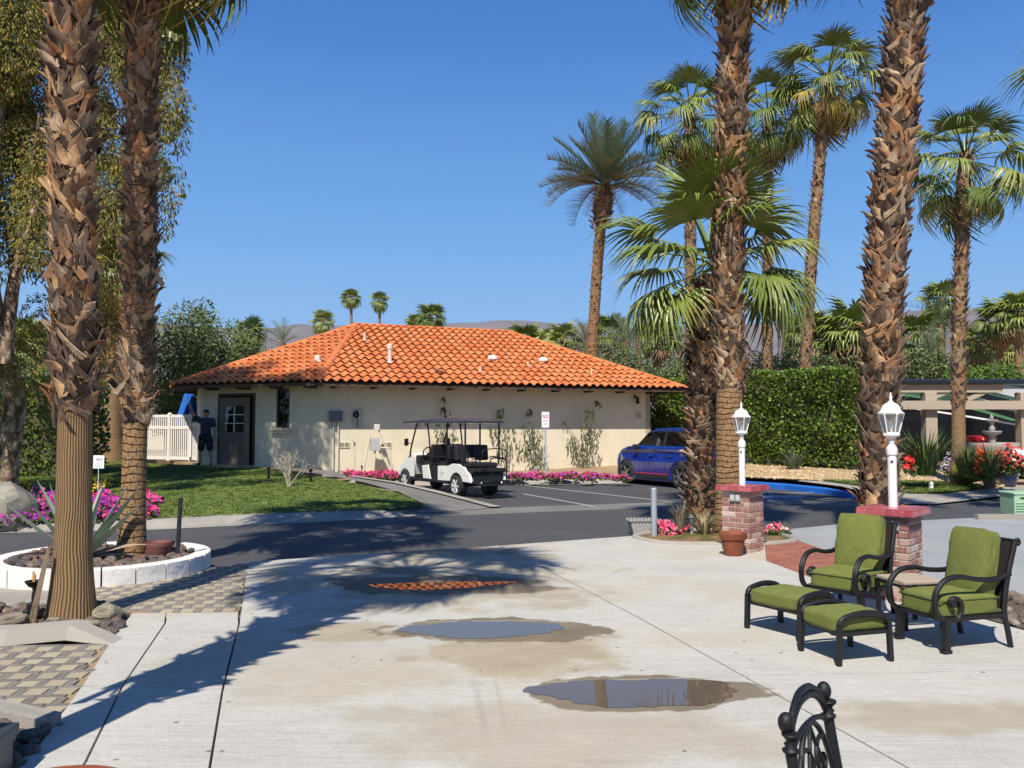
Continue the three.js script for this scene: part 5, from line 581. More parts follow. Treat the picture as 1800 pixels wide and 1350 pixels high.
// ---- ring planter of white blocks with the ringed palm, agave, bowl, post
const rc = V3(-4.72, 0, -9.95), rr = 1.16;
{ const g = thing('ring_planter', 'round planter of white concrete blocks by the road', 'planter', rc), n = 22; for (let i = 0; i < n; i++) { const a0 = i / n * 6.283 + 0.014, a1 = (i + 1) / n * 6.283 - 0.014, s = new THREE.Shape(); s.absarc(0, 0, rr, a0, a1, false); s.absarc(0, 0, rr - 0.16, a1, a0, true); part(g, 'block', extrude(s, 0.19, 0.008, 1, 3).rotateX(-Math.PI / 2).translate(0, -0.02, 0), std({ color: lin(0.70, 0.68, 0.64), roughness: 0.95, bumpMap: at(lumpT, 0.8), bumpScale: 0.012 })); if (i > 0) g.children[i].material = g.children[0].material; }
  const ring = Array.from({ length: 30 }, (_, i) => V3(rc.x + Math.cos(i / 30 * 6.283) * (rr - 0.17), 0, rc.z + Math.sin(i / 30 * 6.283) * (rr - 0.17))); rockBed('rock_bed', 'dark red lava stones filling the white ring planter', ring, 0.13, 280, 0.035, 0.085, lava, 830, (x, z) => Math.hypot(x + 4.46, z + 10) > 0.24); }
{ // agave behind the near palm
  const c = V3(-4.86, 0.14, -9.7), g = thing('agave', 'blue green agave in the ring planter behind the nearest palm', 'plant', c), R = rngOf(841), mat = [[0.27, 0.34, 0.25], [0.32, 0.39, 0.29], [0.23, 0.29, 0.2]].map((q) => std({ color: lin(...q), roughness: 0.55 })), dead = std({ color: lin(0.33, 0.25, 0.17), roughness: 0.9 });
  const leaf = (L, w, curve) => { const pos = [], n = 8, row = (i) => { const t = i / n, ww = w * (t < 0.35 ? lerp(0.75, 1, t / 0.35) : Math.pow(1 - (t - 0.35) / 0.65, 0.8)), x = L * t * Math.cos(curve * t), y = L * t * Math.sin(curve * t) * 0 + curve * L * t * t * 0.5; return [[x, y + ww * 0.35, -ww], [x, y - 0.0, 0], [x, y + ww * 0.35, ww], [x, y - 0.025 * (1 - t) - 0.004, 0]]; }; for (let i = 0; i < n; i++) { const A = row(i), B = row(i + 1); for (const [a, b] of [[0, 1], [1, 2], [2, 3], [3, 0]]) pos.push(...A[a], ...A[b], ...B[b], ...A[a], ...B[b], ...B[a]); } const q = new THREE.BufferGeometry(); q.setAttribute('position', new THREE.Float32BufferAttribute(pos, 3)); q.computeVertexNormals(); return q; };
  const set = [[3.5, 1.15, 0.75], [3.0, 0.95, 0.85], [2.7, 1.3, 0.8], [0.3, 1.0, 0.78], [-0.2, 0.8, 0.9], [1.2, 1.2, 0.7], [2.0, 1.25, 0.75], [4.2, 0.8, 0.7], [5.2, 0.9, 0.7], [5.8, 0.55, 0.95], [3.4, 0.65, 0.9], [3.2, 1.3, 0.85], [0.05, 1.25, 0.7]];
  set.forEach(([yaw, pitch, L]) => setFrond(part(g, 'leaf', leaf(L * 1.25, 0.085, 0.12), mat[Math.floor(R() * 3)]), V3(0, 0, 0), yaw, pitch, 1, (R() - 0.5) * 0.4)); [[3.2, 0.35], [2.9, 0.15], [0.1, 0.45], [-0.1, 0.3]].forEach(([yaw, pitch]) => setFrond(part(g, 'dead_leaf', leaf(0.8, 0.045, -0.5), dead), V3(0, 0, 0), yaw, pitch, 1, R())); }
{ const p = W(276, 978, 0.14); const g = solid('planter_bowl', lathe([[0.001, 0], [0.13, 0], [0.15, 0.02], [0.165, 0.1], [0.16, 0.105], [0.172, 0.12], [0.172, 0.17], [0.155, 0.172], [0.15, 0.1], [0.001, 0.09]], 28), std({ color: lin(0.16, 0.06, 0.045), roughness: 0.7, bumpMap: at(lumpT, 0.3), bumpScale: 0.006 }), 'low dark red terracotta bowl beside the ringed palm trunk', 'pot'); g.position.copy(p); }
{ const b = W(311, 985, 0.12), g = solid('marker_post', [cyl(0.024, 0.024, 0.72, 0.015, 0.34, 0, 10, 0, 0, -0.035), cyl(0.027, 0.027, 0.03, 0.03, 0.7, 0, 10)], std({ color: lin(0.02, 0.024, 0.03), roughness: 0.35 }), 'thin black post at the edge of the ring planter', 'post'); g.position.copy(b); }
// ---- foot of the near palm
{ const poly = [W(-120, 1128), W(-90, 1075), W(30, 1068), W(90, 1066), W(180, 1066), W(228, 1076), W(197, 1122), W(186, 1130), W(120, 1112), W(50, 1122)]; rockBed('rock_bed', 'brown stones round the foot of the nearest palm', poly, -0.01, 200, 0.028, 0.075, [...lava, ...lava, river[1], river[0]], 850, (x, z) => Math.hypot(x + 3.81, z + 7.35) > 0.24);
  boulder('pale yellow rock right of the nearest palm trunk', W(188, 1078, 0.07), [0.11, 0.12, 0.11], tanStone[0], 2, 0.6, 'rock'); boulder('pale tan rock in front of the nearest palm trunk', W(146, 1098, 0.03), [0.11, 0.06, 0.08], tanStone[0], 4, 0.2, 'rock'); boulder('grey rock at the left edge beside the solar light', W(22, 1092, 0.05), [0.12, 0.09, 0.1], tanStone[1], 1, 1.0, 'rock'); boulder('small pale rock between the solar light and the trunk', W(95, 1093, 0.03), [0.09, 0.05, 0.07], tanStone[0], 5, 2.0, 'rock');
  // low concrete edging that ends in a ramp
  const A = W(-160, 1140), B = W(10, 1134), C = W(118, 1124), E = W(196, 1133), prof = (p, h) => h; const w = 0.2, pts = [[A, 0.11], [B, 0.11], [C, 0.11], [E, 0.0]], pos = []; for (let i = 0; i < 3; i++) { const [p, hp] = pts[i], [q, hq] = pts[i + 1], quad = (a, b, c, d) => pos.push(...a, ...b, ...c, ...a, ...c, ...d), F = (v, h, o) => [v.x, h, v.z - o]; quad(F(p, 0, -0.03), F(q, 0, -0.03), F(q, hq, 0.02), F(p, hp, 0.02)); quad(F(p, hp, 0.02), F(q, hq, 0.02), F(q, hq, w), F(p, hp, w)); quad(F(p, hp, w), F(q, hq, w), F(q, -0.02, w + 0.02), F(p, -0.02, w + 0.02)); } const g = new THREE.BufferGeometry(); g.setAttribute('position', new THREE.Float32BufferAttribute(pos, 3)); g.computeVertexNormals(); solid('edging', g, walkM, 'low concrete edging ramping down beside the left pavers', 'edging');
  // solar light
  const s = W(58, 1087, 0.0), lg = thing('solar_light', 'black bowl shaped garden light left of the nearest palm', 'garden light', s); part(lg, 'housing', mergeAll([rbox(0.09, 0.14, 0.07, 0.02, 0, 0.07, 0, 0, 0, 0.1), rbox(0.05, 0.06, 0.05, 0.015, -0.05, 0.05, 0.02)]), M.black); part(lg, 'stem', mergeAll([cyl(0.02, 0.024, 0.1, 0.005, 0.17, 0, 10), cyl(0.014, 0.02, 0.07, 0.008, 0.24, 0, 10)]), M.black); part(lg, 'bowl', mergeAll([lathe([[0.012, 0.26], [0.04, 0.272], [0.062, 0.3], [0.075, 0.318], [0.07, 0.322], [0.05, 0.3], [0.001, 0.285]], 20)]), M.black); part(lg, 'flame_cover', lathe([[0.001, 0.4], [0.008, 0.39], [0.016, 0.36], [0.012, 0.32], [0.02, 0.29], [0.001, 0.288]], 12), phys({ color: lin(0.75, 0.48, 0.14), roughness: 0.3, transmission: 0.4, thickness: 0 }));
  solid('bark_slab', [beam(V3(-3.98, 0.0, -7.18), V3(-3.9, 0.62, -7.24), 0.045, 0.02), beam(V3(-4.02, 0.0, -7.19), V3(-3.93, 0.55, -7.25), 0.025, 0.016)], bootMats[5], 'strip of dry bark leaning on the nearest palm trunk', 'bark'); }
// bottom left corner: rocks, edging, grey box; a table rim
{ const poly = [W(-400, 1255), W(-50, 1262), W(90, 1280), W(45, 1330), W(-100, 1420), W(-500, 1420)]; rockBed('rock_bed', 'brown stones in the lower left corner bed', poly, 0.0, 110, 0.025, 0.06, [...lava, river[4]], 860, (x, z) => Math.hypot(x + 2.72, z + 3.5) > 0.27); boulder('smooth grey green cobble in the corner bed', W(52, 1293, 0.03), [0.055, 0.05, 0.05], stoneMat([0.20, 0.22, 0.18]), 3, 0.5, 'rock');
  solid('edging', beam(W(-200, 1212, 0.04), W(88, 1278, 0.0), 0.14, 0.12), walkM, 'shaded concrete edging of the lower left corner bed', 'edging');
  const b = W(-5, 1352, 0.0), g = thing('power_pedestal', 'grey metal power box in the lower left corner', 'utility box', [b.x - 0.02, 0, b.z + 0.15], 0.15), gm = std({ color: lin(0.045, 0.06, 0.075), roughness: 0.45, metalness: 0.2 }); part(g, 'cover', mergeAll([rbox(0.3, 0.06, 0.24, 0.012, 0, 0.2, 0), rbox(0.28, 0.035, 0.22, 0.01, 0, 0.165, 0)]), gm); part(g, 'body', rbox(0.26, 0.16, 0.2, 0.008, 0, 0.08, 0), gm); part(g, 'door', rbox(0.2, 0.13, 0.01, 0.004, -0.01, 0.075, 0.103), M.black);
  const t = D(155, 1340, 2.2), tb = thing('round_table', 'rust red rim of a round table at the bottom edge', 'table', [t.x, 0, t.z + 0.205]), tm = std({ color: lin(0.30, 0.075, 0.03), roughness: 0.35 }); part(tb, 'table_top', lathe([[0.001, t.y - 0.035], [0.19, t.y - 0.035], [0.205, t.y - 0.02], [0.2, t.y - 0.004], [0.001, t.y - 0.004]], 48), tm); part(tb, 'pedestal', lathe([[0.001, 0], [0.16, 0], [0.16, 0.02], [0.03, 0.05], [0.025, t.y - 0.04], [0.001, t.y - 0.036]], 24), M.iron); }
// ---- brick pillars with tiled caps and lamp posts
const brickMats = [[0.30, 0.10, 0.07], [0.36, 0.15, 0.11], [0.42, 0.22, 0.17], [0.24, 0.075, 0.055], [0.52, 0.36, 0.29], [0.60, 0.48, 0.40]].map((c, i) => std({ map: tex(64, (u, v) => { const n = fbm(u * 5, v * 5, 5, 4, 870 + i), w = smooth(0.52, 0.68, fbm(u * 4, v * 4, 4, 4, 880 + i)), q = new THREE.Color().setRGB(lerp(c[0], 0.6, w * 0.6) * (0.7 + 0.6 * n), lerp(c[1], 0.5, w * 0.6) * (0.7 + 0.6 * n), lerp(c[2], 0.44, w * 0.6) * (0.7 + 0.6 * n)).convertLinearToSRGB(); return [q.r, q.g, q.b]; }, { size: 0.3 }), roughness: 0.9, bumpMap: at(grainT, 0.2), bumpScale: 0.003 }));
const mortarM = std({ color: lin(0.50, 0.44, 0.38), roughness: 1, bumpMap: at(grainT, 0.3), bumpScale: 0.003 }), tileCap = [[0.46, 0.09, 0.11], [0.52, 0.12, 0.14], [0.40, 0.075, 0.095]].map((c) => phys({ color: lin(...c), roughness: 0.25, clearcoat: 0.4 })), lampWhite = std({ color: lin(0.80, 0.80, 0.79), roughness: 0.4 });
function pillar(label, lampLabel, p, ry, h, seed, nums) {
  const R = rngOf(seed), g = thing('brick_pillar', label, 'pillar', p, ry, 'brick lamp pillars'), w = 0.40, course = 0.068, n = Math.round(h / course), bh = 0.056;
  part(g, 'mortar', box(w - 0.012, n * course, w - 0.012, 0, n * course / 2, 0), mortarM);
  const bL = rbox(0.19, bh, 0.085, 0.006, 0, 0, 0, 0, 0, 0, 1), bS = rbox(0.09, bh, 0.085, 0.006, 0, 0, 0, 0, 0, 0, 1); const put = (geo, x, y, z, r) => { const b = part(g, 'brick', geo, brickMats[R() < 0.1 ? 5 : Math.floor(R() * 5)]); b.position.set(x + (R() - 0.5) * 0.004, y, z + (R() - 0.5) * 0.004); b.rotation.y = r; };
  for (let k = 0; k < n; k++) { const y = (k + 0.5) * course; for (let f = 0; f < 4; f++) { const a = f * Math.PI / 2, c = Math.cos(a), s = Math.sin(a), o = w / 2 - 0.0425, xs = (k + f) % 2 ? [[-0.105, bL], [0.095, bL]] : [[-0.155, bS], [-0.005, bL], [0.145 - 0.0, bS]]; for (const [x, geo] of xs) { const xx = clamp(x, -0.157 + (geo === bL ? 0.05 : 0), 0.157 - (geo === bL ? 0.05 : 0)); put(geo, xx * c + o * s, y, -xx * s + o * c, a); } } }
  const top = n * course, cw = 0.52, cap = part(g, 'cap', box(cw - 0.02, 0.06, cw - 0.02, 0, top + 0.032, 0), mortarM), nT = 6, tw = cw / nT; const tg = rbox(tw - 0.008, 0.05, 0.016, 0.004, 0, 0, 0, 0, 0, 0, 1), tt = rbox(tw - 0.008, 0.014, tw - 0.008, 0.004, 0, 0, 0, 0, 0, 0, 1); const ct = (geo, x, y, z, r = 0) => { const m = part(cap, 'tile', geo, tileCap[Math.floor(R() * 3)]); m.position.set(x, y, z); m.rotation.y = r; };
  for (let i = 0; i < nT; i++) { const x = (i + 0.5) * tw - cw / 2; for (let f = 0; f < 4; f++) { const a = f * Math.PI / 2; ct(tg, x * Math.cos(a) + (cw / 2 - 0.004) * Math.sin(a), top + 0.034, -x * Math.sin(a) + (cw / 2 - 0.004) * Math.cos(a), a); } for (let j = 0; j < nT; j++) ct(tt, x, top + 0.069, (j + 0.5) * tw - cw / 2); }
  for (let i = 0; i < nums; i++) { const x = (i - (nums - 1) / 2) * 0.078 + 0.01, pl = part(g, 'outlet_box', rbox(0.07, 0.09, 0.03, 0.005, x, top - 0.085, w / 2 + 0.012), M.galv); part(pl, 'outlet_cover', mergeAll([rbox(0.052, 0.066, 0.012, 0.004, x, top - 0.082, w / 2 + 0.032), box(0.03, 0.006, 0.006, x, top - 0.124, w / 2 + 0.03)]), std({ color: lin(0.5, 0.52, 0.5), roughness: 0.5 })); }
  // lamp
  const lp = V3(p.x, p.y + top + 0.076, p.z), L = thing('lamp_post', lampLabel, 'lamp', lp, ry + 0.3, 'white lantern lamp posts'); part(L, 'post', mergeAll([cyl(0.042, 0.042, 0.5, 0, 0.25, 0, 16), lathe([[0.001, 0.5], [0.042, 0.498], [0.052, 0.505], [0.052, 0.56], [0.045, 0.58], [0.03, 0.6], [0.022, 0.615], [0.034, 0.63], [0.034, 0.64], [0.022, 0.65], [0.03, 0.665], [0.06, 0.68], [0.075, 0.69], [0.08, 0.705], [0.001, 0.705]], 18)]), lampWhite);
  part(L, 'light_sensor', mergeAll([cyl(0.012, 0.012, 0.01, 0.0, 0.44, 0.044, 10, Math.PI / 2)]), M.black);
  const cage = [], n6 = 6, y0 = 0.715, y1 = 0.90, r0 = 0.068, r1 = 0.115; for (let i = 0; i < n6; i++) { const a = i / n6 * 6.283, b = (i + 1) / n6 * 6.283; cage.push(bar([Math.cos(a) * r0, y0, Math.sin(a) * r0], [Math.cos(a) * r1, y1, Math.sin(a) * r1], 0.007, 6), bar([Math.cos(a) * r1, y1, Math.sin(a) * r1], [Math.cos(b) * r1, y1, Math.sin(b) * r1], 0.008, 6), bar([Math.cos(a) * r0, y0, Math.sin(a) * r0], [Math.cos(b) * r0, y0, Math.sin(b) * r0], 0.009, 6)); } cage.push(cyl(0.08, 0.08, 0.014, 0, 0.709, 0, 6)); part(L, 'cage', mergeAll(cage), lampWhite);
  for (let i = 0; i < n6; i++) { const a = i / n6 * 6.283, b = (i + 1) / n6 * 6.283, k = 0.96, q = (r, t, y) => [Math.cos(t) * r * k, y, Math.sin(t) * r * k], A = q(r0, a, y0), B = q(r0, b, y0), C = q(r1, b, y1), E = q(r1, a, y1), gg = new THREE.BufferGeometry(); gg.setAttribute('position', new THREE.Float32BufferAttribute([...A, ...B, ...C, ...A, ...C, ...E], 3)); gg.computeVertexNormals(); part(L, 'pane', gg, phys({ color: lin(0.82, 0.84, 0.84), transmission: 0.85, roughness: 0.12, thickness: 0 })); }
  part(L, 'bulb', mergeAll([cyl(0.014, 0.014, 0.05, 0, 0.74, 0, 10), mv(new THREE.SphereGeometry(0.026, 14, 10), 0, 0.785, 0)]), M.white);
  part(L, 'roof', mergeAll([lathe([[0.001, 0.905], [0.135, 0.903], [0.138, 0.912], [0.115, 0.925], [0.1, 0.945], [0.09, 0.975], [0.07, 0.997], [0.035, 1.012], [0.018, 1.03], [0.012, 1.05], [0.02, 1.062], [0.012, 1.075], [0.008, 1.1], [0.001, 1.115]], 6)]), lampWhite); return g;
}
const pilTurn = -43 * Math.PI / 180;
{ const c1 = W(1318, 973, 0), off = V3(Math.sin(pilTurn), 0, Math.cos(pilTurn)), side = V3(Math.cos(pilTurn), 0, -Math.sin(pilTurn)); const p1 = c1.clone().addScaledVector(off, -0.2).addScaledVector(side, -0.2); pillar('weathered brick pillar with a red tiled cap and a terracotta pot', 'white lantern post on the brick pillar with the pot', V3(p1.x, -0.02, p1.z), pilTurn, 0.82, 891, 2);
  const p2 = D(1570, 900, 8.35); pillar('brick pillar behind the green chairs with a red tiled cap', 'white lantern post on the pillar behind the chairs', V3(p2.x, -0.02, p2.z), pilTurn, 0.82, 893, 3); }
{ const p = W(1289, 976, 0), m = solid('flower_pot', lathe([[0.001, 0.005], [0.1, 0], [0.112, 0.005], [0.15, 0.2], [0.148, 0.205], [0.168, 0.21], [0.178, 0.285], [0.17, 0.292], [0.155, 0.285], [0.14, 0.2], [0.001, 0.19]], 32), std({ map: tex(128, (u, v) => { const n = fbm(u * 5, v * 5, 5, 5, 897); return mix3([0.40, 0.21, 0.13], [0.64, 0.36, 0.23], n); }), roughness: 0.85, bumpMap: at(grainT, 0.3), bumpScale: 0.002 }), 'empty terracotta pot at the foot of the first brick pillar', 'pot'); m.position.copy(p); }
// planting island kerb, soil, grey post, stone trough, small lights
{ const pts = [[1108, 944], [1150, 934], [1215, 932], [1290, 932], [1350, 936], [1402, 946], [1400, 952], [1345, 958], [1262, 958], [1165, 956]].map((p) => W(p[0], p[1], 0.0)); structure('planting_bed', slabGeo(inset(pts, 0.12), 0.015, 0.15), std({ map: tex(256, (u, v) => { const n = fbm(u * 8, v * 8, 8, 5, 899), m = smooth(0.5, 0.65, fbm(u * 5 + 3, v * 5, 5, 4, 900)); return mix3(mix3([0.42, 0.32, 0.2], [0.58, 0.46, 0.3], n), [0.27, 0.31, 0.13], m * 0.7); }, { size: 1.2 }), roughness: 1, bumpMap: at(lumpT, 0.5), bumpScale: 0.02 })); const c = new THREE.CatmullRomCurve3(inset(pts, 0.07), true); structure('island_kerb', new THREE.TubeGeometry(c, 90, 0.065, 8, true).scale(1, 0.7, 1).translate(0, -0.005, 0), walkM); }
{ const p = W(1150, 944, 0.0); const m = solid('bollard', [cyl(0.045, 0.045, 0.72, 0, 0.36, 0, 18), cyl(0.04, 0.045, 0.012, 0, 0.726, 0, 18)], M.galv, 'pale grey metal post at the corner of the planting island', 'post'); m.position.copy(p); }
{ const p = W(1132, 938, -0.08), g = thing('stone_trough', 'small scalloped grey stone trough behind the grey post', 'planter', p, 0.1), st = std({ color: lin(0.33, 0.32, 0.30), roughness: 0.95, bumpMap: at(lumpT, 0.3), bumpScale: 0.01 }); part(g, 'body', extrude([[-0.19, 0], [0.19, 0], [0.24, 0.2], [-0.24, 0.2]], 0.24, 0.01).translate(0, 0, -0.12), st); const sc = []; for (let i = 0; i < 9; i++) sc.push(mv(new THREE.SphereGeometry(0.032, 10, 8), -0.24 + i * 0.06, 0.215, 0.12), mv(new THREE.SphereGeometry(0.032, 10, 8), -0.24 + i * 0.06, 0.215, -0.12)); part(g, 'scalloped_rim', mergeAll(sc), st); }
// ---- river stones and bed to the right behind the chairs
rockBed('rock_bed', 'tan river stones behind the green chairs at the right edge', [W(1545, 1010), W(1600, 1012), W(1720, 1034), W(1830, 1052), W(2100, 1095), W(2150, 1160), W(1820, 1108), W(1700, 1076), W(1560, 1046), W(1532, 1040)], -0.01, 220, 0.03, 0.075, river, 905);
// ---- lounge chairs: cast frame, scroll arms, green cushions
const weave = std({ color: lin(0.035, 0.022, 0.018), roughness: 0.7, bumpMap: tex(128, (u, v) => { const a = Math.sin(u * 6.283 * 8) * Math.sin(v * 6.283 * 8); return 0.5 + 0.5 * a; }, { data: true, size: 0.1 }), bumpScale: 0.006 });
const fabT = tex(256, (u, v) => { const n = fbm(u * 5, v * 5, 5, 4, 911), f = vn(u * 128, v * 128, 128, 913); return mix3([0.41, 0.435, 0.19], [0.50, 0.525, 0.255], n * 0.6 + f * 0.4); }, { size: 0.5 });
const greenM = std({ map: fabT, roughness: 0.9, bumpMap: tex(256, (u, v) => 0.6 * fbm(u * 4, v * 4, 4, 4, 915) + 0.4 * vn(u * 128, v * 128, 128, 917), { data: true, size: 0.5 }), bumpScale: 0.008 }), pipingM = std({ color: lin(0.06, 0.075, 0.02), roughness: 0.9 });
function cushionGeo(w, h, d, puff, seed, crease = 0.012) { const g = new RoundedBoxGeometry(w, h, d, 6, Math.min(h, d) * 0.35), q = new THREE.BoxGeometry(w, h, d, 24, 10, 24), a = q.attributes.position; for (let i = 0; i < a.count; i++) { let x = a.getX(i) / (w / 2), y = a.getY(i) / (h / 2), z = a.getZ(i) / (d / 2); const e = (s, t) => Math.sqrt(clamp(1 - s ** 4)) * Math.sqrt(clamp(1 - t ** 4)); const L = Math.pow(Math.abs(x) ** 9 + Math.abs(y) ** 9 + Math.abs(z) ** 9, 1 / 9) || 1, k = Math.max(Math.abs(x), Math.abs(y), Math.abs(z)) / L; const X = x * k, Y = y * k, Z = z * k, ed = Math.max(Math.abs(X), Math.abs(Y), Math.abs(Z)); const n = (fbm(X * 2.5 + seed, Y * 2.5 + Z * 2.5 + seed, 0, 4, seed) - 0.5) * crease * 2; a.setXYZ(i, X * w / 2 * (1 + n), Y * h / 2 + Math.sign(Y) * puff[1] * e(X, Z) * Math.abs(Y) + n, Z * d / 2 + Math.sign(Z) * puff[2] * e(X, Y) * Math.abs(Z) + n); } q.computeVertexNormals(); return q; }
// chair in its own frame: faces +x, width along z, metres
function loungeChair(label, p, ry, sc, seed) {
  const g = thing('lounge_chair', label, 'armchair', p, ry, 'green cushioned lounge chairs'); g.scale.set(...sc); const w = 0.66, d = 0.66, fr = [];
  for (const z of [-1, 1]) { part(g, 'leg', mergeAll([beam([d / 2 - 0.03, 0.0, z * w / 2], [d / 2 - 0.04, 0.27, z * w / 2], 0.065, 0.05), rbox(0.085, 0.03, 0.075, 0.008, d / 2 - 0.03, 0.016, z * w / 2)]), M.iron); part(g, 'leg', tube([[-d / 2 - 0.06, 0.0, z * w / 2], [-d / 2 - 0.03, 0.15, z * w / 2], [-d / 2 + 0.0, 0.28, z * w / 2], [-d / 2 - 0.04, 0.55, z * w / 2], [-d / 2 - 0.14, 0.86, z * w / 2]], 0.026, 20, 8), M.iron);
    const arm = [[-d / 2 - 0.07, 0.60, z * w / 2], [-d / 2 + 0.08, 0.565, z * w / 2], [-0.05, 0.57, z * w / 2], [d / 2 - 0.18, 0.60, z * w / 2], [d / 2 - 0.02, 0.57, z * w / 2], [d / 2 + 0.07, 0.46, z * w / 2], [d / 2 + 0.06, 0.33, z * w / 2], [d / 2 - 0.04, 0.26, z * w / 2], [d / 2 - 0.16, 0.27, z * w / 2], [d / 2 - 0.2, 0.36, z * w / 2], [d / 2 - 0.17, 0.42, z * w / 2], [d / 2 - 0.10, 0.425, z * w / 2], [d / 2 - 0.09, 0.385, z * w / 2]];
    const am = part(g, 'arm', mergeAll([tube(arm, 0.02, 70, 8).translate(0, 0, 0.012), tube(arm, 0.02, 70, 8).translate(0, 0, -0.012)]), M.iron); part(am, 'scroll_end', mergeAll([mv(new THREE.SphereGeometry(0.034, 14, 10), d / 2 - 0.1, 0.392, z * w / 2), cyl(0.028, 0.028, 0.075, d / 2 - 0.1, 0.392, z * w / 2, 12, Math.PI / 2)]), M.iron); }
  part(g, 'seat_frame', mergeAll([beam([d / 2 - 0.03, 0.265, -w / 2], [d / 2 - 0.03, 0.265, w / 2], 0.035, 0.035), beam([-d / 2, 0.265, -w / 2], [-d / 2, 0.265, w / 2], 0.035, 0.035), beam([-d / 2, 0.265, -w / 2 + 0.001], [d / 2 - 0.03, 0.265, -w / 2 + 0.001], 0.036, 0.034), beam([-d / 2, 0.265, w / 2 - 0.001], [d / 2 - 0.03, 0.265, w / 2 - 0.001], 0.036, 0.034), box(d - 0.06, 0.012, w - 0.04, -0.01, 0.268, 0)]), M.iron);
  const back = part(g, 'backrest', mv(box(0.025, 0.56, w - 0.05), -d / 2 - 0.07, 0.58, 0, 0, 0, 0.17), weave); part(back, 'top_rail', mergeAll([bar([-d / 2 - 0.14, 0.86, -w / 2], [-d / 2 - 0.14, 0.86, w / 2], 0.02, 10), tube([[-d / 2 - 0.14, 0.86, -w / 2], [-d / 2 - 0.17, 0.875, -w / 2], [-d / 2 - 0.185, 0.85, -w / 2], [-d / 2 - 0.165, 0.835, -w / 2]], 0.018, 12, 6), tube([[-d / 2 - 0.14, 0.86, w / 2], [-d / 2 - 0.17, 0.875, w / 2], [-d / 2 - 0.185, 0.85, w / 2], [-d / 2 - 0.165, 0.835, w / 2]], 0.018, 12, 6)]), M.iron);
  const seat = part(g, 'seat_cushion', mv(cushionGeo(d - 0.02, 0.16, w - 0.06, [0, 0.02, 0.0], seed, 0.006), 0.0, 0.35, 0), greenM); const rd = (y) => tube([[d / 2 - 0.008, y, -w / 2 + 0.028], [d / 2 - 0.008, y, w / 2 - 0.028], [-d / 2 + 0.012, y, w / 2 - 0.028], [-d / 2 + 0.012, y, -w / 2 + 0.028]].flatMap((q, i, A) => { const n = A[(i + 1) % 4]; return [q, [lerp(q[0], n[0], 0.08), y, lerp(q[2], n[2], 0.08)], [lerp(q[0], n[0], 0.92), y, lerp(q[2], n[2], 0.92)]]; }), 0.006, 80, 5, true); part(seat, 'piping', mergeAll([rd(0.405), rd(0.293)]), pipingM);
  const bk = part(g, 'back_cushion', mv(cushionGeo(0.13, 0.56, w - 0.1, [0.03, 0.0, 0.0], seed + 7, 0.02), -d / 2 + 0.06, 0.665, 0, 0, 0, 0.2), greenM); const bp = bk.geometry.attributes.position; // pillow: thicker in the middle
  for (let i = 0; i < bp.count; i++) { const z = bp.getZ(i) / (w / 2 - 0.05), y = (bp.getY(i) - 0.665) / 0.28, e = (1 - Math.abs(z) ** 3) * (1 - Math.abs(y) ** 3); bp.setX(i, bp.getX(i) + (bp.getX(i) > -d / 2 + 0.06 - y * 0.055 ? 1 : -0.4) * 0.035 * clamp(e) + 0.004 * Math.sin(z * 22 + y * 9) * smooth(0.6, 1, Math.abs(z))); } bk.geometry.computeVertexNormals(); return g;
}
function ottoman(label, p, ry, sc, seed) { const g = thing('ottoman', label, 'ottoman', p, ry, 'green cushioned ottomans'); g.scale.set(...sc); const w = 0.62, d = 0.5; for (const z of [-1, 1]) { for (const x of [-1, 1]) part(g, 'leg', mergeAll([beam([x * d / 2 * 1.06, 0, z * w / 2], [x * d / 2, 0.3, z * w / 2], 0.045, 0.04)]), M.iron); part(g, 'side_rail', mergeAll([tube([[-d / 2, 0.3, z * w / 2], [-d / 2 + 0.02, 0.335, z * w / 2], [0, 0.375, z * w / 2], [d / 2 - 0.02, 0.335, z * w / 2], [d / 2, 0.3, z * w / 2]], 0.026, 24, 8), beam([-d / 2, 0.23, z * w / 2], [d / 2, 0.23, z * w / 2], 0.028, 0.028)]), M.iron); }
  part(g, 'frame', mergeAll([beam([d / 2, 0.231, -w / 2], [d / 2, 0.231, w / 2], 0.03, 0.026), beam([-d / 2, 0.231, -w / 2], [-d / 2, 0.231, w / 2], 0.03, 0.026), box(d - 0.02, 0.01, w - 0.02, 0, 0.236, 0)]), M.iron); part(g, 'cushion', mv(cushionGeo(d + 0.07, 0.105, w - 0.06, [0, 0.022, 0], seed, 0.012), 0, 0.298, 0), greenM); return g; }
const face = (dx, dd) => Math.atan2(dd, dx);   // turn so that local +x looks along (dx to the right, dd away)
loungeChair('green cushioned lounge chair nearest the right edge', [3.34, 0, -6.6], Math.PI + 0.31, [0.88, 0.91, 0.70], 921); loungeChair('green cushioned lounge chair further from the right edge', [2.96, 0, -7.6], Math.PI + 0.72, [0.86, 0.91, 0.74], 931);
ottoman('green ottoman nearest the camera in front of the right chair', [2.4, 0, -6.24], 0.3, [0.82, 0.92, 0.68], 941); ottoman('green ottoman further left in front of the other chair', [2.24, 0, -6.97], 0.55, [0.76, 0.92, 0.86], 943);
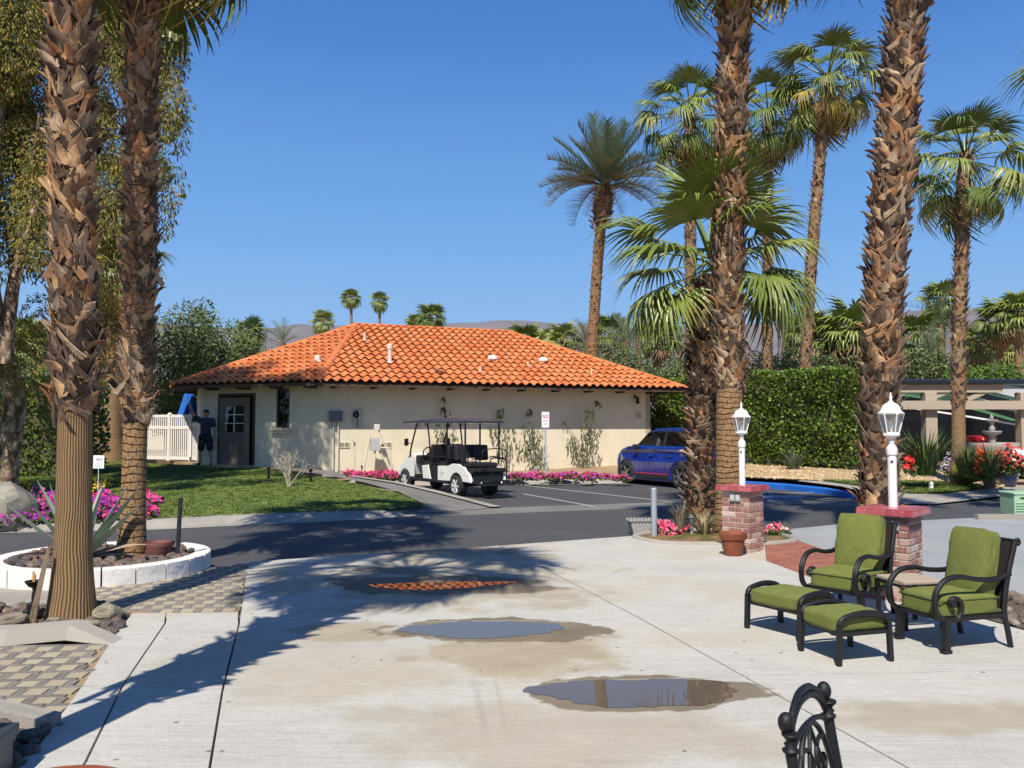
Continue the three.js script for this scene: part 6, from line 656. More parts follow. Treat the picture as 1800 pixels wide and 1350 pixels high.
{ const p = V3(3.32, 0, -7.2), g = thing('side_table', 'small side table with a stone top between the green chairs', 'table', p, 0.2); part(g, 'table_top', mergeAll([rbox(0.37, 0.03, 0.37, 0.008, 0, 0.38, 0)]), std({ color: lin(0.42, 0.34, 0.26), roughness: 0.6 })); for (const x of [-1, 1]) for (const z of [-1, 1]) part(g, 'leg', beam([x * 0.17, 0, z * 0.17], [x * 0.18, 0.364, z * 0.18], 0.03, 0.03), M.iron); part(g, 'frame', mergeAll([beam([-0.18, 0.35, -0.18], [0.18, 0.35, -0.18], 0.024, 0.02), beam([-0.18, 0.35, 0.18], [0.18, 0.35, 0.18], 0.024, 0.02), beam([-0.18, 0.349, -0.18], [-0.18, 0.349, 0.18], 0.022, 0.02), beam([0.18, 0.349, -0.18], [0.18, 0.349, 0.18], 0.022, 0.02)]), M.iron); }
// ---- cast iron chair back in the foreground, and its neighbours' tips at the right edge
function castChair(label, p, ry, seed) { // back in the x-y plane, leaning back along -z
  const g = thing('cast_chair', label, 'chair', p, ry, 'black cast metal dining chairs'), lean = -0.16, T = (x, y) => [x, y, (y - 0.45) * lean - 0.19], w = 0.15; const post = (s) => { const a = T(s * w, 0.45), b = T(s * w, 0.86); return [tube([[s * 0.2, 0, -0.26], [s * 0.19, 0.25, -0.2], a, b], 0.0135, 24, 10), mv(new THREE.SphereGeometry(0.019, 14, 10).scale(1, 1.25, 1), T(s * w, 0.925)[0], 0.925, T(s * w, 0.925)[2]), mv(lathe([[0.001, 0], [0.019, 0.002], [0.02, 0.008], [0.012, 0.013], [0.016, 0.02], [0.01, 0.026], [0.015, 0.033], [0.021, 0.039], [0.021, 0.044], [0.001, 0.047]], 14), T(s * w, 0.86)[0], 0.86, T(s * w, 0.86)[2])]; }; g.scale.y = 1.035;
  for (const s of [-1, 1]) { const q = post(s); part(g, 'back_post', mergeAll([q[0]]), M.iron); part(g, 'finial', mergeAll([q[1], q[2]]), M.iron); }
  const arc = (y0, h, r) => tube([T(-w, y0), T(-w * 0.75, y0 + h * 0.6), T(-w * 0.35, y0 + h), T(0, y0 + h * 1.08), T(w * 0.35, y0 + h), T(w * 0.75, y0 + h * 0.6), T(w, y0)], r, 40, 8); part(g, 'top_rail', mergeAll([arc(0.872, 0.068, 0.009), arc(0.872, 0.085, 0.009), arc(0.85, 0.035, 0.007)]), M.iron);
  const sp = (cx, cy, r, a0, turns, dir) => { const pts = []; for (let i = 0; i <= 22; i++) { const t = i / 22, a = a0 + dir * turns * 6.283 * t, k = r * (1 - 0.78 * t); pts.push(T(cx + Math.cos(a) * k, cy + Math.sin(a) * k)); } return tube(pts, 0.0062, 44, 6); }, sc = [];
  const oval = []; for (let i = 0; i < 24; i++) { const a = i / 24 * 6.283; oval.push(T(Math.cos(a) * 0.125, 0.70 + Math.sin(a) * 0.185)); } sc.push(tube(oval, 0.0075, 64, 6, true));
  for (const s of [-1, 1]) { sc.push(sp(s * 0.055, 0.79, 0.06, Math.PI / 2 - s * Math.PI / 2, 1.1, s), sp(s * 0.05, 0.70, 0.05, -Math.PI / 2, 1.0, -s), sp(s * 0.055, 0.61, 0.058, Math.PI / 2 - s * Math.PI / 2, 1.1, -s), tube([T(0, 0.51), T(s * 0.05, 0.58), T(s * 0.015, 0.66), T(s * 0.06, 0.74), T(s * 0.0, 0.88)], 0.006, 40, 6), tube([T(s * w, 0.8), T(s * 0.15, 0.77), T(s * 0.125, 0.72)], 0.006, 16, 6), tube([T(s * w, 0.6), T(s * 0.15, 0.63), T(s * 0.125, 0.68)], 0.006, 16, 6)); const ov2 = []; for (let i = 0; i < 20; i++) { const a = i / 20 * 6.283; ov2.push(T(s * 0.045 + Math.cos(a) * 0.04, 0.535 + Math.sin(a) * 0.05)); } sc.push(tube(ov2, 0.006, 40, 6, true)); }
  part(g, 'scrollwork', mergeAll(sc), M.iron); part(g, 'seat', mergeAll([rbox(0.42, 0.03, 0.42, 0.012, 0, 0.435, 0.02)]), M.iron); for (const s of [-1, 1]) { part(g, 'leg', tube([[s * 0.2, 0, 0.24], [s * 0.19, 0.2, 0.2], [s * 0.18, 0.425, 0.19]], 0.016, 14, 8), M.iron); part(g, 'arm', tube([T(s * w, 0.64), [s * 0.235, 0.66, -0.1], [s * 0.24, 0.65, 0.1], [s * 0.22, 0.6, 0.18], [s * 0.19, 0.43, 0.16]], 0.013, 30, 8), M.iron); } return g; }
castChair('ornate black cast metal chair back at the bottom edge', [0.945, 0.0, -2.0], 0.94, 951); castChair('black cast metal chair just past the right edge, one knob in view', [1.315, 0, -2.08], -0.9, 953);
boulder('large pale grey boulder at the left edge of the flower bed', W(2, 905, 0.12), [0.58, 0.72, 0.5], stoneMat([0.62, 0.58, 0.46]), 6, 0.3); boulder('low pale boulder below the large one at the left edge', W(12, 922, 0.0), [0.42, 0.26, 0.3], stoneMat([0.50, 0.46, 0.40]), 3, 1.2);
{ const p = W(172, 876, 0.03), s = 1500 / 19; const g = thing('lawn_sign', 'small white lawn sign on a thin stake in the flower bed', 'sign', p); const c = document.createElement('canvas'); c.width = 96; c.height = 112; const x = c.getContext('2d'); x.fillStyle = '#eef4f2'; x.fillRect(0, 0, 96, 112); x.strokeStyle = '#4b5a5c'; x.lineWidth = 5; x.beginPath(); x.arc(64, 33, 12, -1.4, 4); x.moveTo(24, 44); x.lineTo(32, 28); x.lineTo(40, 42); x.lineTo(48, 26); x.lineTo(54, 40); x.stroke(); x.fillStyle = '#8a9a9a'; for (let r = 0; r < 5; r++) for (let q = 0; q < 9; q++) if ((q * 7 + r * 3) % 5) x.fillRect(18 + q * 7, 62 + r * 9, 5, 5); const t = new THREE.CanvasTexture(c); t.colorSpace = THREE.SRGBColorSpace;
  part(g, 'stake', cyl(0.008, 0.008, 0.78, 0, 0.36, 0, 8), M.white); const pl = part(g, 'plate', rbox(0.25, 0.30, 0.008, 0.003, 0, 0.82, 0.0), M.white); part(pl, 'print', new THREE.PlaneGeometry(0.24, 0.29).translate(0, 0.82, 0.006), std({ map: t, roughness: 0.5 })); }
{ const p = W(84, 832, 0.25); solid('path_light', [cyl(0.02, 0.02, 0.3, p.x, 0.4, p.z, 8), cyl(0.05, 0.06, 0.12, p.x, 0.6, p.z, 10), cyl(0.07, 0.02, 0.03, p.x, 0.68, p.z, 10)], M.galv, 'small grey path light left of the nearest palm', 'garden light'); }
structure('side_path', sheetGeo([W(-60, 835, 0.29), W(30, 832, 0.30), W(160, 812, 0.395), W(200, 809, 0.40), W(170, 803, 0.41), W(30, 820, 0.36), W(-60, 826, 0.34)]), greyWalkM);
// ================================================================ THINGS AT THE BUILDING AND ACROSS THE ROAD
const canvasTex = (w, h, draw) => { const c = document.createElement('canvas'); c.width = w; c.height = h; draw(c.getContext('2d')); const t = new THREE.CanvasTexture(c); t.colorSpace = THREE.SRGBColorSpace; return t; };
// ---- fixtures on the wall
{ const u = frontU(590), y = frontH(u, 741); const g = thing('meter_box', 'grey electrical box on the wall near the building corner', 'utility box', [0, 0, 0]); part(g, 'cabinet', onFront(rbox(0.40, 0.33, 0.16, 0.015, 0, 0.165, 0.09), u, y), std({ color: lin(0.13, 0.14, 0.16), roughness: 0.5 })); for (const dx of [-0.07, 0.08]) part(g, 'conduit', onFront(cyl(0.024, 0.024, y + 0.1, dx, (y - 0.1) / 2, 0.05, 10), u, 0), std({ color: lin(0.66, 0.62, 0.52), roughness: 0.7 })); }
{ const u = frontU(627), y = frontH(u, 752), g = thing('hose_panel', 'pale wall panel with a coiled dark hose', 'hose', [0, 0, 0]); part(g, 'panel', onFront(rbox(0.34, 0.62, 0.03, 0.008, 0.04, 0.31, 0.016), u, y), std({ color: lin(0.55, 0.5, 0.42), roughness: 0.8 })); part(g, 'hose', onFront(mergeAll([mv(new THREE.TorusGeometry(0.08, 0.022, 8, 20), -0.03, 0.42, 0.06), mv(new THREE.TorusGeometry(0.06, 0.02, 8, 20), -0.03, 0.41, 0.09), cyl(0.012, 0.012, 0.36, 0.02, 0.2, 0.05, 8), cyl(0.03, 0.03, 0.06, 0.0, 0.53, 0.06, 10)]), u, y), M.rubber); }
{ const u = frontU(655), y0 = -0.2, g = thing('backflow_pipes', 'cream painted water pipes and valve box standing before the wall', 'pipes', [0, 0, 0]), pm = std({ color: lin(0.66, 0.60, 0.46), roughness: 0.7 }); const pipe = (a, b, r = 0.03) => onFront(bar(a, b, r, 10), u, 0); part(g, 'pipe', mergeAll([pipe([-0.42, y0, 0.55], [-0.2, 1.0, 0.5]), pipe([-0.08, y0, 0.55], [-0.02, 0.75, 0.52]), pipe([0.5, y0, 0.55], [0.05, 0.6, 0.52]), pipe([0.62, y0, 0.55], [0.08, 1.18, 0.5], 0.024), pipe([0.05, 0.62, 0.52], [0.45, 0.58, 0.52]), pipe([0.45, 0.58, 0.52], [0.5, y0, 0.5], 0.025)]), pm); part(g, 'valve_box', onFront(mergeAll([rbox(0.28, 0.26, 0.16, 0.01, -0.05, 0.78, 0.52), rbox(0.3, 0.14, 0.18, 0.01, -0.03, 0.58, 0.52)]), u, 0), std({ color: lin(0.48, 0.48, 0.47), roughness: 0.6 })); part(g, 'top_box', onFront(rbox(0.16, 0.18, 0.14, 0.01, 0.02, 1.26, 0.5), u, 0), std({ color: lin(0.7, 0.66, 0.58), roughness: 0.6 })); const t = thing('standpipe', 'short cream standpipe with a tap before the wall', 'pipe', [0, 0, 0]), us = frontU(618); part(t, 'pipe', onFront(cyl(0.022, 0.022, 0.9, 0, 0.25, 0.5, 10), us, 0), pm); part(t, 'tap', onFront(mergeAll([rbox(0.06, 0.1, 0.06, 0.01, 0, 0.73, 0.5), bar([0, 0.76, 0.5], [-0.06, 0.83, 0.52], 0.012)]), us, 0), M.steel); }
[[606, 'leftmost'], [680, 'rightmost']].forEach(([px, w]) => { const u = frontU(px), y = frontH(u, 787), g = thing('wall_vent', w + ' low stucco wall vent with two openings', 'vent', [0, 0, 0]); part(g, 'frame', onFront(mergeAll([box(0.34, 0.025, 0.02, 0, 0.16, 0.012), box(0.34, 0.025, 0.02, 0, 0.0, 0.012), box(0.025, 0.135, 0.02, -0.158, 0.08, 0.012), box(0.025, 0.135, 0.02, 0.158, 0.08, 0.012), box(0.03, 0.135, 0.02, 0, 0.08, 0.012)]), u, y), stuccoM); part(g, 'louvre', onFront(mergeAll([0.04, 0.075, 0.11].map((q) => box(0.29, 0.012, 0.014, 0, q, 0.009))), u, y), std({ color: lin(0.42, 0.38, 0.3), roughness: 0.8 })); });
{ const u = frontU(1122), y = frontH(u, 736); const g = solid('wall_plate', onFront(mergeAll([rbox(0.24, 0.24, 0.02, 0.006, 0, 0.12, 0.012), rbox(0.16, 0.05, 0.02, 0.006, 0, 0.05, 0.024), rbox(0.16, 0.08, 0.016, 0.006, 0, 0.16, 0.024)]), u, y), std({ color: lin(0.5, 0.46, 0.40), roughness: 0.8 }), 'small pale plate on the wall near the hedge', 'plate'); const u2 = frontU(1116), y2 = frontH(u2, 706), s = thing('wall_lamp', 'dark lantern hanging under the right eave', 'lamp', [0, 0, 0]); part(s, 'lantern', onFront(mergeAll([cyl(0.05, 0.08, 0.2, 0, 0.02, 0.2, 8), cyl(0.015, 0.07, 0.06, 0, 0.15, 0.2, 8)]), u2, y2), M.black); part(s, 'bracket', onFront(mergeAll([bar([0, 0.18, 0.0], [0, 0.2, 0.2], 0.012), rbox(0.08, 0.14, 0.02, 0.005, 0, 0.18, 0.012)]), u2, y2), M.black); }
// ---- roof fittings
const roofHit = (px, py, pi) => { const [a, b, top] = planes[pi], A = eV(a), n = eV(b).sub(A).cross(aV(top[0]).sub(A)).normalize(), r = ray(px, py), o = V3(0, EYE, 0), t = A.clone().sub(o).dot(n) / r.dot(n); return o.addScaledVector(r, t); };
const ventW = std({ color: lin(0.68, 0.62, 0.55), roughness: 0.6 });
{ const pipe = (px, py, pi, r, h, label, cap) => { const p = roofHit(px, py, pi); const gs = [cyl(r, r, h + 0.15, p.x, p.y + h / 2, p.z, 12), cyl(r * 1.7, r * 2, 0.05, p.x, p.y + 0.1, p.z, 12)]; if (cap) gs.push(cyl(r * 1.35, r * 1.35, 0.14, p.x, p.y + h + 0.02, p.z, 12), cyl(r * 0.3, r * 1.35, 0.05, p.x, p.y + h + 0.115, p.z, 12)); solid('roof_pipe', gs, ventW, label, 'vent pipe', 'pipes on the tiled roof'); };
  pipe(641, 602, 1, 0.035, 0.3, 'thin vent pipe just below the roof peak'); pipe(685, 642, 1, 0.07, 0.6, 'thickest capped flue on the front roof slope', true); pipe(844, 657, 1, 0.03, 0.2, 'short thin pipe left of the white roof vents'); pipe(928, 650, 1, 0.035, 0.22, 'short thin pipe between the white roof vents'); pipe(1040, 662, 1, 0.03, 0.22, 'rightmost short pipe on the roof'); pipe(558, 640, 0, 0.08, 0.16, 'squat capped vent on the left roof slope', true);
  for (const [px, py, l] of [[866, 638, 'left white hooded roof vent'], [955, 641, 'right white hooded roof vent']]) { const p = roofHit(px, py, 1); const m = solid('roof_vent', [mv(new THREE.SphereGeometry(0.17, 14, 8, 0, 6.3, 0, 1.57).scale(1.1, 0.7, 0.9), 0, 0.12, 0), cyl(0.19, 0.19, 0.05, 0, 0.1, 0, 14), cyl(0.1, 0.12, 0.2, 0, 0, 0, 10)], std({ color: lin(0.72, 0.68, 0.62), roughness: 0.5 }), l, 'roof vent', 'hooded vents on the roof'); m.position.copy(p).add(V3(0, 0.05, 0)); }
  const p = roofHit(772, 661, 1); const m = solid('loose_tile', rbox(0.3, 0.05, 0.14, 0.02, 0, 0, 0, 0.3, 0.4, -0.2), std({ color: lin(0.12, 0.08, 0.06), roughness: 0.9 }), 'dark loose piece lying on the front roof slope', 'roof tile'); m.position.copy(p).add(V3(0, 0.16, 0.05)); }
// ---- white picket fence with gate
const vinyl = std({ color: lin(0.76, 0.72, 0.66), roughness: 0.5 });
const fa = D(110, 800, 33.5), fb = D(335, 800, 31.5); fa.y = fb.y = PAD;
function fenceRun(g, A, B, h, posts, full) { const L = A.distanceTo(B), ex = B.clone().sub(A).normalize(), ry = Math.atan2(-ex.z, ex.x), at2 = (geo, s, y) => { geo.rotateY(ry); return geo.translate(A.x + ex.x * s, PAD + y, A.z + ex.z * s); };
  for (const y of full ? [0.1, h * 0.74, h] : [0.1, h - 0.06]) part(g, 'rail', at2(rbox(L, 0.11, 0.05, 0.008, L / 2, 0, 0), 0, y), vinyl); const pg = rbox(0.052, full ? h - 0.12 : h - 0.02, 0.022, 0.004, 0, 0, 0, 0, 0, 0, 1); for (let s = 0.07; s < L - 0.03; s += 0.092) { const m = part(g, 'picket', pg, vinyl); m.position.set(A.x + ex.x * s, PAD + 0.05 + (full ? h - 0.12 : h) / 2 + 0.02, A.z + ex.z * s); m.rotation.y = ry; } if (!full) for (let s = 0.07; s < L; s += 0.184) part(g, 'picket_top', at2(cyl(0.06, 0.06, 0.02, 0, 0, 0.0, 10, Math.PI / 2), s, h + 0.0), vinyl);
  for (const s of posts) part(g, 'post', at2(mergeAll([rbox(0.13, h + 0.06, 0.13, 0.012, 0, (h + 0.06) / 2, 0), cyl(0.02, 0.11, 0.08, 0, h + 0.1, 0, 4, 0, Math.PI / 4)]), s, 0), vinyl); }
{ const L = fa.distanceTo(fb), g = thing('picket_fence', 'white picket fence beside the tiled building', 'fence', [0, 0, 0]); fenceRun(g, fa, fb, 1.66, [0.02, L * 0.33, L * 0.62, L * 0.84, L], true); const gb = D(371, 800, 30.3); gb.y = PAD; const gt = thing('picket_gate', 'lower white picket gate with a notice next to the door', 'gate', [0, 0, 0]); const ga = fb.clone().lerp(gb, 0.06); fenceRun(gt, ga, gb, 1.38, [], false);
  const ex = gb.clone().sub(ga).normalize(), n = V3(-ex.z, 0, ex.x); if (n.z < 0) n.negate(); const nt = canvasTex(64, 160, (x) => { x.fillStyle = '#f2f4f4'; x.fillRect(0, 0, 64, 160); x.fillStyle = '#3c4450'; for (const [y, q] of [[12, [8, 20, 36, 48]], [44, [14, 25, 36, 46]]]) for (const k of q) { x.fillRect(k, y, 9, 20); } x.fillStyle = '#f2f4f4'; x.fillRect(8, 21, 50, 3); x.fillRect(14, 53, 44, 3); x.fillStyle = '#b9c4c6'; for (let r = 0; r < 12; r++) x.fillRect(9, 80 + r * 6, 46 - (r * 7) % 11, 3); }); const p = ga.clone().lerp(gb, 0.5).addScaledVector(n, 0.05); const s = solid('gate_notice', new THREE.BoxGeometry(0.26, 0.66, 0.008), std({ map: nt, roughness: 0.5 }), 'white printed notice hung on the picket gate', 'sign'); s.position.set(p.x, PAD + 1.02, p.z); s.rotation.y = Math.atan2(-ex.z, ex.x);
  solid('gate_latch', [box(0.1, 0.16, 0.08, fb.x + 0.05, PAD + 0.08, fb.z + 0.08), box(0.36, 0.42, 0.03, ga.x + ex.x * 0.2, PAD + 1.48, ga.z + ex.z * 0.2 - 0.2)], std({ color: lin(0.06, 0.06, 0.06), roughness: 0.6 }), 'dark latch fittings of the picket gate', 'latch'); }
{ const p = D(331, 780, 32.6); p.y = PAD; const g = thing('parasol', 'closed bright blue parasol behind the picket gate', 'umbrella', p); part(g, 'pole', cyl(0.025, 0.025, 2.9, 0, 1.45, 0, 10), M.white); const pr = new THREE.CylinderGeometry(0.09, 0.5, 1.6, 40, 8, true), a = pr.attributes.position; for (let i = 0; i < a.count; i++) { const t = Math.atan2(a.getZ(i), a.getX(i)), k = 1 + 0.16 * Math.cos(t * 8) * smooth(0.8, -0.8, a.getY(i)); a.setXYZ(i, a.getX(i) * k, a.getY(i) + 2.05 + 0.05 * Math.cos(t * 8), a.getZ(i) * k); } pr.computeVertexNormals(); part(g, 'canopy', pr, std({ color: lin(0.012, 0.12, 0.5), roughness: 0.85 })); part(g, 'base', cyl(0.25, 0.28, 0.1, 0, 0.05, 0, 16), M.galv); }
{ // two smooth palm trunks before the fence
  [[169, 31.5, 'slimmer'], [196, 31, 'thicker']].forEach(([px, d, w], i) => { const b = D(px, 800, d); b.y = 0.36; const g = thing('smooth_palm', w + ' smooth palm trunk at the fence between the two big palms', 'palm tree', b), h = 7.5; part(g, 'trunk', trunkGeo([V3(0, -0.1, 0), V3(0.02, 2, 0), V3(0.05, h, 0)], (t, y) => (i ? 0.3 : 0.2) * (1 + 0.55 * Math.exp(-y * 1.1)), 18, 30, 0.06, 7), plainTrunkM); const R = rngOf(990 + i); dressTrunk(g, [V3(0, -0.1, 0), V3(0.02, 2, 0), V3(0.05, h, 0)], 2.6, h, i ? 0.3 : 0.2, i ? 0.3 : 0.2, R, { per: 7, dy: 0.3, s: 1.3, max: 60 }); fanCrown(g, V3(0.05, h, 0), R, { n: 24, dead: 6 }); }); }
{ const p = D(215, 730, 50), g = thing('tiled_house', 'far pale house with a salmon tiled roof beyond the fence', 'house', [p.x, PAD, p.z]); part(g, 'wall', box(7, 2.4, 5, 0, 1.2, 0), stuccoM); part(g, 'roof', extrude([[-4, 0], [4, 0], [2.6, 1.3], [-2.6, 1.3]], 5.6).translate(0, 2.4, -2.8), std({ color: lin(0.55, 0.22, 0.12), roughness: 0.9 })); }
// ---- person reaching up beside the door
function fieldMesh(bones, lo, hi, cell, k) { const size = [hi[0] - lo[0], hi[1] - lo[1], hi[2] - lo[2]], S = Math.max(...size), n = Math.ceil(S / cell) + 2, mc = new MarchingCubes(n, new THREE.MeshStandardMaterial(), false, false, 120000); mc.isolation = 0; const half = n / 2;
  for (let z = 0; z < n; z++) for (let y = 0; y < n; y++) for (let x = 0; x < n; x++) { const p = [lo[0] + (x - half) / half * S / 2 + size[0] / 2, lo[1] + (y - half) / half * S / 2 + size[1] / 2, lo[2] + (z - half) / half * S / 2 + size[2] / 2]; let d = 1e3; for (const [a, b, r0, r1, sx] of bones) { const ab = [b[0] - a[0], b[1] - a[1], b[2] - a[2]], ap = [p[0] - a[0], p[1] - a[1], p[2] - a[2]], t = clamp((ap[0] * ab[0] + ap[1] * ab[1] + ap[2] * ab[2]) / (ab[0] ** 2 + ab[1] ** 2 + ab[2] ** 2 + 1e-9)), q = [ap[0] - ab[0] * t, ap[1] - ab[1] * t, (ap[2] - ab[2] * t) * (sx ?? 1)], e = Math.hypot(...q) - lerp(r0, r1, t); const h = clamp(0.5 + 0.5 * (d - e) / k); d = lerp(d, e, h) - k * h * (1 - h); } mc.field[x + y * n + z * n * n] = -d; }
  mc.update(); const c = mc.count, g = new THREE.BufferGeometry(), pos = new Float32Array(c * 3); for (let i = 0; i < c; i++) { pos[3 * i] = lo[0] + size[0] / 2 + mc.positionArray[3 * i] * S / 2; pos[3 * i + 1] = lo[1] + size[1] / 2 + mc.positionArray[3 * i + 1] * S / 2; pos[3 * i + 2] = lo[2] + size[2] / 2 + mc.positionArray[3 * i + 2] * S / 2; } g.setAttribute('position', new THREE.BufferAttribute(pos, 3)); g.setAttribute('normal', new THREE.BufferAttribute(mc.normalArray.slice(0, c * 3), 3)); return g; }
{ const t = facetT(383), pp = bO.clone().addScaledVector(fDir, t).addScaledVector(fN, 0.55), g = thing('person', 'person in dark shirt and shorts reaching up beside the door', 'person', [pp.x, PAD + 0.015, pp.z], 0.15);
  // joints, x to the picture's right, z to the viewer
  const J = { hipL: [-0.1, 0.92, 0], hipR: [0.1, 0.92, 0], kneeL: [-0.14, 0.5, 0.03], kneeR: [0.16, 0.5, 0.03], ankL: [-0.16, 0.09, 0], ankR: [0.19, 0.09, 0], toeL: [-0.18, 0.04, 0.17], toeR: [0.23, 0.04, 0.16], pel: [0, 0.98, 0], chest: [0, 1.3, 0], shL: [-0.19, 1.46, 0], shR: [0.2, 1.45, 0], elL: [-0.36, 1.63, 0.06], haL: [-0.47, 1.86, 0.1], elR: [0.3, 1.18, 0], haR: [0.29, 0.95, 0.06], neck: [0.01, 1.54, 0], head: [0.01, 1.66, 0.02], crown: [0.01, 1.73, 0.0] };
  const fingers = (o, dir, up) => [[-0.03, 0.075], [-0.01, 0.09], [0.01, 0.085], [0.028, 0.065]].map(([s, l]) => [[o[0] + s, o[1] + dir * 0.05, o[2]], [o[0] + s * 1.3, o[1] + dir * (0.05 + l), o[2] + 0.02], 0.010, 0.008]).concat([[[o[0] + 0.02 * up, o[1] + dir * 0.01, o[2] + 0.01], [o[0] + 0.06 * up, o[1] + dir * 0.055, o[2] + 0.03], 0.011, 0.009]]);
  const skin = [[J.hipL, J.kneeL, 0.085, 0.058], [J.kneeL, J.ankL, 0.06, 0.038], [J.ankL, J.toeL, 0.045, 0.035], [J.hipR, J.kneeR, 0.085, 0.058], [J.kneeR, J.ankR, 0.06, 0.038], [J.ankR, J.toeR, 0.045, 0.035], [J.pel, J.chest, 0.14, 0.15, 1.35], [J.shL, J.shR, 0.075, 0.075, 1.1], [J.shL, J.elL, 0.055, 0.042], [J.elL, J.haL, 0.042, 0.028], [J.shR, J.elR, 0.055, 0.042], [J.elR, J.haR, 0.042, 0.028], [J.chest, J.neck, 0.09, 0.055], [J.neck, J.head, 0.055, 0.075], [J.head, J.crown, 0.082, 0.088], [[0.01, 1.635, 0.085], [0.01, 1.655, 0.1], 0.014, 0.012], [J.haL, [-0.48, 1.91, 0.11], 0.034, 0.03], ...fingers([-0.48, 1.9, 0.11], 1, 1), [J.haR, [0.29, 0.88, 0.07], 0.034, 0.03], ...fingers([0.29, 0.9, 0.07], -1, -1)];
  part(g, 'body', fieldMesh(skin, [-0.65, -0.02, -0.35], [0.65, 2.05, 0.4], 0.017, 0.03), std({ color: lin(0.42, 0.25, 0.17), roughness: 0.6 }));
  part(g, 'shirt', fieldMesh([[[0, 0.95, 0], J.chest, 0.165, 0.172, 1.3], [J.shL, J.shR, 0.092, 0.092, 1.1], [J.shL, [-0.3, 1.57, 0.04], 0.085, 0.075], [J.shR, [0.26, 1.29, 0], 0.085, 0.075], [J.chest, [0.01, 1.5, 0], 0.12, 0.07]], [-0.5, 0.7, -0.35], [0.5, 1.75, 0.35], 0.02, 0.04), std({ color: lin(0.03, 0.034, 0.07), roughness: 0.9 }));
  const st = tex(128, (u, v) => { const q = hash2(Math.floor(u * 12), Math.floor(v * 12), 4) > 0.85 && Math.hypot((u * 12) % 1 - 0.5, (v * 12) % 1 - 0.5) < 0.3; return q ? [0.5, 0.52, 0.58] : [0.1, 0.1, 0.16]; }); const sh = fieldMesh([[[0, 1.0, 0], [0, 0.9, 0], 0.165, 0.165, 1.25], [J.hipL, [-0.13, 0.56, 0.03], 0.115, 0.11], [J.hipR, [0.145, 0.56, 0.03], 0.115, 0.11]], [-0.35, 0.4, -0.35], [0.35, 1.2, 0.35], 0.018, 0.03); const sp = sh.attributes.position, uv = new Float32Array(sp.count * 2); for (let i = 0; i < sp.count; i++) { uv[2 * i] = sp.getX(i) * 2 + 0.5; uv[2 * i + 1] = sp.getY(i) * 2; } sh.setAttribute('uv', new THREE.BufferAttribute(uv, 2)); part(g, 'shorts', sh, std({ map: st, roughness: 0.9 }));
  part(g, 'cap', mergeAll([mv(new THREE.SphereGeometry(0.105, 18, 10, 0, 6.3, 0, 1.5).scale(0.95, 0.95, 1.05), 0.01, 1.72, 0), mv(new THREE.CylinderGeometry(0.09, 0.09, 0.012, 18, 1, false, -1.5, 3.0), 0.01, 1.725, 0.06)]), std({ color: lin(0.02, 0.02, 0.025), roughness: 0.9 })); for (const [j, q] of [[J.ankL, J.toeL], [J.ankR, J.toeR]]) part(g, 'shoe', mv(new THREE.SphereGeometry(0.058, 14, 10).scale(0.9, 0.75, 2.2), (j[0] + q[0]) / 2, 0.042, (j[2] + q[2]) / 2 + 0.01), M.black);
  part(g, 'eye', mergeAll([mv(new THREE.SphereGeometry(0.011, 8, 6), -0.022, 1.685, 0.098), mv(new THREE.SphereGeometry(0.011, 8, 6), 0.044, 1.685, 0.098)]), M.black); }
// ---- small things on the lawn and path
[[472, 843, 'left black path light at the edge of the lawn'], [546, 846, 'right black path light at the edge of the lawn']].forEach(([px, py, l]) => { const h = px < 500 ? 0.2 : 0.19, p = W(px, py, h), g = thing('path_light', l, 'garden light', p, 0, 'black path lights on the lawn'); part(g, 'stem', mergeAll([cyl(0.035, 0.04, 0.2, 0, 0.1, 0, 10), cyl(0.05, 0.05, 0.03, 0, 0.21, 0, 10)]), M.black); part(g, 'hood', mergeAll([rbox(0.09, 0.12, 0.1, 0.015, 0, 0.31, 0), cyl(0.02, 0.02, 0.06, 0, 0.24, 0, 8)]), M.black); });
{ const p = W(506, 856, 0.14), g = thing('bare_shrub', 'leafless grey shrub between the two path lights', 'shrub', p), R = rngOf(997), gs = []; const grow = (a, dir, l, r, k) => { const b = a.clone().addScaledVector(dir, l); gs.push(bar(a, b, r, 5)); if (k) for (let i = 0; i < 3; i++) grow(a.clone().lerp(b, 0.5 + R() * 0.5), dir.clone().add(V3((R() - 0.5) * 1.5, (R() - 0.3) * 0.5, (R() - 0.5) * 1.2)).normalize(), l * (0.5 + R() * 0.3), r * 0.6, k - 1); }; for (let i = 0; i < 6; i++) grow(V3((R() - 0.5) * 0.1, 0, 0), V3((R() - 0.4) * 1.3, 1, (R() - 0.5) * 0.5).normalize(), 0.42, 0.014, 3); part(g, 'branch', mergeAll(gs), std({ color: lin(0.42, 0.36, 0.29), roughness: 0.9 })); }
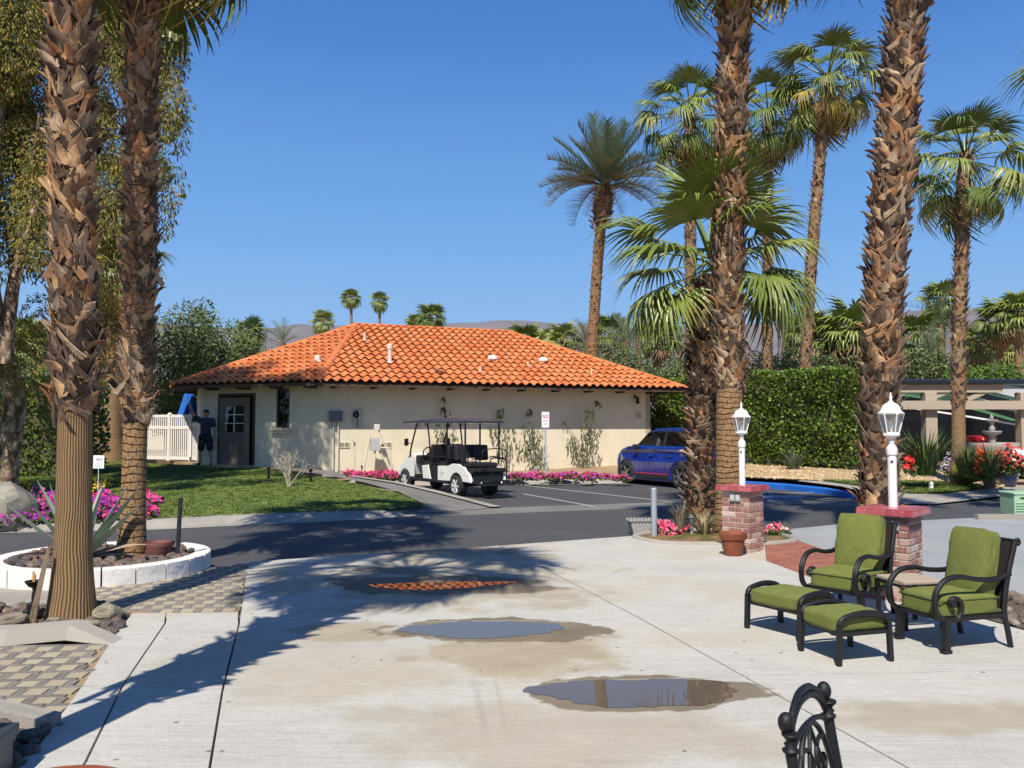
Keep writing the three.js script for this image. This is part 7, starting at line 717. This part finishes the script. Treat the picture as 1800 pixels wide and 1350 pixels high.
{ const p = W(959, 838, 0.08), top = D(959, 724, -p.z).y, g = thing('parking_sign', 'white sign with a red word on a grey post before the wall', 'sign', p), H = top - p.y; part(g, 'post', mergeAll([box(0.05, H, 0.03, 0, H / 2, 0)]), M.galv); const st = canvasTex(96, 192, (x) => { x.fillStyle = '#f3ecee'; x.fillRect(0, 0, 96, 192); x.fillStyle = '#9a2f3c'; x.font = 'bold 62px sans-serif'; x.textAlign = 'center'; x.fillText('NO', 48, 78, 74); x.fillStyle = '#7a5b60'; for (let k = 0; k < 7; k++) { x.fillRect(14 + k * 10, 102, 7, 15); if (k > 0 && k < 6) x.fillRect(15 + k * 10, 140, 8, 15); } x.fillStyle = '#f3ecee'; x.fillRect(10, 108, 80, 3); x.fillRect(10, 146, 80, 3); x.strokeStyle = '#c9a9ae'; x.lineWidth = 3; x.strokeRect(4, 4, 88, 184); }); const pl = part(g, 'plate', rbox(0.24, 0.5, 0.012, 0.004, 0, H - 0.25, 0.025), M.white); part(pl, 'print', new THREE.PlaneGeometry(0.23, 0.49).translate(0, H - 0.25, 0.034), std({ map: st, roughness: 0.5 })); }
// ---- wheels
function wheel(g, x, y, z, r, w, side, spokes, rimM, rimR = 0.66) { const tg = mv(lathe([[r * rimR, -w / 2], [r * 0.93, -w / 2], [r, -w / 2 + 0.025], [r, w / 2 - 0.025], [r * 0.93, w / 2], [r * rimR, w / 2]], 36), 0, 0, 0, Math.PI / 2); const wh = new THREE.Group(); wh.name = 'wheel'; wh.position.set(x, y, z); g.add(wh); part(wh, 'tyre', tg, M.rubber); const s = side, gs = [mv(lathe([[r * rimR, -w * 0.45], [r * rimR * 0.98, w * 0.45], [r * rimR * 0.9, w * 0.48], [r * rimR * 0.9, -w * 0.45]], 32), 0, 0, 0, Math.PI / 2)]; for (let i = 0; i < spokes; i++) { const a = i / spokes * 6.283, d = 0.11; for (const o of [-d, d]) gs.push(beam([Math.cos(a) * r * 0.1, Math.sin(a) * r * 0.1, s * w * 0.40], [Math.cos(a + o) * r * rimR * 0.94, Math.sin(a + o) * r * rimR * 0.94, s * w * 0.44], r * 0.11, 0.02)); } gs.push(cyl(r * 0.15, r * 0.15, 0.03, 0, 0, s * w * 0.42, 14, Math.PI / 2)); part(wh, 'rim', mergeAll(gs), rimM); part(wh, 'brake_disc', cyl(r * rimR * 0.88, r * rimR * 0.88, 0.02, 0, 0, s * w * 0.1, 24, Math.PI / 2), M.black); return wh; }
const heading = (a, b) => Math.atan2(-(b.z - a.z), b.x - a.x);
// ---- golf cart: local x forward, z to its right; origin on the ground under the rear axle
{ const rl = W(806, 873, ROAD), fl = W(711, 860.5, ROAD), ry = heading(rl, fl), wb = Math.min(2.75, rl.distanceTo(fl)), f = V3(Math.cos(ry), 0, -Math.sin(ry)), right = V3(Math.sin(ry), 0, Math.cos(ry)); const o = rl.clone().addScaledVector(right, 0.46);
  const g = thing('golf_cart', 'white six seat golf cart with a dark roof parked before the wall', 'golf cart', [o.x, ROAD + 0.006, o.z], ry), white = phys({ color: lin(0.78, 0.78, 0.72), roughness: 0.3, clearcoat: 0.6 }), dark = std({ color: lin(0.012, 0.013, 0.013), roughness: 0.6 }), seatM = std({ color: lin(0.012, 0.01, 0.012), roughness: 0.6, bumpMap: at(lumpT, 0.3), bumpScale: 0.01 }); const R = 0.262, rim = std({ color: lin(0.85, 0.85, 0.85), metalness: 0.35, roughness: 0.3 });
  for (const s of [-1, 1]) { wheel(g, 0, R, s * 0.46, R, 0.22, s, 6, rim, 0.72); wheel(g, wb, R, s * 0.46, R, 0.2, s, 6, rim, 0.72); }
  part(g, 'chassis', mergeAll([rbox(wb + 1.0, 0.1, 0.8, 0.02, wb / 2 - 0.1, 0.36, 0), rbox(wb - 0.75, 0.09, 1.08, 0.03, wb / 2 + 0.08, 0.33, 0), cyl(0.03, 0.03, 0.8, 0, R, 0, 8, Math.PI / 2), cyl(0.03, 0.03, 0.8, wb, R, 0, 8, Math.PI / 2)]), dark);
  const arch = (cx, r, a0, a1, n = 10) => Array.from({ length: n + 1 }, (_, i) => { const a = lerp(a0, a1, i / n); return [cx + Math.cos(a) * r, R + Math.sin(a) * r]; }); // body sides with wheel arches
  for (const s of [-1, 1]) { const z = s * 0.5; part(g, 'rear_fender', extrude([[0.92, 0.37], [0.92, 0.72], [0.42, 0.735], [0.2, 0.8], [-0.1, 0.8], [-0.38, 0.72], [-0.58, 0.58], [-0.72, 0.38], ...arch(0, 0.345, 2.75, 0.35).map((p) => p)], 0.05, 0.012, 2).translate(0, 0, z - 0.025), white); part(g, 'side_panel', extrude([[0.95, 0.37], [1.28, 0.37], [1.42, 0.73], [0.95, 0.73]], 0.04, 0.006).translate(0, 0, z - 0.02), dark); part(g, 'side_pod', extrude([[1.33, 0.38], [1.72, 0.38], [1.78, 0.7], [1.46, 0.73]], 0.045, 0.01).translate(0, 0, z - 0.022), s < 0 ? white : dark); part(g, 'front_fender', extrude([[wb - 0.42, 0.4], [wb - 0.45, 0.92], [wb - 0.15, 0.86], [wb + 0.25, 0.66], [wb + 0.42, 0.45], ...arch(wb, 0.34, 0.45, 2.75)], 0.06, 0.012, 2).translate(0, 0, z - 0.03), white); }
  part(g, 'front_cowl', extrude([[wb - 0.35, 0.5], [wb + 0.45, 0.46], [wb + 0.48, 0.56], [wb + 0.25, 0.76], [wb - 0.12, 0.93], [wb - 0.42, 0.99], [wb - 0.46, 0.9]], 0.86, 0.04, 3).translate(0, 0, -0.43), white); part(g, 'dashboard', rbox(0.2, 0.22, 0.92, 0.04, wb - 0.55, 0.86, 0), dark); part(g, 'floor', box(0.75, 0.03, 0.96, wb - 0.72, 0.42, 0), dark);
  const sw = part(g, 'steering_wheel', mv(new THREE.TorusGeometry(0.16, 0.018, 8, 24), wb - 0.78, 1.02, -0.24, 0, Math.PI / 2 - 0.001, -0.6), M.black); part(sw, 'column', bar([wb - 0.78, 1.02, -0.24], [wb - 0.5, 0.82, -0.24], 0.025), M.black);
  const bench = (x, dir, n) => { part(g, 'seat', mergeAll([rbox(0.46, 0.12, 0.98, 0.04, x, 0.78, 0), rbox(0.4, 0.3, 0.9, 0.02, x, 0.58, 0)]), seatM); part(g, 'seat_back', mergeAll([-0.25, 0.25].map((z) => rbox(0.11, 0.4, 0.48, 0.045, x - dir * 0.26, 1.08, z, 0, 0, dir * 0.13))), seatM); for (const s of [-1, 1]) part(g, 'armrest', tube([[x + dir * 0.18, 0.78, s * 0.53], [x + dir * 0.17, 0.93, s * 0.53], [x - dir * 0.05, 0.98, s * 0.53], [x - dir * 0.22, 0.95, s * 0.52]], 0.018, 16, 6), M.black); };
  bench(wb - 1.12, 1); bench(0.78, 1); bench(-0.12, -1);
  part(g, 'rear_deck', mergeAll([rbox(0.85, 0.1, 1.0, 0.03, -0.3, 0.66, 0), rbox(0.5, 0.22, 0.86, 0.02, -0.42, 0.5, 0)]), dark); part(g, 'rear_bumper', rbox(0.1, 0.08, 1.06, 0.025, -0.76, 0.38, 0), dark); part(g, 'tail_light', mergeAll([mv(new THREE.SphereGeometry(0.035, 10, 8), -0.81, 0.36, -0.3), mv(new THREE.SphereGeometry(0.035, 10, 8), -0.81, 0.36, 0.3)]), M.chrome);
  part(g, 'footrest', mergeAll([rbox(0.42, 0.03, 0.9, 0.01, -1.0, 0.33, 0), bar([-0.8, 0.35, -0.4], [-1.15, 0.34, -0.4], 0.02), bar([-0.8, 0.35, 0.4], [-1.15, 0.34, 0.4], 0.02)]), M.black); part(g, 'grab_bar', mergeAll([tube([[-1.12, 0.36, -0.22], [-1.14, 0.8, -0.22], [-1.1, 0.95, -0.22], [-1.1, 0.95, 0.22], [-1.14, 0.8, 0.22], [-1.12, 0.36, 0.22]], 0.018, 50, 6), tube([[-0.42, 0.95, -0.35], [-0.9, 0.98, -0.35], [-0.95, 1.15, -0.35], [-0.95, 1.15, 0.35], [-0.9, 0.98, 0.35], [-0.42, 0.95, 0.35]], 0.014, 50, 6)]), M.black);
  const top = 1.86, rf = new THREE.BoxGeometry(wb + 0.55, 0.11, 1.16, 16, 1, 8), a = rf.attributes.position; for (let i = 0; i < a.count; i++) { const x = a.getX(i) / ((wb + 0.55) / 2), z = a.getZ(i) / 0.58; a.setY(i, a.getY(i) * (1 - 0.5 * Math.max(x ** 8, z ** 8)) + 0.05 * (1 - x * x) * (1 - z * z)); } rf.computeVertexNormals(); part(g, 'roof', rf.translate(wb / 2 - 0.22, top, 0), phys({ color: lin(0.03, 0.036, 0.042), roughness: 0.35, clearcoat: 0.3 })); const lf = []; for (const x of [-0.2, 0.35, 0.95, 1.55, 2.05]) lf.push(tube([[x - 0.1, top - 0.03, -0.52], [x - 0.05, top - 0.09, -0.52], [x + 0.05, top - 0.09, -0.52], [x + 0.1, top - 0.03, -0.52]], 0.014, 12, 6)); part(g, 'roof_handle', mergeAll(lf), M.black);
  for (const s of [-1, 1]) { const z = s * 0.5; part(g, 'strut', tube([[wb - 0.22, 0.92, z], [wb - 0.25, 1.1, z], [wb - 0.5, 1.62, z], [wb - 0.62, top, z]], 0.026, 20, 6), M.black); part(g, 'strut', tube([[wb - 1.35, 0.85, z], [wb - 1.32, 1.3, z], [wb - 1.2, top, z]], 0.024, 14, 6), M.black); part(g, 'strut', bar([0.52, 0.8, z], [0.52, top, z], 0.024), M.black); part(g, 'strut', bar([-0.38, 0.9, z], [-0.38, top, z], 0.024), M.black); const m = part(g, 'mirror', rbox(0.04, 0.2, 0.12, 0.015, wb - 0.3, 1.32, s * 0.66), M.black); part(m, 'mirror_arm', bar([wb - 0.3, 1.28, s * 0.52], [wb - 0.3, 1.3, s * 0.62], 0.012), M.black); }
  part(g, 'windshield', mv(box(0.006, 0.4, 0.94), wb - 0.31, 1.16, 0, 0, 0, 0.35), M.glass); part(g, 'bag', rbox(0.2, 0.12, 0.2, 0.05, -0.2, 0.9, -0.22), std({ color: lin(0.55, 0.48, 0.33), roughness: 0.8 })); const ck = canvasTex(128, 96, (x) => { x.fillStyle = '#ebeade'; x.fillRect(0, 0, 128, 96); x.strokeStyle = '#9aa294'; x.lineWidth = 4; for (const [y, w] of [[20, 60], [46, 88], [60, 80], [80, 62]]) { x.beginPath(); x.moveTo(18, y); for (let q = 0; q < w; q += 6) x.lineTo(18 + q, y + (q % 12 ? -6 : 4)); x.stroke(); } }); part(g, 'side_lettering', new THREE.PlaneGeometry(0.34, 0.24).rotateY(Math.PI).translate(0.68, 0.56, -0.5391), std({ map: ck, roughness: 0.4 })); }
// ---- blue car: local x forward, z to its right; origin under the rear axle
{ const rl = W(1197, 859, ROAD), fl = W(1113, 850.5, ROAD), ry = heading(rl, fl), right = V3(Math.sin(ry), 0, Math.cos(ry)), o = rl.clone().addScaledVector(right, 0.8), wb = 2.55; const g = thing('parked_car', 'blue boxy hatchback with a red sill line behind the palms', 'car', [o.x, ROAD + 0.006, o.z], ry), paint = phys({ color: lin(0.002, 0.022, 0.2), roughness: 0.25, clearcoat: 1, clearcoatRoughness: 0.03, metalness: 0.0 }), trim = std({ color: lin(0.018, 0.018, 0.02), roughness: 0.5 }), R = 0.33, rim = std({ color: lin(0.4, 0.4, 0.42), metalness: 0.8, roughness: 0.3 });
  for (const s of [-1, 1]) { wheel(g, 0, R, s * 0.79, R, 0.22, s, 5, rim, 0.72); wheel(g, wb, R, s * 0.79, R, 0.22, s, 5, rim, 0.72); }
  const arc = (cx, a0, a1, r = 0.39, n = 12) => Array.from({ length: n + 1 }, (_, i) => { const a = lerp(a0, a1, i / n); return [cx + Math.cos(a) * r, R + Math.sin(a) * r]; });
  const side = [[-0.78, 0.42], [-0.82, 0.6], [-0.80, 0.98], [-0.72, 1.1], [2.1, 1.07], [2.6, 1.03], [2.98, 0.95], [3.12, 0.84], [3.18, 0.65], [3.16, 0.32], [wb + 0.42, 0.24], ...arc(wb, -0.2, Math.PI + 0.2), [wb - 0.44, 0.24], [0.44, 0.24], ...arc(0, -0.2, Math.PI + 0.2), [-0.46, 0.28]]; const bg = extrude(side, 1.56, 0.11, 5).translate(0, 0, -0.78), bp = bg.attributes.position; for (let i = 0; i < bp.count; i++) { const x = bp.getX(i), k = 1 - 0.16 * smooth(2.5, 3.35, x) - 0.08 * smooth(-0.4, -0.9, x) - 0.05 * smooth(0.75, 1.1, bp.getY(i)); bp.setZ(i, bp.getZ(i) * k); } bg.computeVertexNormals(); part(g, 'body', bg, paint);
  const gh = (pts, w, bev) => { const q = extrude(pts, w - 2 * bev, bev, 4).translate(0, 0, -w / 2 + bev), p = q.attributes.position; for (let i = 0; i < p.count; i++) { const y = p.getY(i); p.setZ(i, p.getZ(i) * (1 - 0.14 * smooth(1.0, 1.6, y))); } q.computeVertexNormals(); return q; }; part(g, 'cabin_glass', gh([[-0.74, 1.0], [-0.68, 1.5], [-0.58, 1.56], [1.35, 1.58], [1.62, 1.54], [2.3, 1.04]], 1.60, 0.06), M.darkGlass); part(g, 'roof', gh([[-0.84, 1.55], [-0.7, 1.63], [0.4, 1.665], [1.3, 1.64], [1.6, 1.57], [1.52, 1.545], [-0.7, 1.545]], 1.5, 0.05), paint);
  for (const s of [-1, 1]) { part(g, 'pillar', beam([0.78, 1.04, s * 0.785], [0.74, 1.56, s * 0.695], 0.03, 0.1), trim); part(g, 'pillar', beam([-0.48, 1.04, s * 0.785], [-0.46, 1.56, s * 0.69], 0.05, 0.26), paint); part(g, 'sill', rbox(wb - 1.0, 0.12, 0.04, 0.015, wb / 2, 0.28, s * 0.885), trim); part(g, 'sill_stripe', rbox(wb - 0.98, 0.03, 0.03, 0.008, wb / 2, 0.36, s * 0.89), std({ color: lin(0.5, 0.02, 0.06), roughness: 0.4 })); const ar = (cx) => { const t = new THREE.TorusGeometry(0.405, 0.03, 6, 24, Math.PI + 0.4).rotateZ(-0.2); return t.translate(cx, R, s * 0.875); }; part(g, 'wheel_arch', mergeAll([ar(0), ar(wb)]), trim); const m = part(g, 'mirror', rbox(0.14, 0.15, 0.2, 0.05, 1.95, 1.14, s * 0.95), trim); for (const [x0, x1] of [[0.62, 0.63], [1.66, 1.67]]) part(g, 'door_seam', box(0.01, 0.62, 0.006, x0, 0.7, s * 0.892), trim); for (const x of [0.42, 1.32]) part(g, 'door_handle', rbox(0.18, 0.035, 0.03, 0.012, x - 0.2 + 0.2, 0.9, s * 0.875), paint); part(g, 'tail_light', rbox(0.06, 0.5, 0.12, 0.02, -0.86, 1.0, s * 0.66), std({ color: lin(0.3, 0.01, 0.01), roughness: 0.2 })); part(g, 'headlight', rbox(0.16, 0.12, 0.3, 0.03, 3.1, 0.8, s * 0.52), M.glass); }
  part(g, 'bumper', mergeAll([rbox(0.16, 0.26, 1.5, 0.06, 3.16, 0.36, 0), rbox(0.14, 0.24, 1.56, 0.06, -0.84, 0.42, 0)]), trim); part(g, 'underbody', box(wb + 0.6, 0.12, 1.4, wb / 2, 0.26, 0), trim); part(g, 'aerial', bar([-0.2, 1.6, 0.1], [-0.4, 1.9, 0.1], 0.008), M.black); }
// ---- carport, motorhomes, garden things at the right
const creamM = std({ color: lin(0.42, 0.345, 0.26), roughness: 0.85, bumpMap: at(grainT, 0.5), bumpScale: 0.002 });
{ const d = 31, X = (px) => (px - 900) / FOC * d, Y = (py) => D(900, py, d).y, g = thing('carport', 'cream timber carport with dark motorhomes behind it', 'carport', [0, 0, 0]); part(g, 'roof_beam', box(X(1760) - X(1488), Y(676) - Y(690), 0.25, (X(1760) + X(1488)) / 2, (Y(676) + Y(690)) / 2, -d), creamM); part(g, 'roof_edge', box(X(2000) - X(1488), 0.1, 1.2, (X(2000) + X(1488)) / 2, Y(673), -d - 0.3), M.black); part(g, 'lower_beam', box(X(2000) - X(1505), Y(705) - Y(720), 0.22, (X(2000) + X(1505)) / 2, (Y(705) + Y(720)) / 2, -d + 0.35), creamM);
  for (const [px, w] of [[1501, 0.28], [1632, 0.42], [1798, 0.4]]) part(g, 'post', rbox(w, Y(690) - 0.3, w, 0.02, X(px), (Y(690) + 0.3) / 2, -d + 0.02), creamM); for (const px of [1560, 1632, 1700]) part(g, 'bracket', beam([X(px), Y(702), -d], [X(px) + 0.6, Y(690), -d], 0.14, 0.16), creamM);
  const rvT = canvasTex(1024, 256, (x) => { x.fillStyle = '#0d0f12'; x.fillRect(0, 0, 1024, 256); const sw = (c, w, y0, y1, y2, y3) => { x.strokeStyle = c; x.lineWidth = w; x.beginPath(); x.moveTo(-20, y0); x.bezierCurveTo(300, y1, 650, y2, 1050, y3); x.stroke(); }; sw('#3f5a4a', 60, 20, 30, 90, 260); sw('#dfe3e2', 14, -10, 10, 120, 300); sw('#4f7f58', 12, 40, 60, 200, 330); sw('#b9bfc2', 70, -70, -40, 20, 210); sw('#16181c', 26, -20, 20, 90, 290); sw('#e9ecec', 8, 90, 130, 190, 280); sw('#2f7a4b', 22, -60, -30, -10, 120); }); const rv = thing('motorhome', 'dark motorhome with sweeping green and white stripes under the carport', 'motorhome', [X(1760), 0.4, -d - 3.2]); part(rv, 'body', rbox(9.5, 2.7, 2.4, 0.15, 1.5, 1.75, 0), std({ color: lin(0.02, 0.022, 0.026), roughness: 0.3 })); part(rv, 'side_graphics', new THREE.PlaneGeometry(9.2, 2.3).translate(1.5, 1.75, 1.206), std({ map: rvT, roughness: 0.25 })); part(rv, 'awning', cyl(0.09, 0.09, 9, 1.5, 2.95, 1.28, 12, 0, 0, Math.PI / 2), M.black); for (const x of [-2.2, -1, 4.5]) part(rv, 'wheel', cyl(0.45, 0.45, 0.3, x, 0.42, 0.9, 24, Math.PI / 2), M.rubber);
  const r2 = thing('motorhome', 'plain dark motorhome deeper in the carport shade', 'motorhome', [X(1560), 0.4, -d - 5]); part(r2, 'body', rbox(4.5, 2.5, 2.4, 0.15, 0, 1.6, 0), std({ color: lin(0.03, 0.03, 0.034), roughness: 0.4 })); part(r2, 'window', rbox(1.2, 0.5, 0.04, 0.02, 0.8, 2.1, 1.21), M.darkGlass); for (const x of [-1.4, 1.4]) part(r2, 'wheel', cyl(0.4, 0.4, 0.3, x, 0.4, 1.05, 24, Math.PI / 2), M.rubber); }
{ const p = D(1745, 800, 28); p.y = 0.45; const s = 1500 / 28, b = D(1745, 780, 28).y - 0.45, stn = std({ color: lin(0.36, 0.335, 0.305), roughness: 0.9, bumpMap: at(lumpT, 0.4), bumpScale: 0.01 }); const g = thing('tiered_fountain', 'three tier pale stone fountain in the garden at the right', 'fountain', p); part(g, 'basin', lathe([[0.001, 0], [0.6, 0], [0.75, b - 0.1], [0.8, b + 0.02], [0.72, b + 0.04], [0.66, b - 0.06], [0.001, b - 0.08]], 28), stn); part(g, 'lower_bowl', lathe([[0.001, b - 0.05], [0.12, b], [0.08, b + 0.2], [0.1, b + 0.26], [0.26, b + 0.34], [0.3, b + 0.4], [0.27, b + 0.42], [0.001, b + 0.36]], 24), stn); part(g, 'upper_bowl', lathe([[0.001, b + 0.35], [0.07, b + 0.38], [0.1, b + 0.5], [0.06, b + 0.58], [0.06, b + 0.68], [0.17, b + 0.74], [0.19, b + 0.79], [0.001, b + 0.77]], 22), stn); part(g, 'finial', lathe([[0.001, b + 0.76], [0.05, b + 0.8], [0.06, b + 0.88], [0.02, b + 0.95], [0.001, b + 1.0]], 14), stn); }
{ const p = D(1712, 776, 29); const g = solid('red_cover', extrude([[-0.4, 0.16], [0.0, 0.17], [0.42, 0.1], [0.2, 0.0], [0.1, -0.2], [-0.05, -0.2], [-0.15, -0.02]], 0.6, 0.03, 2), std({ color: lin(0.62, 0.015, 0.03), roughness: 0.6 }), 'bright red cover behind the plants beside the fountain', 'cover'); g.position.set(p.x, p.y, p.z); const q = thing('garden_stand', 'low dark stand carrying the red cover', 'stand', [p.x, 0.45, p.z + 0.3]); part(q, 'frame', mergeAll([box(0.5, p.y - 0.66, 0.4, 0, (p.y - 0.66) / 2, 0)]), M.black); }
{ const p = W(1772, 858, 0.02); const m = solid('glazed_pot', lathe([[0.001, 0], [0.15, 0], [0.2, 0.1], [0.24, 0.3], [0.25, 0.4], [0.22, 0.4], [0.2, 0.3], [0.001, 0.28]], 28), phys({ color: lin(0.012, 0.022, 0.07), roughness: 0.15, clearcoat: 1 }), 'dark blue glazed pot beside the grey post at the right', 'pot'); m.position.copy(p); const q = W(1753, 852, 0.05), top = D(1753, 802, -q.z).y; solid('marker_post', [cyl(0.035, 0.035, top - q.y, q.x, (top + q.y) / 2, q.z, 12)], M.galv, 'thin grey metal post beside the dark blue pot', 'post'); }
{ const p = W(1800, 906, -0.03); const h = 0.42, g = thing('transformer_box', 'pale green louvred utility box at the right edge', 'utility box', [p.x + 0.05, -0.04, p.z - 0.1], 0.0), gm = std({ color: lin(0.33, 0.52, 0.33), roughness: 0.5 }); part(g, 'body', rbox(0.62, h, 0.5, 0.03, 0, h / 2, 0), gm); for (let i = 0; i < 5; i++) part(g, 'louvre', rbox(0.56, 0.022, 0.03, 0.006, 0, 0.06 + i * 0.05, 0.255, 0.4), gm); part(g, 'lid', rbox(0.65, 0.05, 0.53, 0.02, 0, h + 0.01, 0), gm); part(g, 'lock', box(0.08, 0.025, 0.015, -0.16, 0.35, 0.254), M.black); structure('kerb_end', beam(W(1716, 910, 0.0), W(2000, 909, 0.0), 0.14, 0.12), walkM); }
{ const p = W(1637, 862, 0.03); solid('sprinkler', [cyl(0.05, 0.06, 0.16, p.x, 0.1, p.z, 12), mv(new THREE.SphereGeometry(0.06, 12, 8), p.x, 0.19, p.z)], M.white, 'small pale sprinkler head on the grass strip', 'sprinkler'); const q = W(1628, 826, 0.4), g = thing('spotlight', 'black garden spotlight on the gravel bank', 'garden light', q); part(g, 'stake', cyl(0.02, 0.02, 0.2, 0, 0.08, 0, 8), M.black); part(g, 'head', mv(cyl(0.06, 0.05, 0.18, 0, 0, 0, 12), 0, 0.24, 0, 0.5), M.black); solid('steps', [box(1.2, 0.18, 0.5, D(1815, 815, 27).x, 0.5, -27), box(1.2, 0.18, 0.5, D(1815, 815, 27).x, 0.68, -27.3), box(1.2, 0.18, 0.5, D(1815, 815, 27).x, 0.86, -27.6)], M.white, 'white steps at the right edge', 'steps'); }
{ const p = W(1216, 940, 0.0), g = thing('garden_light', 'small dark lantern in the island before the young palm', 'garden light', p); part(g, 'stem', cyl(0.02, 0.025, 0.14, 0, 0.07, 0, 10), M.galv); part(g, 'head', mergeAll([cyl(0.05, 0.035, 0.12, 0, 0.2, 0, 12), cyl(0.02, 0.06, 0.05, 0, 0.285, 0, 12)]), std({ color: lin(0.10, 0.12, 0.13), roughness: 0.4 })); }
scene.traverse((o) => { if (o.isMesh) { o.castShadow = true; o.receiveShadow = true; } });
renderer.render(scene, camera);
